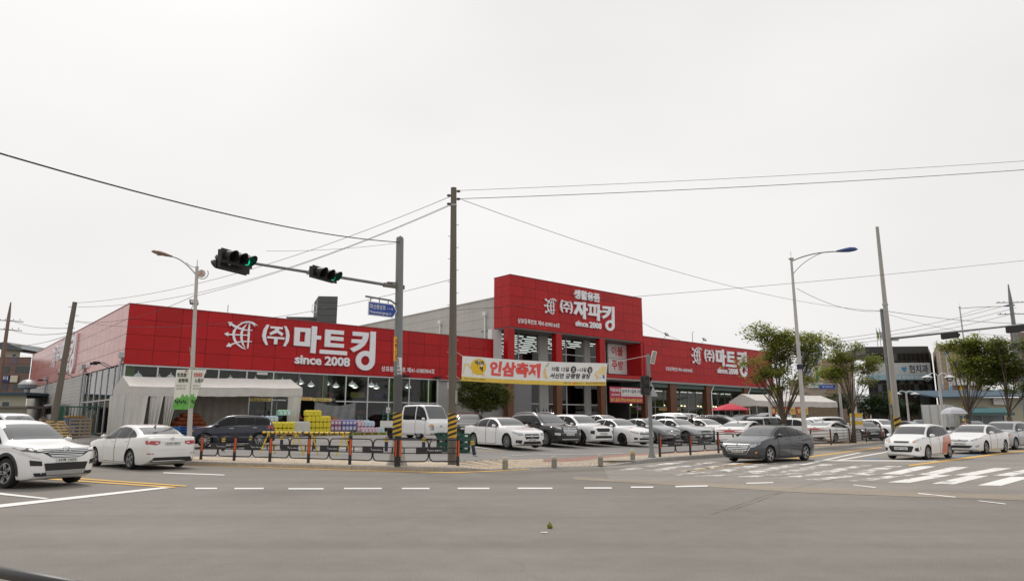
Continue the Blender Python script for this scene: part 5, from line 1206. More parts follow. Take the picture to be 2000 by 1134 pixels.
MB().lathe([(.112, UZ - .7), (.118, UZ - .7), (.118, UZ - .64), (.112, UZ - .64)], 14).build('band', M_STEEL, ut); MB().box(-.18, -.12, -.08, .02, 2.55, 2.8).build('meter_box', M_STEEL, ut)
q = MB(); q.box(.10, .17, -.12, -.02, 2.05, 2.5); q.build('notice', mat('old_notice', (.36, .34, .30), .8), ut)
# signal post right of the lot entrance
sp_ = G(1273, 893, .15); st = thing('pedestrian_signal', 'grey pedestrian signal post with flood lamp beside the railing', 'traffic light', (sp_.x, sp_.y, gz(sp_)), 0); SZ = D(1266, 692, sp_.y).z - .15
MB().lathe([(.16, 0), (.15, .04), (.10, .22), (.085, .3), (.075, SZ), (.01, SZ + .02)], 12).build('post', M_PGREY, st, smooth=True, angle=40)
hz = D(1263, 752, sp_.y).z - .15; q = MB(); q.box(-.34, -.02, -.17, .12, hz - .38, hz + .38); hd = q.build('signal_head', M_SIGB, st)
for k, s_ in enumerate((.19, -.19)):
    q = MB(); q.add([(-.30, -.17, hz + s_ + .15), (0, -.17, hz + s_ + .15), (.06, -.42, hz + s_ + .12), (-.26, -.42, hz + s_ + .12), (-.30, -.17, hz + s_ - .13), (0, -.17, hz + s_ - .13)], [(0, 1, 2, 3), (0, 3, 4), (1, 5, 2)]); q.build('hood', M_SIGB, hd); MB().box(-.27, -.03, -.185, -.171, hz + s_ - .13, hz + s_ + .13).build('lens', M_LENS, hd)
MB().prism([(.05, hz + .25), (.36, hz - .45), (.05, hz - .45)], .06, .08, XZ).build('back_plate', M_STEEL, st)
q = MB(); M_ = Matrix.Translation((.22, 0, SZ - .12)) @ Matrix.Rotation(R(14), 4, 'Y'); q.box(-.09, .09, -.05, .05, -.27, .27, M_WHITE, M_); q.bar((0, 0, SZ - .1), (.2, 0, SZ - .1), .05, .05, M_STEEL); fl = q.build('flood_lamp', None, st); MB().box(-.07, .07, -.062, -.051, -.24, .24, None, M_).build('lamp_glass', mat('flood_glass', (.30, .29, .27), .3, var=.3, scale=40), fl)
# festival banner between pole and post
bA, bB = Vector((up_.x + .15, up_.y, 0)), Vector((sp_.x, sp_.y, 0)); bd = (bB - bA).normalized()
def bpt(u, v):                               # a point of the banner plane
    r_ = ray(u, v); n_ = Vector((-bd.y, bd.x, 0)); k = (bA - Vector((0, 0, EYE))).dot(n_) / r_.dot(n_); return Vector((0, 0, EYE)) + r_ * k
c00, c10, c11, c01 = bpt(901, 743), bpt(1184, 752.5), bpt(1187, 709), bpt(903, 694.5)
ban = thing('festival_banner', 'white and yellow festival banner strung between pole and signal post', 'banner', c00, 0)
def bq(s_, t_): 
    p = (c00 * (1 - s_) + c10 * s_) * (1 - t_) + (c01 * (1 - s_) + c11 * s_) * t_; n_ = Vector((bd.y, -bd.x, 0))
    return p + n_ * (.02 * math.sin(s_ * 17) + .015 * math.sin(s_ * 41 + t_ * 3)) + Vector((0, 0, -.05 * math.sin(PI * s_)))
def bgrid(s0, s1, t0, t1, off, m, nm, par, ns=40, nt=3):
    q = MB(); n_ = Vector((bd.y, -bd.x, 0)) * off; vs = [bq(s0 + (s1 - s0) * i / ns, t0 + (t1 - t0) * j / nt) + n_ - c00 for i in range(ns + 1) for j in range(nt + 1)]
    q.add(vs, [(i * (nt + 1) + j, (i + 1) * (nt + 1) + j, (i + 1) * (nt + 1) + j + 1, i * (nt + 1) + j + 1) for i in range(ns) for j in range(nt)]); return q.build(nm, m, par, smooth=True, fix=False)
cl = bgrid(0, 1, 0, 1, 0, mat('banner_cloth', (.80, .80, .79), .8, var=.03), 'cloth', ban)
bgrid(0, 1, 0, .17, .004, mat('banner_yellow', (.76, .55, .10), .8, var=.03), 'yellow_band', ban)
def bshape(polys, off, m, nm, par):
    q = MB(); n_ = Vector((bd.y, -bd.x, 0)) * off
    for P in polys: q.add([bq(x, y) + n_ - c00 for x, y in P], [tuple(t) for t in geometry.tessellate_polygon([[Vector((x * 9, y, 0)) for x, y in P]])])
    return q.build(nm, m, par, fix=False)
def btext(body, s0, t0, s1, t1, m, bold=.01, off=.008, shear=0., sp=1.):
    me = text_mesh(body, 1, 1, 0, bold, 'lettering', shear, sp); n_ = Vector((bd.y, -bd.x, 0)) * off
    for v in me.vertices: v.co = bq(s0 + (s1 - s0) * v.co.x, t0 + (t1 - t0) * v.co.y) + n_ - c00
    me.materials.append(m); return obj('lettering', me, ban)
ell = lambda cx, cy, rx, ry_, n=22: [(cx + rx * math.cos(2 * PI * k / n), cy + ry_ * math.sin(2 * PI * k / n)) for k in range(n)]
M_BY = mat('banner_gold', (.80, .52, .04), .8, var=0); M_BR = mat('banner_coral', (.78, .10, .09), .8, var=0); M_BP = mat('banner_peach', (.78, .55, .28), .8, var=.05)
bshape([ell(.10, .60, .048, .33), [(.125, .36), (.147, .24), (.108, .30)]], .005, M_BY, 'bubble', ban); btext('제5회', .077, .68, .131, .85, MBK, .02); btext('화성', .071, .40, .128, .63, MBK, .04)
btext('인삼축제', .172, .28, .51, .90, M_BR, .05, shear=.06)
btext('10월 12일', .588, .60, .712, .80, MBK, .022); btext('~13일', .768, .60, .838, .79, MBK, .022); bshape([ell(.742, .69, .019, .15)], .005, MBK, 'disc', ban); btext('토', .733, .61, .751, .77, M_WHITE, .01, .012); bshape([ell(.864, .68, .019, .15)], .005, MBK, 'disc', ban); btext('일', .855, .60, .873, .76, M_WHITE, .01, .012)
btext('서신면 궁평항 광장', .578, .29, .872, .52, MBK, .03, shear=.12)
btext('화성시 지원예산:600백만원', .015, .06, .145, .13, MBK, .0); btext('주최/주관', .68, .06, .732, .14, MBK, .0); btext('화성인삼축제추진위원회', .838, .05, .99, .15, MBK, .002); btext('화성시', .765, .06, .82, .12, MBK, 0)
bshape([[(.745, .05), (.755, .06), (.762, .04), (.762, .17), (.757, .12), (.745, .12)]], .008, M_BR, 'logo_mark', ban)
bshape([[(.535, .72), (.545, .70), (.55, .5), (.56, .36), (.572, .24), (.565, .26), (.556, .28), (.548, .22), (.546, .30), (.532, .34), (.528, .5)]], .006, M_BP, 'ginseng_print', ban); bshape([ell(.562, .92, .004, .035, 8)], .006, M_BR, 'berry_print', ban); bshape([[(.545, .74), (.553, .86), (.548, .86), (.542, .76)], [(.548, .78), (.562, .88), (.558, .80)]], .006, M_GREEN, 'leaf_print', ban)
pale = mat('banner_pale_gold', (.78, .64, .34), .8, var=.12, scale=12)
bshape([[(.005, .30), (.075, .22), (.06, .45), (.04, .70), (.012, .72)], [(.90, .40), (.99, .36), (.995, .86), (.96, .88), (.93, .70), (.905, .55)]], .003, pale, 'landscape_print', ban)
bshape([[(.915, .30), (.93, .28), (.935, .44), (.918, .48)], [(.94, .30), (.955, .30), (.955, .38), (.942, .40)]], .006, M_BP, 'figure_print', ban); bshape([[(.966, .34), (.985, .30), (.985, .48), (.972, .50)]], .006, mat('print_blue', (.06, .20, .55), .8, var=0), 'figure_print', ban)
q = MB()
for a, b in ((c01, Vector((up_.x + .1, up_.y, c01.z + .12))), (c00, Vector((up_.x + .1, up_.y, c00.z + .15))), (c11, Vector((sp_.x, sp_.y, D(1262, 694, sp_.y).z)))): q.tube([a - c00, b - c00], .008, 5)
q.build('rope', M_WHITE, ban)
# street lamps
def curve_pts(P, n=12):
    P = [Vector(p) for p in P]; out = []
    for i in range(n + 1):
        t = i / n; out.append(P[0] * (1 - t) ** 2 + P[1] * 2 * t * (1 - t) + P[2] * t * t)
    return out
def cobra(par, p, d, m, s_=1.):
    vs = []; fs = []; prof = [(0, .05, .05), (.08, .07, .06), (.3, .13, .10), (.55, .17, .13), (.75, .14, .10), (.86, .05, .04)]; n = 12
    d = Vector(d).normalized(); l_ = Vector((-d.y, d.x, 0)).normalized()
    for x, w, h in prof:
        for k in range(n): a = 2 * PI * k / n; zz = math.sin(a) * h; vs.append(p + d * x * s_ + l_ * w * math.cos(a) * s_ + Vector((0, 0, zz * (1 if zz > 0 else .55) * s_)))
    for i in range(len(prof) - 1):
        for k in range(n): fs.append((i * n + k, i * n + (k + 1) % n, (i + 1) * n + (k + 1) % n, (i + 1) * n + k))
    fs += [tuple(range(n)), tuple((len(prof) - 1) * n + k for k in range(n))]
    h = MB().add(vs, fs).build('lamp_head', m, par, smooth=True, angle=60)
    MB().lathe([(.02, -.10), (.09, -.08), (.12, -.03)], 12, None, Matrix.Translation(p + d * .55 * s_)).build('lamp_glass', mat('lamp_glass', (.40, .36, .28), .2), h, smooth=True)
l1 = G(368, 893, .15); lz = gz(l1); sl = thing('street_lamp', 'pale street lamp with brown head carrying two festival pennants', 'street lamp', (l1.x, l1.y, lz), 0); sl.rotation_euler = (0, R(-2.4), 0)
LZ = D(386, 520, l1.y).z - lz; ez = D(322, 503, l1.y).z - lz; ex = D(338, 503, l1.y).x - l1.x + .42
MB().lathe([(.14, 0), (.13, .1), (.10, .12), (.095, 1.2), (.065, LZ), (.02, LZ + .02), (.012, LZ + .3)], 14).build('post', M_LPOST, sl, smooth=True, angle=40)
M_BRN = mat('lamp_brown', (.22, .13, .09), .5, var=.1); pts = curve_pts([(0, 0, LZ - .4), (ex * .55, -.1, ez + .05 - .1), (ex, -.2, ez + .04)])
MB().tube(pts, .028, 8).build('arm', M_LPOST, sl, smooth=True); cobra(sl, Vector(pts[-1]), (-1, -.15, .28), M_BRN)
MB().tube(curve_pts([(.02, 0, LZ - .05), (ex * .3, 0, LZ - .02), (ex * .45, -.05, ez - .20)], 6), .015, 6).build('brace', M_LPOST, sl)
q = MB(); q.tube([(.26 + .24 * math.sin(R(a)), -.02, LZ - .32 - .24 * math.cos(R(a))) for a in range(-60, 125, 20)], .02, 6); q.build('hook', M_LPOST, sl)
dk = MB().lathe([(.17, -.02), (.17, .02)], 20, None, Matrix.Translation((.20, 0, LZ - .32)) @ Matrix.Rotation(PI / 2, 4, 'X')).build('disc', M_LPOST, sl); MB().prism([(.20, LZ - .18), (.24, LZ - .30), (.32, LZ - .40), (.20, LZ - .36), (.08, LZ - .40), (.16, LZ - .30)], -.026, -.021, XZ).build('emblem', mat('emblem_orange', (.62, .20, .10), .6), dk)
pz = D(372, 722, l1.y).z - lz
q = MB(); q.tube([(0, 0, pz + .12), (-.14, -.02, pz + .95)], .014, 6); q.tube([(0, 0, pz + .10), (.62, -.05, pz - .15)], .014, 6); q.lathe([(.09, pz + .06), (.095, pz + .06), (.095, pz + .14), (.09, pz + .14)], 12); q.build('banner_arm', mat('cane', (.50, .42, .30), .7), sl)
PNT = [mat('pennant_cloth', (.74, .75, .66), .8, var=.04), mat('pennant_green', (.14, .42, .08), .8, var=.25, scale=5), MSR]
for s_, n, wd in ((-1, 'festival pennant on the near side of the lamp post', .62), (1, 'slanted festival pennant on the far side of the lamp post', .58)):
    pn = thing('pennant', n, 'banner', (l1.x - .11, l1.y - .09, lz + pz), 0, 'festival pennants on the lamp post'); hgt = 1.62
    sk = .0 if s_ < 0 else -.42
    def pp(a, b): return (s_ * .02 + s_ * wd * a + (sk * b * a if s_ > 0 else 0), -.02 - .04 * math.sin(b * 4) * a, -b * hgt * (1 if s_ < 0 else .96))
    def pg(a0_, a1_, b0_, b1_, m, nm, off=0):
        q = MB(); q.add([Vector(pp(a0_ + (a1_ - a0_) * i / 4, b0_ + (b1_ - b0_) * j / 10)) + Vector((0, -off, 0)) for i in range(5) for j in range(11)], [(i * 11 + j, (i + 1) * 11 + j, (i + 1) * 11 + j + 1, i * 11 + j + 1) for i in range(4) for j in range(10)]); return q.build(nm, m, pn, smooth=True, fix=False)
    pg(0, 1, 0, 1, PNT[0], 'cloth')
    q = MB(); P = [(0, 1), (0, .70), (.15, .62), (.3, .68), (.45, .60), (.6, .72), (.8, .70), (1, .78), (1, 1)]; q.add([Vector(pp(a, b)) + Vector((0, -.006, 0)) for a, b in P], [tuple(t) for t in geometry.tessellate_polygon([[Vector((a, b, 0)) for a, b in P]])]); q.build('green_print', PNT[1], pn, fix=False)
    x0 = -wd if s_ < 0 else .06
    text('lettering', '정조효' if s_ < 0 else '정조광장', MBK if s_ < 0 else PNT[2], pn, (x0 + .05, -.075, -.30), FRONT, w=wd * .62, h=.17, bold=.03); text('lettering', '문화제' if s_ < 0 else '노점상', MBK, pn, (x0 + .12, -.075, -.52), FRONT, w=wd * .62, h=.16, bold=.03)
    text('lettering', '2019.10.3 - 10.6', MBK, pn, (x0 + .06, -.08, -.68), FRONT, w=wd * .6, h=.05, bold=.02); text('lettering', '화성시 융릉 건릉', MBK, pn, (x0 + .06, -.08, -.80), FRONT, w=wd * .6, h=.05, bold=.02)
    if s_ < 0: MB().prism(ell(-.22, -.12, .06, .06, 12), -.062, -.058, XZ).build('face_print', M_WHITE, pn); MB().prism([(-.29, -.09), (-.22, .0), (-.15, -.09)], -.066, -.062, XZ).build('hat_print', PNT[2], pn)
    q = MB()
    for k in range(6): q.prism(ell(x0 + .08 + wd * .13 * k, -1.28 - .05 * (k % 2), .03, .06, 8), -.085, -.08, XZ)
    q.build('figure_print', MBK, pn)
# tall lamp by the trees
def tall_lamp(u, v, ytop, uh, vh, label, head, band=True, zg=.15):
    p = G(u, v, zg); z0 = gz(p); t = thing('street_lamp', label, 'street lamp', (p.x, p.y, z0), 0); Z = D(u, ytop, p.y).z - z0; hx = D(uh, vh, p.y).x - p.x; hz_ = D(uh, vh, p.y).z - z0
    MB().lathe([(.2, 0), (.19, .3), (.15, .35), (.13, 2.8), (.07, Z), (.01, Z + .02), (.015, Z + .5)], 14).build('post', M_LPOST, t, smooth=True, angle=40)
    MB().lathe([(.09, Z - .05), (.16, Z), (.16, Z + .06), (.09, Z + .08)], 12).build('collar', M_LPOST, t)
    pts = curve_pts([(0, 0, Z - .15), (hx * .4, 0, hz_ - .05), (hx, 0, hz_)]); MB().tube(pts, .035, 8).build('arm', M_PGREY, t, smooth=True)
    MB().tube(curve_pts([(0, 0, Z - 1.0), (hx * .25, 0, hz_ - .55), (hx * .7, 0, hz_ - .06)], 8), .022, 6).build('brace', M_PGREY, t); cobra(t, Vector(pts[-1]), (1, 0, .1), head, 1.5)
    if band: MB().lathe([(.165, Z * .40), (.165, Z * .425)], 14).build('band', M_NAVY, t)
    return t
HB = mat('lamp_blue', (.03, .07, .22), .4, var=.05)
tall_lamp(1574, 871, 506, 1634, 491, 'tall pale street lamp with dark blue head beside the street trees', HB)
l3 = G(1905, 848, 0); 
tall_lamp(1905, 848, 600, 1962, 598, 'street lamp with blue head over the far pavement trees', HB, False, 0.0)

# ------------------------------------------------------------------ marquees and goods in front of the shop (placed in the building's frame)
def B2W(s_, q_, z=0.): return C0 + _e1 * s_ + _e2 * q_ + Vector((0, 0, z))
M_CAN = mat('canvas', (.60, .575, .54), .8, var=.10, scale=2.5, bump=.05); M_CANW = mat('canvas_dirty', (.58, .565, .53), .85, var=.22, scale=1.8, streak=1)
def wavy(par, pts, z0, z1, amp, nfold, m, nm, taper=1.0):
    P = [Vector(p) for p in pts]; L = (P[1] - P[0]); n_ = Vector((-L.y, L.x, 0)).normalized(); N = nfold * 8; vs = []; fs = []; K = 6
    for i in range(N + 1):
        t = i / N
        for j in range(K + 1):
            f = j / K; tt = t if taper == 1 else t * (1 - f) + t * f * taper
            vs.append(P[0] + L * tt + n_ * (amp * (.3 + .7 * f) * math.sin(t * nfold * 2 * PI + .8 * math.sin(5 * t)) + .02 * math.sin(9 * t + 3 * f)) + Vector((0, 0, z1 + (z0 - z1) * f)))
    for i in range(N):
        for j in range(K): fs.append((i * (K + 1) + j, (i + 1) * (K + 1) + j, (i + 1) * (K + 1) + j + 1, i * (K + 1) + j + 1))
    return MB().add(vs, fs).build(nm, m, par, smooth=True, fix=False)
def marquee(name, label, base, rz, L, Wd, ze, zr, zv, dz=0., legs=4, m=None):
    t = thing(name, label, 'marquee', base, rz); m = m or M_CAN; n = 16
    def sag(x): return dz * x / L - .04 * abs(math.sin(PI * x / L * legs))
    for s_, y0, y1 in ((0, 0, Wd / 2), (1, Wd, Wd / 2)):
        vs = []; fs = []
        for i in range(n + 1):
            x = L * i / n
            for j in range(4): f = j / 3; vs.append((x, y0 + (y1 - y0) * f, ze + (zr - ze) * f + sag(x) * (1) - .05 * math.sin(PI * f)))
        for i in range(n):
            for j in range(3): fs.append((i * 4 + j, (i + 1) * 4 + j, (i + 1) * 4 + j + 1, i * 4 + j + 1))
        MB().add(vs, fs).build('roof_sheet', m, t, smooth=True, fix=False)
    for x in (0, L): MB().add([(x, 0, ze + sag(x)), (x, Wd, ze + sag(x)), (x, Wd / 2, zr + sag(x)), (x, Wd, zv + sag(x)), (x, 0, zv + sag(x))], [(0, 1, 2), (0, 4, 3, 1)]).build('gable', m, t, fix=False)
    for y, nm in ((-.01, 'valance'), (Wd + .01, 'valance')):
        vs = []; fs = []; N = 60
        for i in range(N + 1):
            x = L * i / N; w = .018 * math.sin(x * 5.3) + .012 * math.sin(x * 13); vs += [(x, y, ze + sag(x) - .01), (x, y - w, (ze + zv) / 2 + sag(x)), (x, y - w * 1.6, zv + sag(x) + .01 * math.sin(x * 7))]
        for i in range(N):
            for j in range(2): fs.append((3 * i + j, 3 * i + 3 + j, 3 * i + 4 + j, 3 * i + 1 + j))
        MB().add(vs, fs).build(nm, m, t, smooth=True, fix=False)
    for i in range(legs + 1):
        for y in (.06, Wd - .06): MB().tube([(L * i / legs * .985 + .08, y, 0), (L * i / legs * .985 + .08, y, ze + dz * i / legs - .03)], .03, 8).build('leg', M_STEEL, t, smooth=True)
    for y in (.06, Wd - .06): MB().tube([(.05, y, ze - .08), (L - .05, y, ze + dz - .08)], .025, 6).build('eave_pipe', M_STEEL, t)
    return t
TB = .66
tn = marquee('marquee', 'grey canvas marquee at the corner of the red shop front', B2W(-.6, -5.1, TB), BR, 10.75, 4.2, 2.98, 3.68, 2.42, .22, 3)
wavy(tn, [(-.15, -.05, 0), (1.05, -.1, 0)], .05, 2.45, .07, 3, M_CANW, 'curtain', .85); wavy(tn, [(1.2, .02, 0), (1.9, -.04, 0)], .05, 2.45, .13, 3, M_CANW, 'curtain', .6); wavy(tn, [(2.0, .0, 0), (2.7, .0, 0)], .25, 2.45, .14, 4, M_CANW, 'curtain', .45); wavy(tn, [(-.12, .1, 0), (-.2, 4.1, 0)], .05, 2.5, .05, 4, M_CANW, 'curtain')
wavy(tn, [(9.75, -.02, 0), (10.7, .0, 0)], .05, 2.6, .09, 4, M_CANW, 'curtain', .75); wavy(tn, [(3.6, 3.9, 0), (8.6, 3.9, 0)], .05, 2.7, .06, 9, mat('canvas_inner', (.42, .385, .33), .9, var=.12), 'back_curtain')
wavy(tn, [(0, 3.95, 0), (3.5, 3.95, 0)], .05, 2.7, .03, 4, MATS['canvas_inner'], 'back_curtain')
t2 = marquee('marquee', 'low white marquee beside the far end of the shop', D(1477, 792, 70) - Vector((0, 0, 2.45)), R(14), 9.6, 5.0, 3.0, 3.75, 2.45, -.1, 3)
for i in range(6):
    o = MB().box(1.6 + i * .75, 2.2 + i * .75, -.06, -.03, 1.6, 2.35).build('price_board', MSY if i % 2 else mat('price_red', (.5, .05, .04), .6), t2); text('lettering', '할인'[i % 2], MSR if i % 2 else MSY, o, (1.68 + i * .75, -.065, 1.75), FRONT, w=.42, h=.45, bold=.03)
wavy(t2, [(5.5, .0, 0), (9.5, .0, 0)], .05, 2.3, .05, 8, mat('reed_screen', (.20, .15, .10), .9, var=.2), 'screen')
ORD = ('first', 'second', 'third', 'fourth', 'fifth', 'sixth', 'seventh')
# onion sacks heap
M_SACK = mat('onion_net', (.27, .075, .025), .8, var=.55, scale=22, bump=.5)
sk = MB(); 
bm = bmesh.new(); bmesh.ops.create_icosphere(bm, subdivisions=2, radius=1)
for v in bm.verts: v.co = Vector((v.co.x * .33, v.co.y * .2, v.co.z * .16)) * (1 + .10 * math.sin(9 * v.co.x + 7 * v.co.y) + .05 * math.sin(17 * v.co.z))
me = bpy.data.meshes.new('sack'); bm.to_mesh(me); bm.free(); me.polygons.foreach_set('use_smooth', [True] * len(me.polygons)); me.materials.append(M_SACK)
random.seed(21)
for r_ in range(5):
    for c_ in range(6 - r_):
        for d_ in range(2):
            o = obj('onion_sack', me, None, B2W(2.15 + c_ * .5 + r_ * .25, -3.5 + d_ * .42, TB + .32 + r_ * .25), (random.uniform(-.15, .15), random.uniform(-.15, .15), BR + random.uniform(-.5, .5))); tag(o, 'red net onion sack, layer %s from below, %s from left, %s' % (ORD[r_], ORD[c_], ('front row', 'back row')[d_]), 'sack', 'onion sacks heaped under the marquee')
# pallets
def pallet_mesh(L=1.1, Wd=1.1, H=.14, n=7):
    out = []
    q = MB().box(-L / 2, L / 2, -.05, .05, H - .022, H); return q
def pallet(label, loc, rot, m, group, L=1.15, Wd=1.1):
    t = thing('pallet', label, 'pallet', loc, 0, group); t.rotation_euler = rot
    dm = MB().box(-L / 2, L / 2, -.055, .055, 0, .022).mesh('slat'); dm.materials.append(m); bmk = MB().box(-.05, .05, -Wd / 2, Wd / 2, 0, .09).mesh('bearer'); bmk.materials.append(m)
    for i in range(6): obj('slat', dm, t, (0, -Wd / 2 + .055 + i * (Wd - .11) / 5, .12))
    for x in (-L / 2 + .05, 0, L / 2 - .05): obj('bearer', bmk, t, (x, 0, .03))
    for i in (0, 2, 5): obj('slat', dm, t, (0, -Wd / 2 + .055 + i * (Wd - .11) / 5, .005))
    return t
M_WD = mat('pallet_wood', (.25, .19, .13), .85, var=.3, scale=8, vscale=(1, 8, 8)); M_WD2 = mat('pallet_wood_new', (.46, .33, .16), .8, var=.25, scale=8, vscale=(1, 8, 8)); M_BP = mat('pallet_blue', (.02, .16, .48), .45, var=.08); M_YG = mat('pallet_lime', (.42, .45, .08), .5, var=.1)
pallet('grey weathered pallet standing on edge below the green gate', B2W(-2.6, -3.4, TB + .55), (R(82), 0, BR - .12), M_WD, 'pallets by the marquee'); pallet('second weathered pallet leaning left of the new one', B2W(-4.1, -3.0, TB + .5), (R(64), R(8), BR + .7), M_WD, 'pallets by the marquee')
pallet('new yellow wooden pallet leaning behind the nearest SUV', B2W(-3.7, -3.5, TB + .45), (R(52), 0, BR + .55), M_WD2, 'pallets by the marquee')
for k in range(4): pallet('blue plastic pallet in the stack under the marquee, number %s from below' % ('one', 'two', 'three', 'four')[k], B2W(2.55, -5.7, TB + k * .16), (0, 0, BR + .03 * k), M_BP, 'blue plastic pallets', 1.3, 1.2)
for k in range(2): pallet('lime plastic pallet on the floor, %s of two' % ('lower', 'upper')[k], B2W(1.2, -5.6, TB + k * .16), (0, 0, BR + .05 * k), M_YG, 'lime plastic pallets')
for k in range(2): pallet('blue plastic pallet lying behind the lamp post, %s of two' % ('lower', 'upper')[k], B2W(4.0, -5.4, TB + k * .16), (0, 0, BR), M_BP, 'blue plastic pallets')
# green steel gate panel
gt = thing('gate', 'dark green barred steel gate panel standing by the marquee', 'gate', B2W(-3.3, -2.2, TB), BR - .05); M_GRS = mat('gate_green', (.015, .085, .055), .5, var=.1)
for z in (.15, 1.75): MB().box(0, 1.75, -.03, .03, z, z + .08).build('rail', M_GRS, gt)
for i in range(12): MB().box(i * .155, i * .155 + .035, -.018, .018, .2, 1.78).build('bar', M_GRS, gt)
MB().box(-.45, -.02, -.02, .02, .15, 1.83).build('panel', M_GRS, gt)
# cooler trolley and blue bags behind the pole
bx = thing('storage_bin', 'blue covered bin with orange rim behind the leaning pole', 'bin', B2W(-1.2, 4.2, TB), BR + PI / 2); MB().box(0, 2.2, 0, .9, 0, 1.2).build('body', mat('tarp_blue', (.05, .09, .20), .6, var=.2, bump=.3), bx); MB().box(-.05, 2.25, -.05, .95, 1.2, 1.32).build('rim', mat('rim_orange', (.52, .25, .04), .6), bx)
bx = thing('storage_bin', 'pale blue pallet crate beside the blue covered bin', 'bin', B2W(-1.9, 2.6, TB), BR + PI / 2); MB().box(0, 1.3, 0, .9, .1, .55).build('body', mat('crate_pale_blue', (.30, .38, .62), .5), bx); MB().box(-.02, 1.32, -.02, .92, .55, .62).build('rim', M_WHITE, bx)
# air conditioners on the side wall
for k, y in enumerate((18.5, 20.2, 21.9)):
    ac = thing('air_conditioner', 'grey outdoor air-conditioning unit on the side wall, %s' % ('nearest the pole', 'the middle of three', 'farthest of three')[k], 'air conditioner', B2W(-1.25, y, 1.9), BR, 'air-conditioning units on the side wall')
    MB().box(0, 1.0, 0, 1.5, 0, 1.15).build('case', mat('ac_grey', (.36, .38, .40), .5, var=.1), ac); MB().box(-.02, -.001, .15, 1.35, .12, 1.03).build('grille', M_DARK, ac); MB().box(.1, 1.2, .1, .2, -.4, 0).build('bracket', M_STEEL, ac)
    if k == 0: MB().box(.12, .9, -.02, -.001, .15, 1.0).build('side_panel', mat('ac_pale', (.42, .44, .46), .5), ac)
# canisters
def canister(rgb, w=.26, d=.22, h=.34, cap=(.7, .7, .7)):
    q = MB(); m = mat('plastic_%d_%d_%d' % tuple(int(100 * c) for c in rgb), rgb, .45, var=.06); b = .03
    prof = [(0, 0, b), (0, .02, 0), (0, h * .9, 0), (0, h * .96, b), (0, h, b * 2.2)]; vs = []; fs = []
    for _, z, ins in prof:
        x, y = w / 2 - ins, d / 2 - ins; c_ = .025
        vs += [(-x + c_, -y, z), (x - c_, -y, z), (x, -y + c_, z), (x, y - c_, z), (x - c_, y, z), (-x + c_, y, z), (-x, y - c_, z), (-x, -y + c_, z)]
    for i in range(4):
        for k in range(8): fs.append((i * 8 + k, i * 8 + (k + 1) % 8, i * 8 + 8 + (k + 1) % 8, i * 8 + 8 + k))
    fs += [tuple(range(8)), tuple(32 + k for k in range(8))]; q.add(vs, fs, m); q.lathe([(.035, h), (.035, h + .04)], 10, mat('cap_%d' % int(cap[0] * 100 + cap[2] * 7), cap, .5, var=0)); q.box(-.06, .03 + .06, -.012, .012, h + .0, h + .03, m)
    q.box(-w * .32, w * .32, -d / 2 - .003, -d / 2 - .001, h * .25, h * .7, mat('bottle_label', (.62, .66, .70), .5, var=.3, scale=30)) if rgb[0] < .6 or rgb[2] > .4 else None
    return q.mesh('canister')
CN = {k: canister(c, cap=cp) for k, c, cp in (('yellow', (.72, .60, .03), (.7, .6, .05)), ('teal', (.30, .60, .52), (.7, .1, .1)), ('pale blue', (.45, .62, .72), (.7, .7, .75)), ('pink', (.66, .40, .50), (.7, .2, .3)), ('violet', (.26, .24, .52), (.3, .25, .6)), ('magenta', (.42, .20, .34), (.5, .2, .4)))}
ORD = ('first', 'second', 'third', 'fourth', 'fifth', 'sixth', 'seventh')
def stack(color, desc, s0, q0, nx, ny, nz, step=(.275, .24, .385), zb=.15, drop=0):
    for k in range(nz):
        for i in range(nx - (drop if k == nz - 1 else 0)):
            for j in range(ny):
                o = obj('canister', CN[color], None, B2W(s0 + i * step[0] + random.uniform(-.01, .01), q0 + j * step[1], TB + zb + k * step[2]), (0, 0, BR + random.uniform(-.06, .06))); tag(o, '%s canister, %s tier, %s from left, %s row, %s' % (color, ORD[k], ORD[i], ('front', 'second', 'third')[j], desc), 'canister', color + ' canisters: ' + desc)
PQ = -7.0
stack('yellow', 'low double stack', 7.4, PQ - .6, 5, 3, 2); stack('pale blue', 'stack by navy SUV', 7.0, PQ + .5, 4, 2, 3); stack('teal', 'on the pale blue stack', 8.1, PQ + .5, 3, 2, 1, zb=1.31)
stack('yellow', 'tall stack', 9.9, PQ, 6, 3, 3); stack('yellow', 'topping the tall stack', 9.8, PQ + .1, 4, 2, 1, zb=.15 + 3 * .385)
stack('magenta', 'magenta block', 11.65, PQ + .8, 4, 2, 2, zb=.3); stack('violet', 'violet block', 12.8, PQ + .8, 4, 2, 2, zb=.3); stack('pink', 'right end block', 13.95, PQ + .7, 2, 2, 2, zb=.2); stack('pale blue', 'right end block', 14.5, PQ + .7, 3, 2, 2, zb=.2); stack('pale blue', 'stack against window', 16.3, -1.4, 5, 1, 2, zb=.3); stack('pink', 'before the end block', 14.0, PQ + .2, 5, 1, 1, zb=.15); stack('pale blue', 'before the end block', 15.3, PQ + .2, 2, 1, 1, zb=.15)
for i, (s_, q_) in enumerate(((7.9, PQ - .35), (10.5, PQ + .2), (12.2, PQ + .9), (13.3, PQ + .9), (14.7, PQ + .7), (15.8, PQ + .6))): pallet('wooden pallet under the canisters, number %s along the row' % ('one', 'two', 'three', 'four', 'five', 'six')[i], B2W(s_, q_, TB), (0, 0, BR), M_YG if i > 2 else M_WD2, 'pallets under the canisters', 1.3, 1.2)
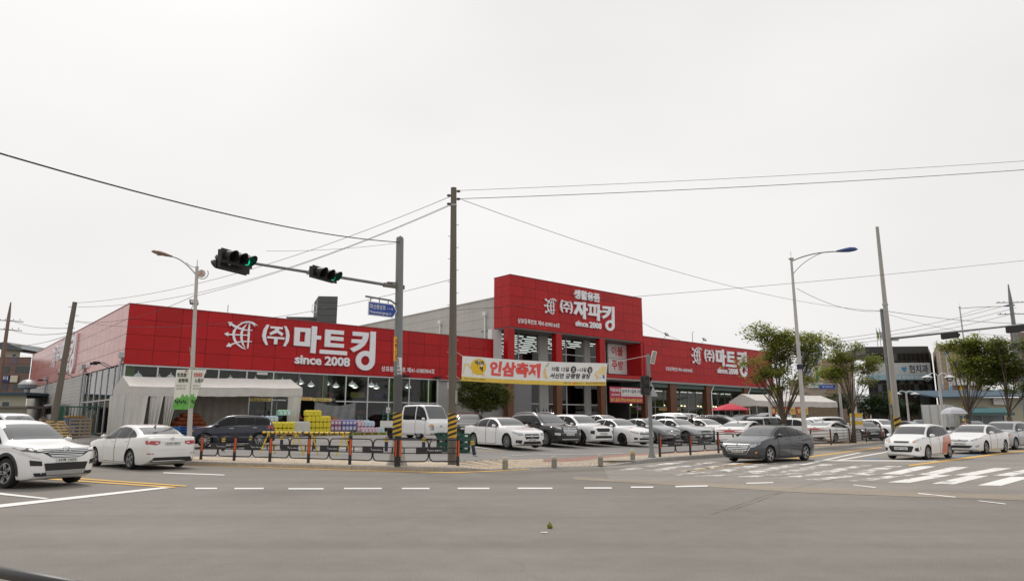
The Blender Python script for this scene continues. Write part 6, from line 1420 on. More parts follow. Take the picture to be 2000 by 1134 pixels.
cr_ = thing('crate', 'white wrapped bulk crate between the yellow stacks', 'crate', B2W(9.0, PQ - .1, TB), BR); MB().box(-.55, .75, -.4, .4, .15, .85).build('body', mat('wrap_white', (.58, .57, .52), .4, var=.15, bump=.3), cr_); MB().box(-.5, .7, -.35, .35, .85, .93).build('wrap_top', mat('wrap_film', (.68, .68, .66), .3, var=.1, bump=.4), cr_)
for i, (s_, z, w) in enumerate(((13.9, .6, .5), (14.35, .6, .45), (14.1, .95, .4), (11.0, .9, .7))):
    o = MB().box(-w / 2, w / 2, -.2, .2, 0, .36).build('cardboard_box', mat('cardboard', (.33, .20, .10), .8, var=.15), None, B2W(s_, -2.0, TB + z), (0, 0, BR + .1 * i)); tag(o, ('brown carton left of the pair on the goods table', 'brown carton right of the pair on the goods table', 'small brown carton on top of the pair', 'wide brown carton behind the yellow stack')[i], 'box', 'cartons before the shop window')
tb = thing('display_table', 'low display table with cartons before the plastic sheet', 'table', B2W(13.2, -2.3, TB), BR); MB().box(0, 1.6, 0, .6, .52, .58).build('table_top', M_WD, tb)
for x in (.05, 1.5):
    for y in (.05, .5): MB().box(x, x + .05, y, y + .05, 0, .52).build('leg', M_STEEL, tb)
# plastic sheet over the shop entrance
cs = thing('plastic_sheet', 'grey translucent plastic sheet draped across the shop entrance', 'sheet', B2W(13.4, -.15, TB), BR)
vs = []; fs = []
for i in range(33):
    for j in range(9):
        f = j / 8; x = 3.5 * i / 32; fold = .05 * math.sin((i * .9 + f * 6)) * (.3 + f); vs.append((x, -.05 + fold, 2.45 * (1 - f) * 1 - .3 * math.sin(PI * i / 32) * (1 - f)))
for i in range(32):
    for j in range(8): fs.append((i * 9 + j, i * 9 + 9 + j, i * 9 + 10 + j, i * 9 + 1 + j))
MB().add(vs, fs).build('film', mat('plastic_grey', (.20, .21, .21), .25, var=.25, scale=3), cs, smooth=True, fix=False)
# crates near the concrete pole
M_GC = mat('crate_green', (.01, .075, .05), .5, var=.1)
def crate(label, p, rz, n):
    t = thing('crate', label, 'crate', p, rz, 'green plastic crates')
    for k in range(n):
        c_ = MB(); z = k * .27
        for x in (-.3, .3): c_.box(x - .012, x + .012, -.2, .2, z, z + .26)
        for y in (-.2, .2): c_.box(-.3, .3, y - .012, y + .012, z + .03, z + .12); c_.box(-.31, .31, y - .016, y + .016, z + .2, z + .265); c_.box(-.05, .05, y - .014, y + .014, z, z + .26)
        c_.box(-.3, .3, -.2, .2, z, z + .02); c_.build('tray', M_GC, t)
    return t
def lpz(u, Y): p = spot(u, Y); return p
crate('stack of dark green crates right of the concrete pole', lpz(903, 31.0), .3, 3); crate('dark green crates left of the concrete pole', lpz(868, 31.5), -.2, 3); crate('dark green crate directly behind the concrete pole', lpz(886, 32.0), .1, 3)
# recruitment banner under the entrance block
rb = thing('recruitment_banner', 'red recruitment banner with phone numbers beside the entrance', 'banner', B2W(46.4, -1.75, 0), BR)
def fp2(u, v, q=-1.75): return wall_pt(u, v, q)
A_ = fp2(1190, 752); B_ = fp2(1256, 787); ox = 46.4
z0, z1, x0, x1 = B_[1], A_[1] - .1, A_[0] - ox, B_[0] - ox; wd_ = x1 - x0; ht = z1 - z0
cl = MB().box(x0, x1, -.01, .01, z0, z1).build('cloth', mat('banner_red', (.46, .05, .09), .8, var=.05), rb)
MB().box(x0 + wd_ * .34, x1 - wd_ * .02, -.016, -.011, z0 + ht * .42, z1 - ht * .06).build('white_field', M_WHITE, cl)
text('lettering', '남/여·주 5일제 근무', MBK, cl, (x0 + wd_ * .36, -.02, z0 + ht * .62), FRONT, w=wd_ * .58, h=ht * .24, bold=.025); text('lettering', '직원모집', M_WHITE, cl, (x0 + wd_ * .02, -.015, z0 + ht * .68), FRONT, w=wd_ * .30, h=ht * .22, bold=.03)
text('lettering', '(주)마트킹', M_WHITE, cl, (x0 + wd_ * .05, -.015, z0 + ht * .40), FRONT, w=wd_ * .25, h=ht * .16, bold=.02); text('lettering', '031-222-7723 010-4033-2639', mat('print_yellow', (.80, .62, .08), .7, var=0), cl, (x0 + wd_ * .03, -.015, z0 + ht * .08), FRONT, w=wd_ * .93, h=ht * .2, bold=.02); text('lettering', '주 5일제 근무 남/여 주', MSR, cl, (x0 + wd_ * .37, -.02, z0 + ht * .46), FRONT, w=wd_ * .55, h=ht * .09)
# ladders, cartons outside the entrance block
for i in range(3):
    ld = thing('step_ladder', 'aluminium step ladder on show behind the parked row, %s of three' % ('first', 'second', 'third')[i], 'ladder', B2W(36.9 + i * 1.0, -.6, TB), BR, 'step ladders on show')
    for x in (0, .5): MB().bar((x, 0, 0), (x * .8 + .05, .45, 2.2), .05, .08).build('stile', M_STEEL, ld); MB().bar((x, .9, 0), (x * .8 + .05, .47, 2.2), .04, .05).build('stile', M_STEEL, ld)
    for k in range(6): f = (k + 1) / 7; MB().box(.03, .47, .45 * f - .04, .45 * f + .04, 2.2 * f, 2.2 * f + .03).build('rung', M_STEEL, ld)
random.seed(4)
for i in range(9):
    o = MB().box(-.3, .3, -.25, .25, 0, .42).build('cardboard_box', MATS['cardboard'], None, B2W(47.0 + (i % 5) * .75, -.9, TB + .42 * (i // 5)), (0, 0, BR + random.uniform(-.1, .1))); tag(o, 'brown carton under the red recruitment banner, %s layer, %s from left' % (('lower', 'upper')[i // 5], ORD[i % 5]), 'box', 'cartons under the recruitment banner')
# red parasol
pr = thing('parasol', 'red parasol above the back row of cars', 'parasol', spot(1430, 62), 0); MB().lathe([(1.75, 2.05), (1.7, 2.12), (.9, 2.45), (.05, 2.66)], 8).build('canopy', mat('parasol_red', (.52, .03, .06), .7, var=.08), pr); MB().tube([(0, 0, 0), (0, 0, 2.75)], .025, 8).build('pole', M_STEEL, pr)

# ------------------------------------------------------------------ buildings behind
def house(name, label, u0, u1, vt, Y, depth, rz, m, zb=0.):
    p = D(u0, vt, Y); p2 = D(u1, vt, Y); t = thing(name, label, 'building', (p.x, p.y, zb), rz); w = (p2.x - p.x) / math.cos(rz); h = p.z - zb
    k = depth * p.x / p.y; k = k * math.cos(rz) + depth * math.tan(rz) * 0; MB().add([(0, 0, 0), (w, 0, 0), (w + k, depth, 0), (k, depth, 0), (0, 0, h), (w, 0, h), (w + k, depth, h), (k, depth, h)], [(0, 3, 2, 1), (4, 5, 6, 7), (0, 1, 5, 4), (1, 2, 6, 5), (2, 3, 7, 6), (3, 0, 4, 7)]).build('wall', m, t); return t, w, h
def hrect(t, Y, u0, v0, u1, v1, nm, m, y=-.06, th=.08, par=None):
    a = D(u0, v0, Y); b = D(u1, v1, Y); loc = t.location; rz = t.rotation_euler[2]; ck = 1 / math.cos(rz)
    x0, x1, z0, z1 = (a.x - loc.x) * ck, (b.x - loc.x) * ck, b.z - loc.z, a.z - loc.z
    return MB().box(x0, x1, y, y + th, z0, z1).build(nm, m, par or t), (x0, x1, z0, z1)
def windows(t, rects, Y, mg, mf, div=1):
    for u0, v0, u1, v1 in rects:
        o, (x0, x1, z0, z1) = hrect(t, Y, u0, v0, u1, v1, 'window', mf, -.05, .08); n = div
        for i in range(n): a = x0 + (x1 - x0) * i / n; b = x0 + (x1 - x0) * (i + 1) / n; MB().box(a + .05, b - .05, -.075, -.051, z0 + .06, z1 - .06).build('pane', mg, o)
M_BRK = mat('tile_brown', (.20, .125, .105), .8, var=.12, scale=2); M_CRM = mat('wall_cream', (.44, .42, .32), .8, var=.1); M_WGL = mat('far_window', (.045, .06, .065), .15, var=.3, scale=.6); M_WGL2 = mat('far_window_pale', (.16, .20, .22), .15, var=.4, scale=.7); M_BEI = mat('tile_beige', (.36, .275, .19), .8, var=.12, scale=1.5); M_DGL = mat('black_glass', (.010, .009, .008), .35, var=.4, scale=.8, spec=.25); M_DMUL = mat('black_mullion', (.03, .028, .026), .4, var=0); M_BLUR = mat('roof_blue', (.05, .09, .13), .8, var=.12)
t, w, h = house('apartment_building', 'brown tiled building with blue signs behind the side wall', -120, 62, 697, 95, 14, 0, M_BRK)
windows(t, [(-4, 714, 18, 728), (31, 714, 58, 728), (-4, 748, 15, 762), (27, 748, 53, 762), (-50, 714, -14, 728), (-50, 748, -14, 762)], 95, M_WGL, M_FRAME, 3)
o, (x0, x1, z0, z1) = hrect(t, 95, -30, 733, 22, 746, 'sign_board', mat('sign_navy', (.02, .03, .16), .5), -.3, .1); text('lettering', '주센터', M_WHITE, o, (x1 - 2.6, -.32, z0 + .28), FRONT, w=2.3, h=.55, bold=.02)
hrect(t, 95, 22, 733, 36, 746, 'sign_board', mat('sign_cream', (.62, .58, .42), .6), -.3, .1); o, (x0, x1, z0, z1) = hrect(t, 95, 24, 700, 33, 711, 'letter_panel', M_BRK, -.05, .04); text('lettering', '기', mat('sign_lettering_blue', (.10, .16, .40), .5, var=0), o, (x0, -.07, z0), FRONT, w=.7, h=.8, bold=.02)
n = 14
for k in range(n): MB().box(0, w + .01, -.02, 0, h - .12 - k * .82, h - .08 - k * .82).build('tile_course', mat('tile_joint', (.13, .08, .07), .9), t)
pt, pw, ph = house('penthouse', 'cream rooftop house on the brown tiled building', 4, 42, 673, 97, 8, 0, M_CRM, D(0, 697, 95).z); MB().add([(-.5, -.8, ph - .6), (pw + .9, -.8, ph - .9), (pw + .9, 8.5, ph - .9), (-.5, 8.5, ph - .6), (-.5, -.8, ph + .15), (pw * .35, -.8, ph + .35), (pw + .9, -.8, ph - .7), (pw * .35, 8.5, ph + .35)], [(0, 1, 6, 5, 4), (4, 5, 7, 3), (5, 6, 2, 7), (0, 1, 2, 3)]).build('roof', mat('roof_slate', (.10, .11, .12), .7), pt); windows(pt, [(25, 690, 32, 697)], 97, M_WGL, M_MULL)
t, w, h = house('low_shop', 'cream low shop with blue roof edge left of the side wall', -90, 53, 771, 66, 10, 0, M_CRM); MB().box(-.2, w + .3, -.6, 10, h, h + .25).build('roof', M_BLUR, t); windows(t, [(5, 783, 18, 800), (-20, 783, -5, 800)], 66, M_WGL, M_MULL)
vn = MB().lathe([(.25, 0), (.25, .5), (.75, .6), (.85, .95), (.5, 1.35), (.1, 1.45)], 14).build('roof_vent', M_STEEL, t, ((D(9, 771, 66).x - t.location.x), 3, h + .2), smooth=True, angle=40)
t, w, h = house('shed', 'beige lean-to shed under the air conditioners', -70, 54, 796, 56, 5, 0, mat('shed_beige', (.26, .24, .19), .85, var=.15)); MB().box(-.1, w + .1, -.2, 5, h, h + .15).build('roof', M_FRAME, t)
t = thing('notice_panel', 'leaning grey panel below the air conditioners', 'panel', B2W(-1.6, 17, TB), BR - PI / 2); MB().box(-1.3, 1.2, 0, .06, 0, 1.5).build('board', M_GREYW, t)
t, w, h = house('stair_tower', 'dark grey tiled stair tower rising behind the near wing', 622, 659, 578, 88, 5, .1, mat('tile_dark', (.085, .088, .09), .7, var=.12, scale=2), 0)
for k in range(9): MB().box(-.01, w + .01, -.02, 0, h - .85 * (k + 1), h - .85 * (k + 1) + .05).build('tile_course', M_DARK, t)
MB().box(-4.0, -.02, .2, 4, h - 3.0 + .1, h - 2.75).build('parapet', MATS['tile_dark'], t)
q = MB(); q.box(-.7, -.1, -.3, .2, h - 2.2, h - 2.12); q.box(-.7, -.64, -.3, -.24, h - 2.2, h - 1.2); q.box(-.16, -.1, -.3, -.24, h - 2.2, h - 1.2); q.box(-.7, -.1, -.3, -.24, h - 1.26, h - 1.2); q.build('balcony_rail', M_WHITE, t)
# right side: far apartments
t, w, h = house('apartment_block', 'white far apartment block between the street trees', 1556, 1604, 676, 190, 16, 0, mat('apt_white', (.50, .53, .55), .8, var=.08))
for r_ in range(9):
    for c_ in range(3): windows(t, [(1559 + c_ * 15, 690 + r_ * 11, 1571 + c_ * 15, 696 + r_ * 11)], 190, M_WGL2, M_MULL, 2)
MB().box(w * .84, w, -.12, 0, 0, h).build('accent_panel', mat('apt_blue', (.20, .36, .45), .8), t)
t, w, h = house('tiled_building', 'beige ribbed building with green banner behind the trees', 1604, 1668, 700, 140, 14, .12, M_BEI)
for k in range(16): MB().box(0, w, -.12, 0, h - .8 * (k + 1) + .1, h - .8 * k - .1).build('rib', M_BEI, t)
for u0, v0, u1, v1, m, nm in ((1592, 716, 1601, 762, mat('banner_green', (.02, .18, .09), .7), 'green_banner'), (1591, 701, 1598, 713, mat('sign_blue2', (.02, .07, .32), .6), 'blue_banner')):
    a = D(u0, v0, 132); b = D(u1, v1, 132); o = MB().box(a.x, b.x, 132, 132.1, b.z, a.z).build('vertical_banner', m); tag(o, 'green vertical banner on the ribbed building' if 'green' in nm else 'small blue vertical banner above the green one', 'banner')
t, w, h = house('row_building', 'pale low building with curved roof behind the far marquee', 1540, 1612, 742, 120, 12, 0, mat('stucco_peach', (.46, .38, .30), .8)); windows(t, [(1576, 748, 1606, 756)], 120, M_WHITE, M_MULL); o, (x0, x1, z0, z1) = hrect(t, 120, 1576, 747, 1606, 757, 'sign_board', M_WHITE, -.3, .1); text('lettering', '약국', mat('print_green', (.05, .25, .08), .7, var=0), o, (x0 + .6, -.32, z0 + .15), FRONT, w=1.6, h=.65, bold=.02)
# black glass dental building
YB = 112
t, w, h = house('glass_building', 'black glass office building with dental clinic sign', 1690, 1806, 690, YB, 14, -.10, M_DGL)
a = D(1690, 690, YB)
MB().box(0, w, -.1, 13, h, h + 1.1).build('parapet', M_DMUL, t)
nx = 14; nz = 10
for i in range(nx + 1): MB().box(w * i / nx - .05, w * i / nx + .05, -.1, .0, 0, h).build('mullion', M_DMUL, t)
for k in range(nz + 1): MB().box(0, w, -.085, .0, h * k / nz - .05, h * k / nz + .05).build('transom', M_DMUL, t)
random.seed(8)
for i in range(nx):
    for k in range(nz):
        if random.random() < .5: MB().box(w * i / nx + .06, w * (i + 1) / nx - .06, -.05, -.01, h * k / nz + .06, h * (k + 1) / nz - .06).build('pane', random.choice((M_DGL, MATS['far_window'])), t)
o, (x0, x1, z0, z1) = hrect(t, YB, 1692, 709, 1811, 742, 'sign_board', mat('clinic_sign', (.50, .54, .55), .5, var=.12, scale=.5), -.3, .12); hh = z1 - z0; ww = x1 - x0
text('lettering', '현치과', mat('clinic_navy', (.03, .05, .12), .5, var=0), o, (x0 + ww * .66, -.33, z0 + hh * .40), FRONT, w=ww * .30, h=hh * .48, bold=.02); q = MB(); q.prism([(x0 + ww * .58, z0 + hh * .45), (x0 + ww * .62, z0 + hh * .62), (x0 + ww * .615, z0 + hh * .8), (x0 + ww * .58, z0 + hh * .72), (x0 + ww * .545, z0 + hh * .8), (x0 + ww * .54, z0 + hh * .62)], -.33, -.31, XZ); q.build('heart_mark', mat('clinic_blue', (.08, .25, .48), .5, var=0), o)
MB().box(x0, x1, -.32, -.3, z0 + .02, z0 + hh * .30).build('sign_strip', mat('clinic_pale_blue', (.30, .46, .56), .5, var=.1), o); text('lettering', '임대 현치과 화산중앙', M_WHITE, o, (x0 + ww * .40, -.34, z0 + hh * .06), FRONT, w=ww * .57, h=hh * .18, bold=.01)
for k in range(1, 12): MB().box(x0 + ww * k / 12 - .02, x0 + ww * k / 12 + .02, -.315, -.30, z0, z1).build('sign_joint', M_GREYW, o)
sw = MB().add([(w + .02, 0, 0), (w + 2.6, 4.5, 0), (w + 2.6, 4.5, h + .2), (w + .02, 0, h + 1.1)], [(0, 1, 2, 3)]).build('side_wall', M_DGL, t)
# beige tiled building with vertical banners
YC = 104
t, w, h = house('tiled_building', 'beige tiled building with two vertical banners and glass corner', 1830, 1910, 672, YC, 14, .05, M_BEI)
for k in range(18): MB().box(-.01, w, -.03, 0, h - .75 * (k + 1), h - .75 * (k + 1) + .05).build('tile_course', mat('tile_joint2', (.24, .18, .13), .9), t)
hrect(t, YC, 1866, 704, 1906, 737, 'window', M_WGL2, -.08, .1); 
for k in range(1, 5): hrect(t, YC, 1866 + k * 8 - .4, 704, 1866 + k * 8 + .4, 737, 'mullion', M_DMUL, -.12, .06)
hrect(t, YC, 1858, 738, 1935, 752, 'balcony', M_WHITE, -1.2, 1.2); hrect(t, YC, 1872, 753, 1878, 768, 'post', M_YEL2, -.5, .3)
for i, (u0, v0, u1, v1) in enumerate(((1832, 675, 1844, 760), (1846, 686, 1860, 762))):
    a = D(u0, v0, YC - 2); b = D(u1, v1, YC - 2); bn = thing('vertical_banner', ('blue and white long vertical banner at the building edge', 'white long vertical banner with magenta lettering')[i], 'banner', (a.x, YC - 2, b.z), 0); hgt = a.z - b.z; wdt = b.x - a.x
    MB().box(0, wdt, 0, .05, 0, hgt).build('cloth', mat('banner_white', (.60, .63, .66), .8, var=.06), bn); MB().box(0, wdt, -.02, 0, 0, hgt * .12).build('blue_foot', mat('banner_sky', (.16, .36, .58), .8, var=.2), bn); MB().box(0, wdt, -.02, 0, hgt * .92, hgt).build('blue_head', MATS['banner_sky'], bn)
    text('lettering', '\n'.join('화성시 정조 문화제 광장'.replace(' ', '')), mat('print_magenta', (.42, .08, .30), .7, var=0) if i else MATS['clinic_blue'], bn, (wdt * .25, -.03, hgt * .16), FRONT, w=wdt * .5, h=hgt * .72, bold=.01)
# blue roofed market stalls
YD = 84
t, w, h = house('low_shop', 'cream low shop with sloping blue metal roof on the far pavement', 1838, 2060, 776, YD, 8, 0, M_CRM)
a = D(1826, 775, YD); q = MB(); hx = w + 2; q.add([(-1.2, -1.5, h - .1), (hx, -1.5, h + .2), (hx, 8, h + 1.2), (-.4, 8, h + 1.0), (-1.2, -1.5, h + .05), (hx, -1.5, h + .35), (hx, 8, h + 1.35), (-.4, 8, h + 1.15)], [(0, 1, 2, 3), (4, 5, 6, 7), (0, 1, 5, 4), (1, 2, 6, 5), (2, 3, 7, 6), (3, 0, 4, 7)]); q.build('roof', M_BLUR, t)
hrect(t, YD, 1935, 776, 1965, 790, 'sign_board', M_WHITE, -.4, .1); hrect(t, YD, 1872, 770, 1877, 800, 'post', M_YEL2, -.6, .2); hrect(t, YD, 1885, 795, 1930, 815, 'shop_window', M_WGL2, -.1, .1); hrect(t, YD, 1945, 800, 1960, 818, 'shop_door', mat('door_red', (.30, .05, .04), .6), -.1, .1)
bs_ = thing('bus_shelter', 'teal roofed shelter behind the crossing guard', 'shelter', D(1888, 812, 72) - Vector((0, 0, D(1888, 812, 72).z)), 0); MB().add([(0, 0, 2.5), (5, 0, 2.5), (5, 1.6, 2.5), (0, 1.6, 2.5), (0, .8, 2.95), (5, .8, 2.95)], [(0, 1, 5, 4), (3, 2, 5, 4), (0, 3, 4), (1, 2, 5)]).build('roof', mat('roof_teal', (.03, .13, .14), .5), bs_); MB().box(0, 5, -.03, .0, 2.2, 2.5).build('fascia', mat('fascia_teal', (.07, .125, .13), .7), bs_)
for x in (.1, 2.5, 4.9): MB().box(x - .04, x + .04, 1.4, 1.48, 0, 2.5).build('post', M_STEEL, bs_)
MB().box(.1, 4.9, 1.5, 1.52, .4, 2.2).build('back_panel', M_WGL2, bs_)
t, w, h = house('apartment_block', 'brown apartment block at the right picture edge', 1972, 2080, 648, 130, 14, 0, mat('apt_brown', (.24, .18, .15), .8, var=.1)); windows(t, [(1980, 660, 1992, 668), (1980, 676, 1992, 684)], 130, M_WGL, M_MULL, 2)
# stone wall with lattice fence
wl = thing('boundary_wall', 'low stone wall with dark lattice panels behind the parked cars', 'wall', D(1560, 815, 92) - Vector((0, 0, D(1560, 815, 92).z)), .0); M_STW = mat('stone_beige', (.32, .235, .17), .85, var=.25, scale=2.5, bump=.3); 
LW = D(1830, 815, 92).x - wl.location.x
MB().box(0, LW, 0, .3, 0, 1.6).build('base', M_STW, wl)
for i in range(7):
    x = LW * i / 6; MB().box(x - .35, x + .35, -.06, .36, 0, 3.2).build('pier', M_STW, wl)
    if i < 6:
        q = MB()
        for k in range(14): xx = x + .4 + (LW / 6 - .8) * k / 13; q.bar((xx, .15, 1.6), (min(xx + .5, x + LW / 6 - .35), .15, 2.9), .05); q.bar((min(xx + .5, x + LW / 6 - .35), .17, 1.6), (xx, .17, 2.9), .05)
        q.box(x + .35, x + LW / 6 - .35, .1, .2, 2.9, 3.0); q.build('lattice', M_DMUL, wl)
# ------------------------------------------------------------------ trees and shrubs
def leafmat(name, rgb, v=.25):
    m = bpy.data.materials.new(name); m.use_nodes = True; n = m.node_tree.nodes; l = m.node_tree.links; b = n['Principled BSDF']; b.inputs['Roughness'].default_value = .55; b.inputs['Specular IOR Level'].default_value = .3
    t_ = n.new('ShaderNodeTexCoord'); a = n.new('ShaderNodeTexNoise'); a.inputs['Scale'].default_value = 1.6; a.inputs['Detail'].default_value = 6; a.inputs['Roughness'].default_value = .8; l.new(t_.outputs['Object'], a.inputs['Vector'])
    r_ = n.new('ShaderNodeValToRGB'); r_.color_ramp.elements[0].position = .3; r_.color_ramp.elements[1].position = .72; r_.color_ramp.elements[0].color = (*[c * (1 - v) for c in rgb], 1); r_.color_ramp.elements[1].color = (rgb[0] * (1 + v * 1.6), rgb[1] * (1 + v), rgb[2] * (1 + v * .4), 1)
    l.new(a.outputs[0], r_.inputs[0]); l.new(r_.outputs[0], b.inputs['Base Color']); tr = n.new('ShaderNodeBsdfTranslucent'); l.new(r_.outputs[0], tr.inputs[0]); mm = n.new('ShaderNodeMixShader'); mm.inputs[0].default_value = .45
    l.new(b.outputs[0], mm.inputs[1]); l.new(tr.outputs[0], mm.inputs[2]); l.new(mm.outputs[0], n['Material Output'].inputs[0]); return m
LF1 = leafmat('leaf_street', (.245, .295, .058)); LF2 = leafmat('leaf_dark', (.15, .19, .045)); LF3 = leafmat('leaf_pine', (.045, .075, .032)); LF4 = leafmat('leaf_far', (.250, .300, .065))
M_BARK = mat('bark', (.115, .09, .07), .9, var=.25, scale=10, bump=.5)
def leaves(blobs, n, size, m, par, rnd, clump=18, cr=.28):
    vs = []; fs = []; tot = sum(b[3] * b[4] * b[5] for b in blobs)
    for bx_, by_, bz_, rx, ry_, rz_ in blobs:
        k = max(6, int(n * (rx * ry_ * rz_) / tot / clump))
        for _ in range(k):
            while True:
                d = Vector((rnd.uniform(-1, 1), rnd.uniform(-1, 1), rnd.uniform(-1, 1)))
                if .25 < d.length < 1 and rnd.random() < .35 + .65 * d.length: break
            c = Vector((bx_ + d.x * rx, by_ + d.y * ry_, bz_ + d.z * rz_)); cs_ = cr * rnd.uniform(.6, 1.3)
            for _ in range(int(clump * rnd.uniform(.6, 1.4))):
                p = c + Vector((rnd.gauss(0, cs_ * .75), rnd.gauss(0, cs_ * .75), rnd.gauss(0, cs_ * .35))); a = rnd.uniform(0, 2 * PI); e = rnd.uniform(-.7, .3); s_ = size * rnd.uniform(.6, 1.3)
                d1 = Vector((math.cos(a) * math.cos(e), math.sin(a) * math.cos(e), math.sin(e))); d2 = d1.cross(Vector((rnd.uniform(-.5, .5), rnd.uniform(-.5, .5), 1))).normalized()
                i = len(vs); vs += [p - d1 * s_ * .5, p + d2 * s_ * .3, p + d1 * s_ * .6, p - d2 * s_ * .3]; fs.append((i, i + 1, i + 2, i + 3))
    return MB().add(vs, fs).build('crown', m, par, fix=False)
def tree(name, label, base, blobs, n, size, m, trunk, seed, group='street trees', split=1.2, cr=.28, r0=.13):
    rnd = random.Random(seed); t = thing(name, label, 'tree', base, 0, group); q = MB(); sp = Vector((trunk[0], trunk[1], split))
    q.tube([(0, 0, -.05), (trunk[0] * .5, trunk[1] * .5, split * .5), sp], [r0 * 1.25, r0, r0 * .9], 10)
    r1 = r0
    for bi, b in enumerate(blobs):
        r0 = r1 if bi % 4 == 0 else r1 * .45; e = Vector(b[:3]); mid = sp * .55 + e * .45 + Vector((rnd.uniform(-.2, .2), rnd.uniform(-.2, .2), .25)); L = [sp - Vector((0, 0, .12)), sp * .8 + mid * .2 + Vector((0, 0, .15)), mid, mid * .4 + e * .6, e]; q.tube(L, [r0 * .5, r0 * .38, r0 * .26, r0 * .15, r0 * .06], 7)
        for _ in range(5):
            f = rnd.uniform(.0, .8); s0_ = mid * (1 - f) + e * f; e2_ = e + Vector((rnd.uniform(-1, 1) * b[3], rnd.uniform(-1, 1) * b[4], rnd.uniform(-.6, 1) * b[5])) * .85; q.tube([s0_, (s0_ + e2_) / 2 + Vector((0, 0, .1)), e2_], [r0 * .2, r0 * .12, r0 * .04], 5)
    q.build('trunk', M_BARK, t, smooth=True); leaves(blobs, n, size, m, t, rnd, cr=cr); return t
def px_blobs(base, Y, L):                    # crown lobes measured in the photograph, given real depth
    k = Y * _c / FPX; out = []
    for u, v, ru, rv in L:
        for _ in range(3):
            du, dv, f = random.uniform(-.85, .85), random.uniform(-.8, .8), random.uniform(.45, .75); p = D(u + du * ru, v + dv * rv, Y) - base; out.append((p.x, random.uniform(-.8, .8) * ru * k, p.z, ru * k * f, ru * k * f, rv * k * f))
    return out
random.seed(17)
b1 = spot(1537, 43.5); tree('street_tree', 'taller street tree in front of the far wing sign', b1, px_blobs(b1, 43.5, [(1508, 655, 40, 26), (1540, 690, 50, 34), (1500, 705, 36, 24), (1468, 700, 22, 20), (1478, 735, 22, 14), (1592, 665, 24, 22), (1585, 700, 28, 18), (1530, 735, 40, 16), (1510, 760, 26, 10)]), 16000, .165, LF1, (-.1, 0), 1, split=1.3, r0=.16, cr=.34)
b2 = spot(1668, 48.0); tree('street_tree', 'sparser street tree beside the second white saloon', b2, px_blobs(b2, 48, [(1638, 672, 20, 14), (1640, 700, 26, 14), (1672, 682, 16, 14), (1690, 705, 26, 16), (1660, 728, 40, 14), (1628, 730, 22, 14), (1692, 742, 20, 10), (1650, 705, 20, 12)]), 9500, .155, LF4, (.1, 0), 2, split=2.0, r0=.12, cr=.30)
b3 = spot(1893, 63, 0.); tree('street_tree', 'broad street tree on the far pavement by the banners', b3, px_blobs(b3, 63, [(1880, 680, 34, 26), (1920, 668, 34, 26), (1862, 712, 26, 20), (1905, 715, 40, 28), (1945, 700, 30, 30), (1935, 745, 26, 14)]), 15000, .22, LF1, (.1, 0), 3, split=1.8, r0=.22, cr=.4)
b4 = spot(1978, 61, 0.); tree('street_tree', 'darker street tree at the right picture edge', b4, px_blobs(b4, 61, [(1985, 690, 36, 30), (2010, 720, 40, 36), (1965, 740, 34, 24), (1990, 760, 30, 18), (1955, 690, 24, 26)]), 18000, .22, LF2, (-.1, 0), 4, split=2.0, r0=.22, cr=.4)
b5 = B2W(27.4, -3.0, TB); tree('shade_tree', 'dense dark tree behind the concrete pole by the shop wall', b5, [(-.6, 0, 3.2, 1.5, 1.2, 1.2), (.9, 0, 3.6, 1.3, 1.2, 1.3), (1.9, .2, 3.0, 1.0, 1.0, 1.0), (.3, -.4, 2.4, 1.5, 1.0, .7), (-.9, 0, 4.2, .8, .8, .8)], 15000, .19, LF2, (.05, 0), 5, None, split=1.0, r0=.11)
random.seed(23)
for i, (u, Y, w, h) in enumerate(((1700, 88, 1.9, 2.6), (1722, 87, 1.8, 2.9), (1742, 88, 1.5, 2.4), (1775, 90, 1.4, 1.9), (1552, 95, 2.0, 3.4), (1530, 97, 1.8, 3.0), (1640, 98, 2.4, 3.6), (1668, 95, 2.0, 3.0))):
    p = spot(u, Y, 0.); z0 = 2.0; tree('clipped_pine', 'dark clipped pine behind the boundary wall, %s from the shop' % ('fifth', 'sixth', 'seventh', 'eighth', 'second', 'first', 'third', 'fourth')[i], p, [(0, 0, z0 + h * .5, w, w, h * .42), (w * .5, 0, z0 + h * .8, w * .7, w * .7, h * .3), (-w * .5, 0, z0 + h * .75, w * .6, w * .6, h * .3)], 2600, .26, LF3, (0, 0), 30 + i, 'clipped pines behind the wall', split=1.6, cr=.4)

# ------------------------------------------------------------------ poles and wires
lp_ = Vector((-26.45, 40.0)); t = thing('utility_pole', 'leaning brown concrete pole in front of the pale pink side wall', 'pole', (lp_.x, lp_.y, zlot(*lp_)), 0); t.rotation_euler = (0, R(3.2), 0); Z = D(152, 582, 40).z - .5
MB().lathe([(.20, 0), (.19, 1.2), (.125, Z), (.02, Z + .01)], 14).build('shaft', M_CONC, t, smooth=True, angle=40); tape(t, .25, .95, .205); q = MB()
for k in range(6): q.bar((-.12, 0, Z - .3 - k * .5), (.35 if k % 2 else -.35, 0, Z - .3 - k * .5), .03)
q.build('step_bolt', M_STEEL, t)
fp_ = D(6, 700, 75); t = thing('utility_pole', 'thin far pole with crossarms at the left picture edge', 'pole', (fp_.x, fp_.y, 0), 0); Zf = D(14, 590, 75).z
MB().lathe([(.25, 0), (.16, Zf - 1.5), (.06, Zf)], 12).build('shaft', mat('pole_rust', (.20, .14, .11), .8, var=.2), t, smooth=True, angle=40)
for z in (Zf - 2.0, Zf - 3.0): MB().bar((-1.2, 0, z), (1.4, .4, z - .15), .1).build('crossarm', M_STEEL, t); [obj('insulator', ins, t, (x, .1, z)) for x in (-1.0, -.4, .5, 1.2)]
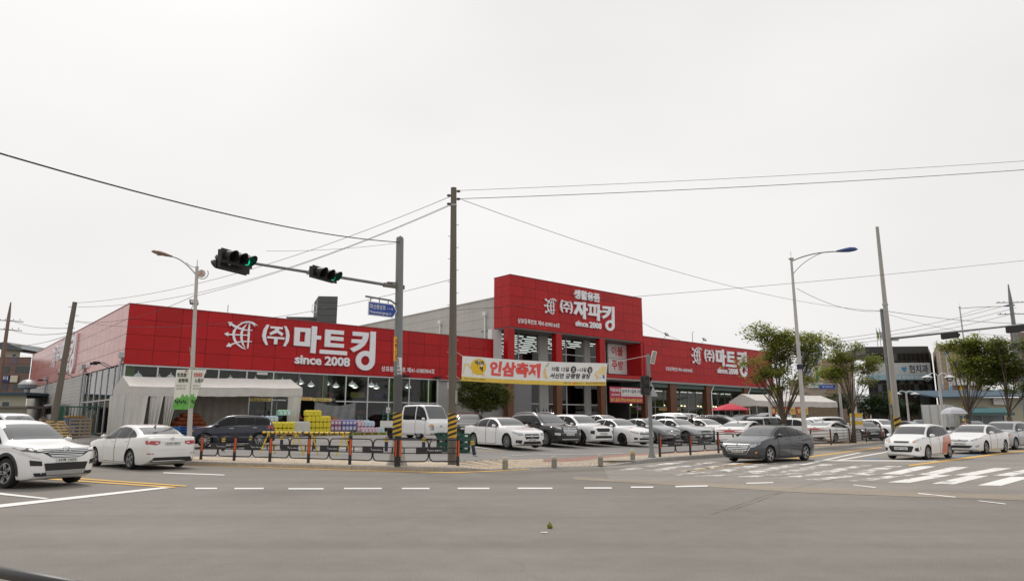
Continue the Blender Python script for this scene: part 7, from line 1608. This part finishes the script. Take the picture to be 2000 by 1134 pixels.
# paired poles at the right
p1 = spot(1748, 51); t = thing('signal_mast', 'grey steel signal mast with an arm reaching out to the right', 'traffic light', p1, 0); Z1 = D(1727, 603, 51).z - p1.z
MB().lathe([(.19, 0), (.17, Z1 * .5), (.14, Z1)], 8).build('mast', M_PGREY, t); za = D(1733, 662, 51).z - p1.z; e_ = D(2040, 629, 40) - p1
MB().tube([(0, 0, za), tuple(e_)], [.10, .05], 10).build('arm', M_PGREY, t, smooth=True, angle=50); strip(t, .185, D(1738, 790, 51).z - p1.z, D(1738, 762, 51).z - p1.z, 220, 320, M_YEL2, 'notice'); MB().box(-.22, .22, -.35, -.18, D(1742, 800, 51).z - p1.z - .3, D(1742, 800, 51).z - p1.z + .15).build('control_box', mat('box_olive', (.30, .28, .18), .6), t)
MB().box(.2, 1.0, -.1, .12, za - .12, za + .12).build('arm_clamp', M_STEEL, t)
for f in (.47, .86):
    c = Vector((0, 0, za)) * (1 - f) + e_ * f; h_ = signal_head(t, tuple(c + Vector((0, .12, -.22))), math.atan2(e_.y, e_.x) + PI, 9)
p2 = spot(1756, 50.5); t = thing('utility_pole', 'tall pale concrete pole next to the right signal mast', 'pole', p2, 0); Z2 = D(1726, 443, 50.5).z - p2.z
MB().lathe([(.235, 0), (.225, 1), (.115, Z2), (.01, Z2 + .01)], 16).build('shaft', M_CONC2, t, smooth=True, angle=40); tape(t, 1.0, 1.75, .24, 2)
MB().lathe([(.19, Z2 * .62), (.2, Z2 * .62), (.2, Z2 * .63), (.19, Z2 * .63)], 14).build('band', M_STEEL, t)
p3 = D(1989, 700, 80); t = thing('utility_pole', 'dark steel pole with crossarms beyond the right trees', 'pole', (p3.x, p3.y, 0), 0); Z3 = D(1989, 555, 80).z
MB().lathe([(.3, 0), (.2, Z3 - 2), (.06, Z3)], 12).build('shaft', M_PGREY, t, smooth=True, angle=40)
for z in (Z3 - 2.2, Z3 - 3.6): MB().bar((-1.6, .2, z), (1.6, -.2, z), .1).build('crossarm', M_STEEL, t); [obj('insulator', ins, t, (x, 0, z)) for x in (-1.4, -.8, .8, 1.4)]
# ornamental lamps
def globe_lamp(label, u, v_base, Y, vtop, arms):
    p = spot(u, Y); t = thing('ornamental_lamp', label, 'street lamp', p, 0, 'ornamental white lamps'); Zt = D(u, vtop, Y).z - p.z
    MB().lathe([(.22, 0), (.2, .6), (.12, .75), (.09, Zt)], 12).build('post', M_LPOST, t, smooth=True, angle=40)
    for s_ in arms:
        MB().tube(curve_pts([(0, 0, Zt), (s_ * .35, 0, Zt + .55), (s_ * .8, 0, Zt + .1)], 8) + [Vector((s_ * .95, 0, Zt + .1))], .035, 6).build('arm', M_WHITE, t, smooth=True)
        h_ = MB().lathe([(.06, .12), (.18, .06), (.42, -.04), (.44, -.08)], 16, None, Matrix.Translation((s_ * .95, 0, Zt + .0))).build('shade', M_WHITE, t, smooth=True); MB().lathe([(.24, -.08), (.26, -.2), (.18, -.36), (.04, -.42)], 14, None, Matrix.Translation((s_ * .95, 0, Zt))).build('globe', glass('lamp_globe', (.85, .85, .82)), h_, smooth=True)
    return t
globe_lamp('white ornamental lamp with one globe in front of the far wing end', 1508, 850, 50, 722, (1,)); globe_lamp('white ornamental twin lamp left of the black glass building foot', 1778, 830, 75, 768, (-1, 1)); lc = globe_lamp('ornamental lamp with camera cluster beside the box truck', 1846, 830, 58, 735, (-1, 1)); globe_lamp('ornamental lamp behind the sparser street tree', 1676, 845, 52, 740, (1,))
wr = thing('post_wrap', 'yellow and white wrapped base of the lamp behind the sparse tree', 'wrap', spot(1676, 51.8) + Vector((0, 0, .9)), 0)
for k, m in enumerate((M_WHITE, M_YEL2, M_WHITE, M_YEL2)): MB().lathe([(.42, k * .28), (.42, k * .28 + .27)], 14).build('band', m, wr)
q = MB(); q.box(.3, .7, -.2, .0, 0, .8); o = q.build('control_box', mat('box_olive2', (.34, .30, .14), .6), None, spot(1508, 50) + Vector((0, 0, 3.0))); tag(o, 'olive control box fixed on the ornamental lamp by the far wing', 'box')
ds = thing('direction_sign', 'small blue direction sign on a thin post between the trees', 'sign', spot(1647, 75), 0); zt_ = D(1625, 755, 75).z - ds.location.z; MB().lathe([(.16, 0), (.12, zt_ + .6)], 10).build('post', M_LPOST, ds); MB().tube([(0, 0, zt_ + .3), (-2.2, 0, zt_ + .3)], .05, 6).build('arm', M_STEEL, ds); MB().prism([(-2.3, zt_), (-2.0, zt_ + .22), (-.5, zt_ + .22), (-.5, zt_ - .22), (-2.0, zt_ - .22)], -.08, -.05, XZ).build('plate', MATS['sign_blue'], ds); text('lettering', '화산중앙로', M_WHITE, ds, (-1.9, -.085, zt_ - .1), FRONT, w=1.2, h=.22)
for i, u in enumerate((1716, 1722)):
    p = D(u, 690, 118); fl_ = thing('flag_pole', ('flag pole with green flag, left of the pair', 'flag pole with white flag, right of the pair')[i], 'flag', (p.x, p.y, 0), 0); zt_ = D(u, 640, 118).z; MB().tube([(0, 0, 0), (0, 0, zt_)], .06, 6).build('pole', M_STEEL, fl_); MB().add([(0, 0, zt_ - .4), (.5, .1, zt_ - .9), (.35, 0, zt_ - 2.1), (0, 0, zt_ - 1.8)], [(0, 1, 2, 3)]).build('flag', (M_GREEN, M_GREYW)[i], fl_)
M_WIRE = mat('wire', (.02, .02, .022), .6, var=0)
def wire(label, a, b, sag, r_=.012, n=20):
    a = Vector(a); b = Vector(b); pts = [a + (b - a) * (i / n) - Vector((0, 0, sag * 4 * (i / n) * (1 - i / n))) - a for i in range(n + 1)]
    o = MB().tube(pts, r_, 5).build('cable', M_WIRE, None, a, smooth=True); tag(o, label, 'cable', 'overhead cables')
mt = Vector((mp_.x, mp_.y, gz(mp_) + MZ - .25)); ut_ = Vector((up_.x, up_.y, gz(up_) + UZ)); 
wire('thick black cable sagging from the signal mast to the upper left', D(-60, 282, 9.5), mt + Vector((-.1, 0, 0)), .28, .016)
wire('upper wire running right from the concrete pole top', ut_ + Vector((.1, 0, -.10)), D(2080, 309, 26), .10, .008); wire('lower wire running right from the concrete pole top', ut_ + Vector((.1, 0, -.42)), D(2080, 326, 25), .12, .012)
wire('thin wire dropping from the concrete pole to the right mast', ut_ + Vector((.2, 0, -.45)), D(1729, 607, 51), .9, .010)
wire('cable from the right lamp post to the right mast', D(1556, 563, 43), D(1727, 606, 51), .55, .014)
wire('cable crossing the entrance block and rising right', D(880, 606, 40), D(2080, 500, 46), .2, .012)
wire('wire from the right mast to the right edge', D(1729, 607, 51), D(2060, 632, 60), .3, .018); wire('second wire from the right mast to the right edge', D(1729, 612, 51), D(2000, 655, 64), .5, .012)
for i, (va, vb) in enumerate(((596, 380), (604, 402))): wire('%s wire between the leaning pole and the concrete pole' % ('upper', 'lower')[i], D(152, va - 5, 40), ut_ + Vector((-.1, 0, -.28 - .3 * i)), .8 + .2 * i, .010)
wire('wire from the left street lamp up to the concrete pole', D(386, 577, l1.y), ut_ + Vector((-.1, 0, -.62)), .25, .009); wire('faint wire behind the signal heads', D(520, 490, 27), mt, .1, .007)
for i, (v0, v1) in enumerate(((620, 645), (640, 653), (672, 655))): wire('wire from the far left pole to the leaning pole, %s of three' % ('top', 'middle', 'bottom')[i], D(12, v0, 75), D(146, v1 - 5, 40.2), .4, .018)
wire('wire across the side wall to the street lamp', D(148, 626, 40), D(384, 575, 28.5), .5, .010); wire('lower wire across the near wing sign', D(148, 628, 40), ut_ + Vector((0, 0, -3.4)), .9, .009)
for i in range(3): wire('wire behind the right trees, %s of three' % ('top', 'middle', 'bottom')[i], D(1610, 664 + 6 * i, 72), D(1985, 590 + 10 * i, 78), .5, .02)
wire('wire from the entrance block top to the ground lamp', D(1255, 630, 60), D(1500, 700, 66), .8, .015)
ap = thing('antenna_mast', 'thin roof antenna mast on the far wing roof', 'antenna', B2W(70.5, 4, 10.9), 0); MB().tube([(0, 0, 0), (0, 0, 2.8), (.25, 0, 2.9)], .05, 6).build('mast', M_STEEL, ap); MB().bar((-.4, 0, .9), (2.2, 0, .8), .08).build('crossarm', M_STEEL, ap)
# ------------------------------------------------------------------ people
SKIN = mat('skin', (.50, .32, .24), .6, var=.04); HAIR = mat('hair', (.012, .011, .010), .5, var=.1)
def person(label, loc, rz, shirt, trousers, lean=0., arms=((.25, .35), (.25, .35)), cap=None, vest=None, hgt=1.68):
    t = thing('person', label, 'person', loc, rz); k = hgt / 1.70
    J = {'pel': (0, 0, .95), 'spine': (.02 + lean * .12, 0, 1.15), 'chest': (.02 + lean * .3, 0, 1.33), 'neck': (.03 + lean * .45, 0, 1.47), 'skull': (.05 + lean * .52, 0, 1.53)}
    E = [('pel', 'spine'), ('spine', 'chest'), ('chest', 'neck'), ('neck', 'skull')]; Rr = {'pel': (.15, .12), 'spine': (.14, .11), 'chest': (.165, .12), 'neck': (.06, .06), 'skull': (.055, .055)}
    for s_, nm in ((1, 'l'), (-1, 'r')):
        J['hip' + nm] = (0, s_ * .10, .90); J['kn' + nm] = (.04, s_ * .11, .50); J['an' + nm] = (-.01, s_ * .11, .09); J['to' + nm] = (.15, s_ * .13, .04)
        E += [('pel', 'hip' + nm), ('hip' + nm, 'kn' + nm), ('kn' + nm, 'an' + nm), ('an' + nm, 'to' + nm)]; Rr['hip' + nm] = (.095, .10); Rr['kn' + nm] = (.065, .065); Rr['an' + nm] = (.042, .05); Rr['to' + nm] = (.035, .03)
        up_a, fo = arms[0 if s_ > 0 else 1]; sx, sz_ = J['chest'][0] + lean * .08, 1.42
        J['sh' + nm] = (sx, s_ * .20, sz_); el = (sx + .28 * math.sin(up_a), s_ * .25, sz_ - .28 * math.cos(up_a)); J['el' + nm] = el; wr_ = (el[0] + .25 * math.sin(up_a + fo), s_ * .22, el[2] - .25 * math.cos(up_a + fo)); J['wr' + nm] = wr_
        d = Vector((math.sin(up_a + fo), 0, -math.cos(up_a + fo))); J['pa' + nm] = tuple(Vector(wr_) + d * .07)
        E += [('chest', 'sh' + nm), ('sh' + nm, 'el' + nm), ('el' + nm, 'wr' + nm), ('wr' + nm, 'pa' + nm)]; Rr['sh' + nm] = (.065, .065); Rr['el' + nm] = (.043, .043); Rr['wr' + nm] = (.028, .03); Rr['pa' + nm] = (.022, .038)
        for fi in range(5):
            a = (fi - 2) * .018; base = Vector(J['pa' + nm]) + Vector((a, 0, 0)) if fi else Vector(wr_) + d * .035 + Vector((.03, 0, 0)); L = (.045, .07, .078, .072, .055)[fi]
            J['f%d%s' % (fi, nm)] = tuple(base + d * L * .5 + Vector((a * .6 + (.02 if fi == 0 else 0), 0, 0))); J['g%d%s' % (fi, nm)] = tuple(base + d * L + Vector((a * .6 + .012, -s_ * .012, 0))); E += [(('pa' if fi else 'wr') + nm, 'f%d%s' % (fi, nm)), ('f%d%s' % (fi, nm), 'g%d%s' % (fi, nm))]; Rr['f%d%s' % (fi, nm)] = (.009, .009); Rr['g%d%s' % (fi, nm)] = (.008, .008)
    keys = list(J); me = bpy.data.meshes.new('body'); me.from_pydata([tuple(Vector(J[x]) * k) for x in keys], [(keys.index(a), keys.index(b)) for a, b in E], []); o = bpy.data.objects.new('tmpb', me)
    md = o.modifiers.new('skin', 'SKIN'); o.modifiers.new('sub', 'SUBSURF').levels = 1
    for i, x in enumerate(keys): me.skin_vertices[0].data[i].radius = [r_ * k for r_ in Rr[x]]; me.skin_vertices[0].data[i].use_root = (x == 'pel')
    bm_ = evaluated(o); bm_.materials.clear(); shoe = mat('shoe_dark', (.03, .03, .03), .6)
    for m in (shirt, trousers, SKIN, shoe): bm_.materials.append(m)
    for p in bm_.polygons:
        c = p.center / k; p.use_smooth = True; arm = abs(c.y) > .17 and c.z > .55
        p.material_index = 3 if c.z < .09 else 1 if c.z < .93 and not arm else 2 if c.z > 1.46 else 0
        if arm:
            s_ = 'l' if c.y > 0 else 'r'; w_ = Vector(J['wr' + s_]); e_ = Vector(J['el' + s_])
            if (c - w_).length < (c - e_).length * 1.1: p.material_index = 2
    obj('body', bm_, t)
    hc = (Vector(J['skull']) + Vector((.015, 0, .10))) * k; bm2 = bmesh.new(); bmesh.ops.create_uvsphere(bm2, u_segments=16, v_segments=12, radius=1)
    for v in bm2.verts:
        x, y, z = v.co; f = .80 if z < -.3 else 1.; v.co = (x * .098 + (.016 if x > .8 and -.25 < z < .15 and abs(y) < .25 else 0) + (.008 if x > .7 and -.6 < z < -.4 else 0), y * .078 * f, z * .118)
        if abs(y) > .93 and abs(z) < .3: v.co.y *= 1.12
    hm = bpy.data.meshes.new('head'); bm2.to_mesh(hm); bm2.free(); hm.polygons.foreach_set('use_smooth', [True] * len(hm.polygons)); hm.materials.append(SKIN); hm.materials.append(HAIR)
    for p in hm.polygons:
        c = p.center
        if c.z > .06 or (c.x < .02 and c.z > -.06) : p.material_index = 1
        if c.x > .07 and .0 < c.z < .03 and .02 < abs(c.y) < .05: p.material_index = 1
    hd_ = obj('head', hm, t, hc)
    if cap:
        MB().lathe([(.108, .03), (.112, .07), (.09, .12), (.03, .145)], 14).build('cap', cap, hd_, smooth=True); MB().prism(ell(.11, 0, .09, .085, 14), .035, .047, XY).build('cap_peak', cap, hd_)
    if vest: 
        prof = [(.205, 1.0), (.20, 1.15), (.205, 1.3), (.20, 1.42), (.10, 1.46)]; M_ = Matrix.Translation((.02 + lean * .2, 0, 0)) @ Matrix.Diagonal((.74 * k, .98 * k, k, 1)); MB().lathe(prof, 16, None, M_, cap=False).build('vest', vest, t, smooth=True)
    return t
RS = mat('shirt_red', (.42, .025, .04), .8, var=.15); DK = mat('cloth_dark', (.02, .02, .024), .85, var=.15); GRYC = mat('cloth_grey', (.20, .20, .20), .85, var=.1); CRC = mat('cloth_cream', (.55, .50, .30), .85, var=.1)
person('shopper in a red top with pale sleeves at the shop entrance', B2W(11.0, -2.4, TB), BR - PI / 2, RS, DK, .25, ((.5, .9), (.4, .8))); person('shopper in a red vest facing the entrance goods', B2W(12.2, -1.9, TB), BR + 2.2, RS, GRYC, .2, ((.6, .8), (.3, .6)))
cp = spot(1346, 47.2); person('dark-clothed person leaning over beside the white saloon', cp, R(-40), DK, DK, .45, ((.9, .5), (.8, .4)))
gp_ = spot(1888, 54, 0.0); person('crossing guard with yellow cap and red vest under the umbrella', gp_, R(200), CRC, DK, .0, ((.3, 1.2), (.2, .4)), M_YEL2, mat('vest_red', (.50, .03, .05), .7, var=.1))
um = thing('umbrella', 'pale grey umbrella opened beside the crossing guard', 'umbrella', spot(1869, 53, 0.), 0); MB().lathe([(.92, 2.15), (.90, 2.19), (.75, 2.42), (.45, 2.60), (.03, 2.68)], 8).build('canopy', mat('umbrella_grey', (.52, .52, .56), .7, var=.06), um); MB().tube([(0, 0, 0), (0, 0, 2.72)], .02, 8).build('shaft', M_STEEL, um)
kb = thing('kiosk_stand', 'clear plastic vending stand under the umbrella', 'stand', spot(1866, 54.5, 0.), 0); MB().box(-.6, .6, -.4, .4, 0, .9).build('counter', M_WHITE, kb)
for x in (-.58, .58): MB().box(x - .02, x + .02, -.38, -.34, .9, 2.0).build('post', M_STEEL, kb)
MB().add([(-.58, -.36, .9), (.58, -.36, .9), (.58, -.36, 2.0), (-.58, -.36, 2.0)], [(0, 1, 2, 3)]).build('screen', glass('clear_sheet', (.8, .82, .82)), kb, fix=False)
# ------------------------------------------------------------------ small things on the road, near railing
fr = G(1073.5, 1031, .0); t = thing('green_fruit', 'small green fruit lying on the near asphalt', 'fruit', (fr.x, fr.y, .038), .6); bm = bmesh.new(); bmesh.ops.create_uvsphere(bm, u_segments=16, v_segments=10, radius=1)
for v in bm.verts: v.co = Vector((v.co.x * .042, v.co.y * .042, v.co.z * .048)) * (1 + .05 * math.sin(v.co.x * 7) + .04 * math.cos(v.co.y * 5))
me = bpy.data.meshes.new('flesh'); bm.to_mesh(me); bm.free(); me.polygons.foreach_set('use_smooth', [True] * len(me.polygons)); me.materials.append(mat('fruit_green', (.16, .20, .02), .5, var=.4, scale=30)); o = obj('flesh', me, t); MB().tube([(0, 0, .045), (-.012, .005, .062)], .006, 6).build('stalk', M_BARK, t); MB().lathe([(.018, -.004), (.014, .002), (.002, .004)], 10, None, Matrix.Translation((.025, -.033, -.012)) @ Matrix.Rotation(R(80), 4, 'X')).build('blemish', mat('fruit_orange', (.55, .20, .02), .5), t)
sc_ = G(1062, 1040.5, 0); o = MB().add([(-.05, -.02, .012), (.06, -.025, .016), (.05, .02, .02), (-.04, .022, .013)], [(0, 1, 2, 3)]).build('paper_scrap', M_WHITE, None, (sc_.x, sc_.y, .0)); tag(o, 'tiny white paper scrap beside the green fruit', 'litter')
gr = G(1207, 901.5, .08); t = thing('drain_grate', 'rusty drain grate set in the pavement by the stone bollard', 'grate', (gr.x, gr.y, zlot(gr.x, gr.y) + .012), R(30)); M_IRON = mat('iron_rust', (.07, .05, .04), .8, var=.3)
for i in range(9): MB().box(-.55 + i * .135, -.55 + i * .135 + .05, -.35, .35, -.01, .006).build('bar', M_IRON, t)
for y in (-.37, 0, .35): MB().box(-.58, .58, y, y + .03, -.01, .008).build('frame', M_IRON, t)
rl = rail(Vector((-4.9, 4.30, .19)), Vector((-2.95, 3.25, .19)), 'black railing panel farther along beside the camera', (False, False)); rl2 = rail(Vector((-2.95, 3.25, .19)), Vector((-1.18, 2.30, .19)), 'black railing cut off at the lower left corner', (False, False))
np_ = [(-9, 6.2), (-5.2, 4.15), (-.9, 1.85), (1.5, .6), (1.5, -4), (-9, -4)]; struct(sheet(np_, 0, flat(.19), 'near_pavement', PAVM[1]))
for a, b in ((Vector((1.0, 33.8)), Vector((8.2, 40))),): pass
lot_line(spot(1000, 29.5)[:2], spot(1215, 32.0)[:2], .12)
for i in range(5): c_ = spot(962 + i * 72, 33.0 + i * 1.6); lot_line(c_[:2], (c_ + Vector((-2.6, 4.0, 0)))[:2], .12)
lot_line(spot(700, 33)[:2], spot(600, 36)[:2], .12); lot_line(spot(880, 31)[:2], spot(990, 32.2)[:2], .10, P_YEL)
bpy.data.scenes.remove(TMP)
for s_ in list(bpy.data.scenes):
    if s_ != S: bpy.data.scenes.remove(s_)
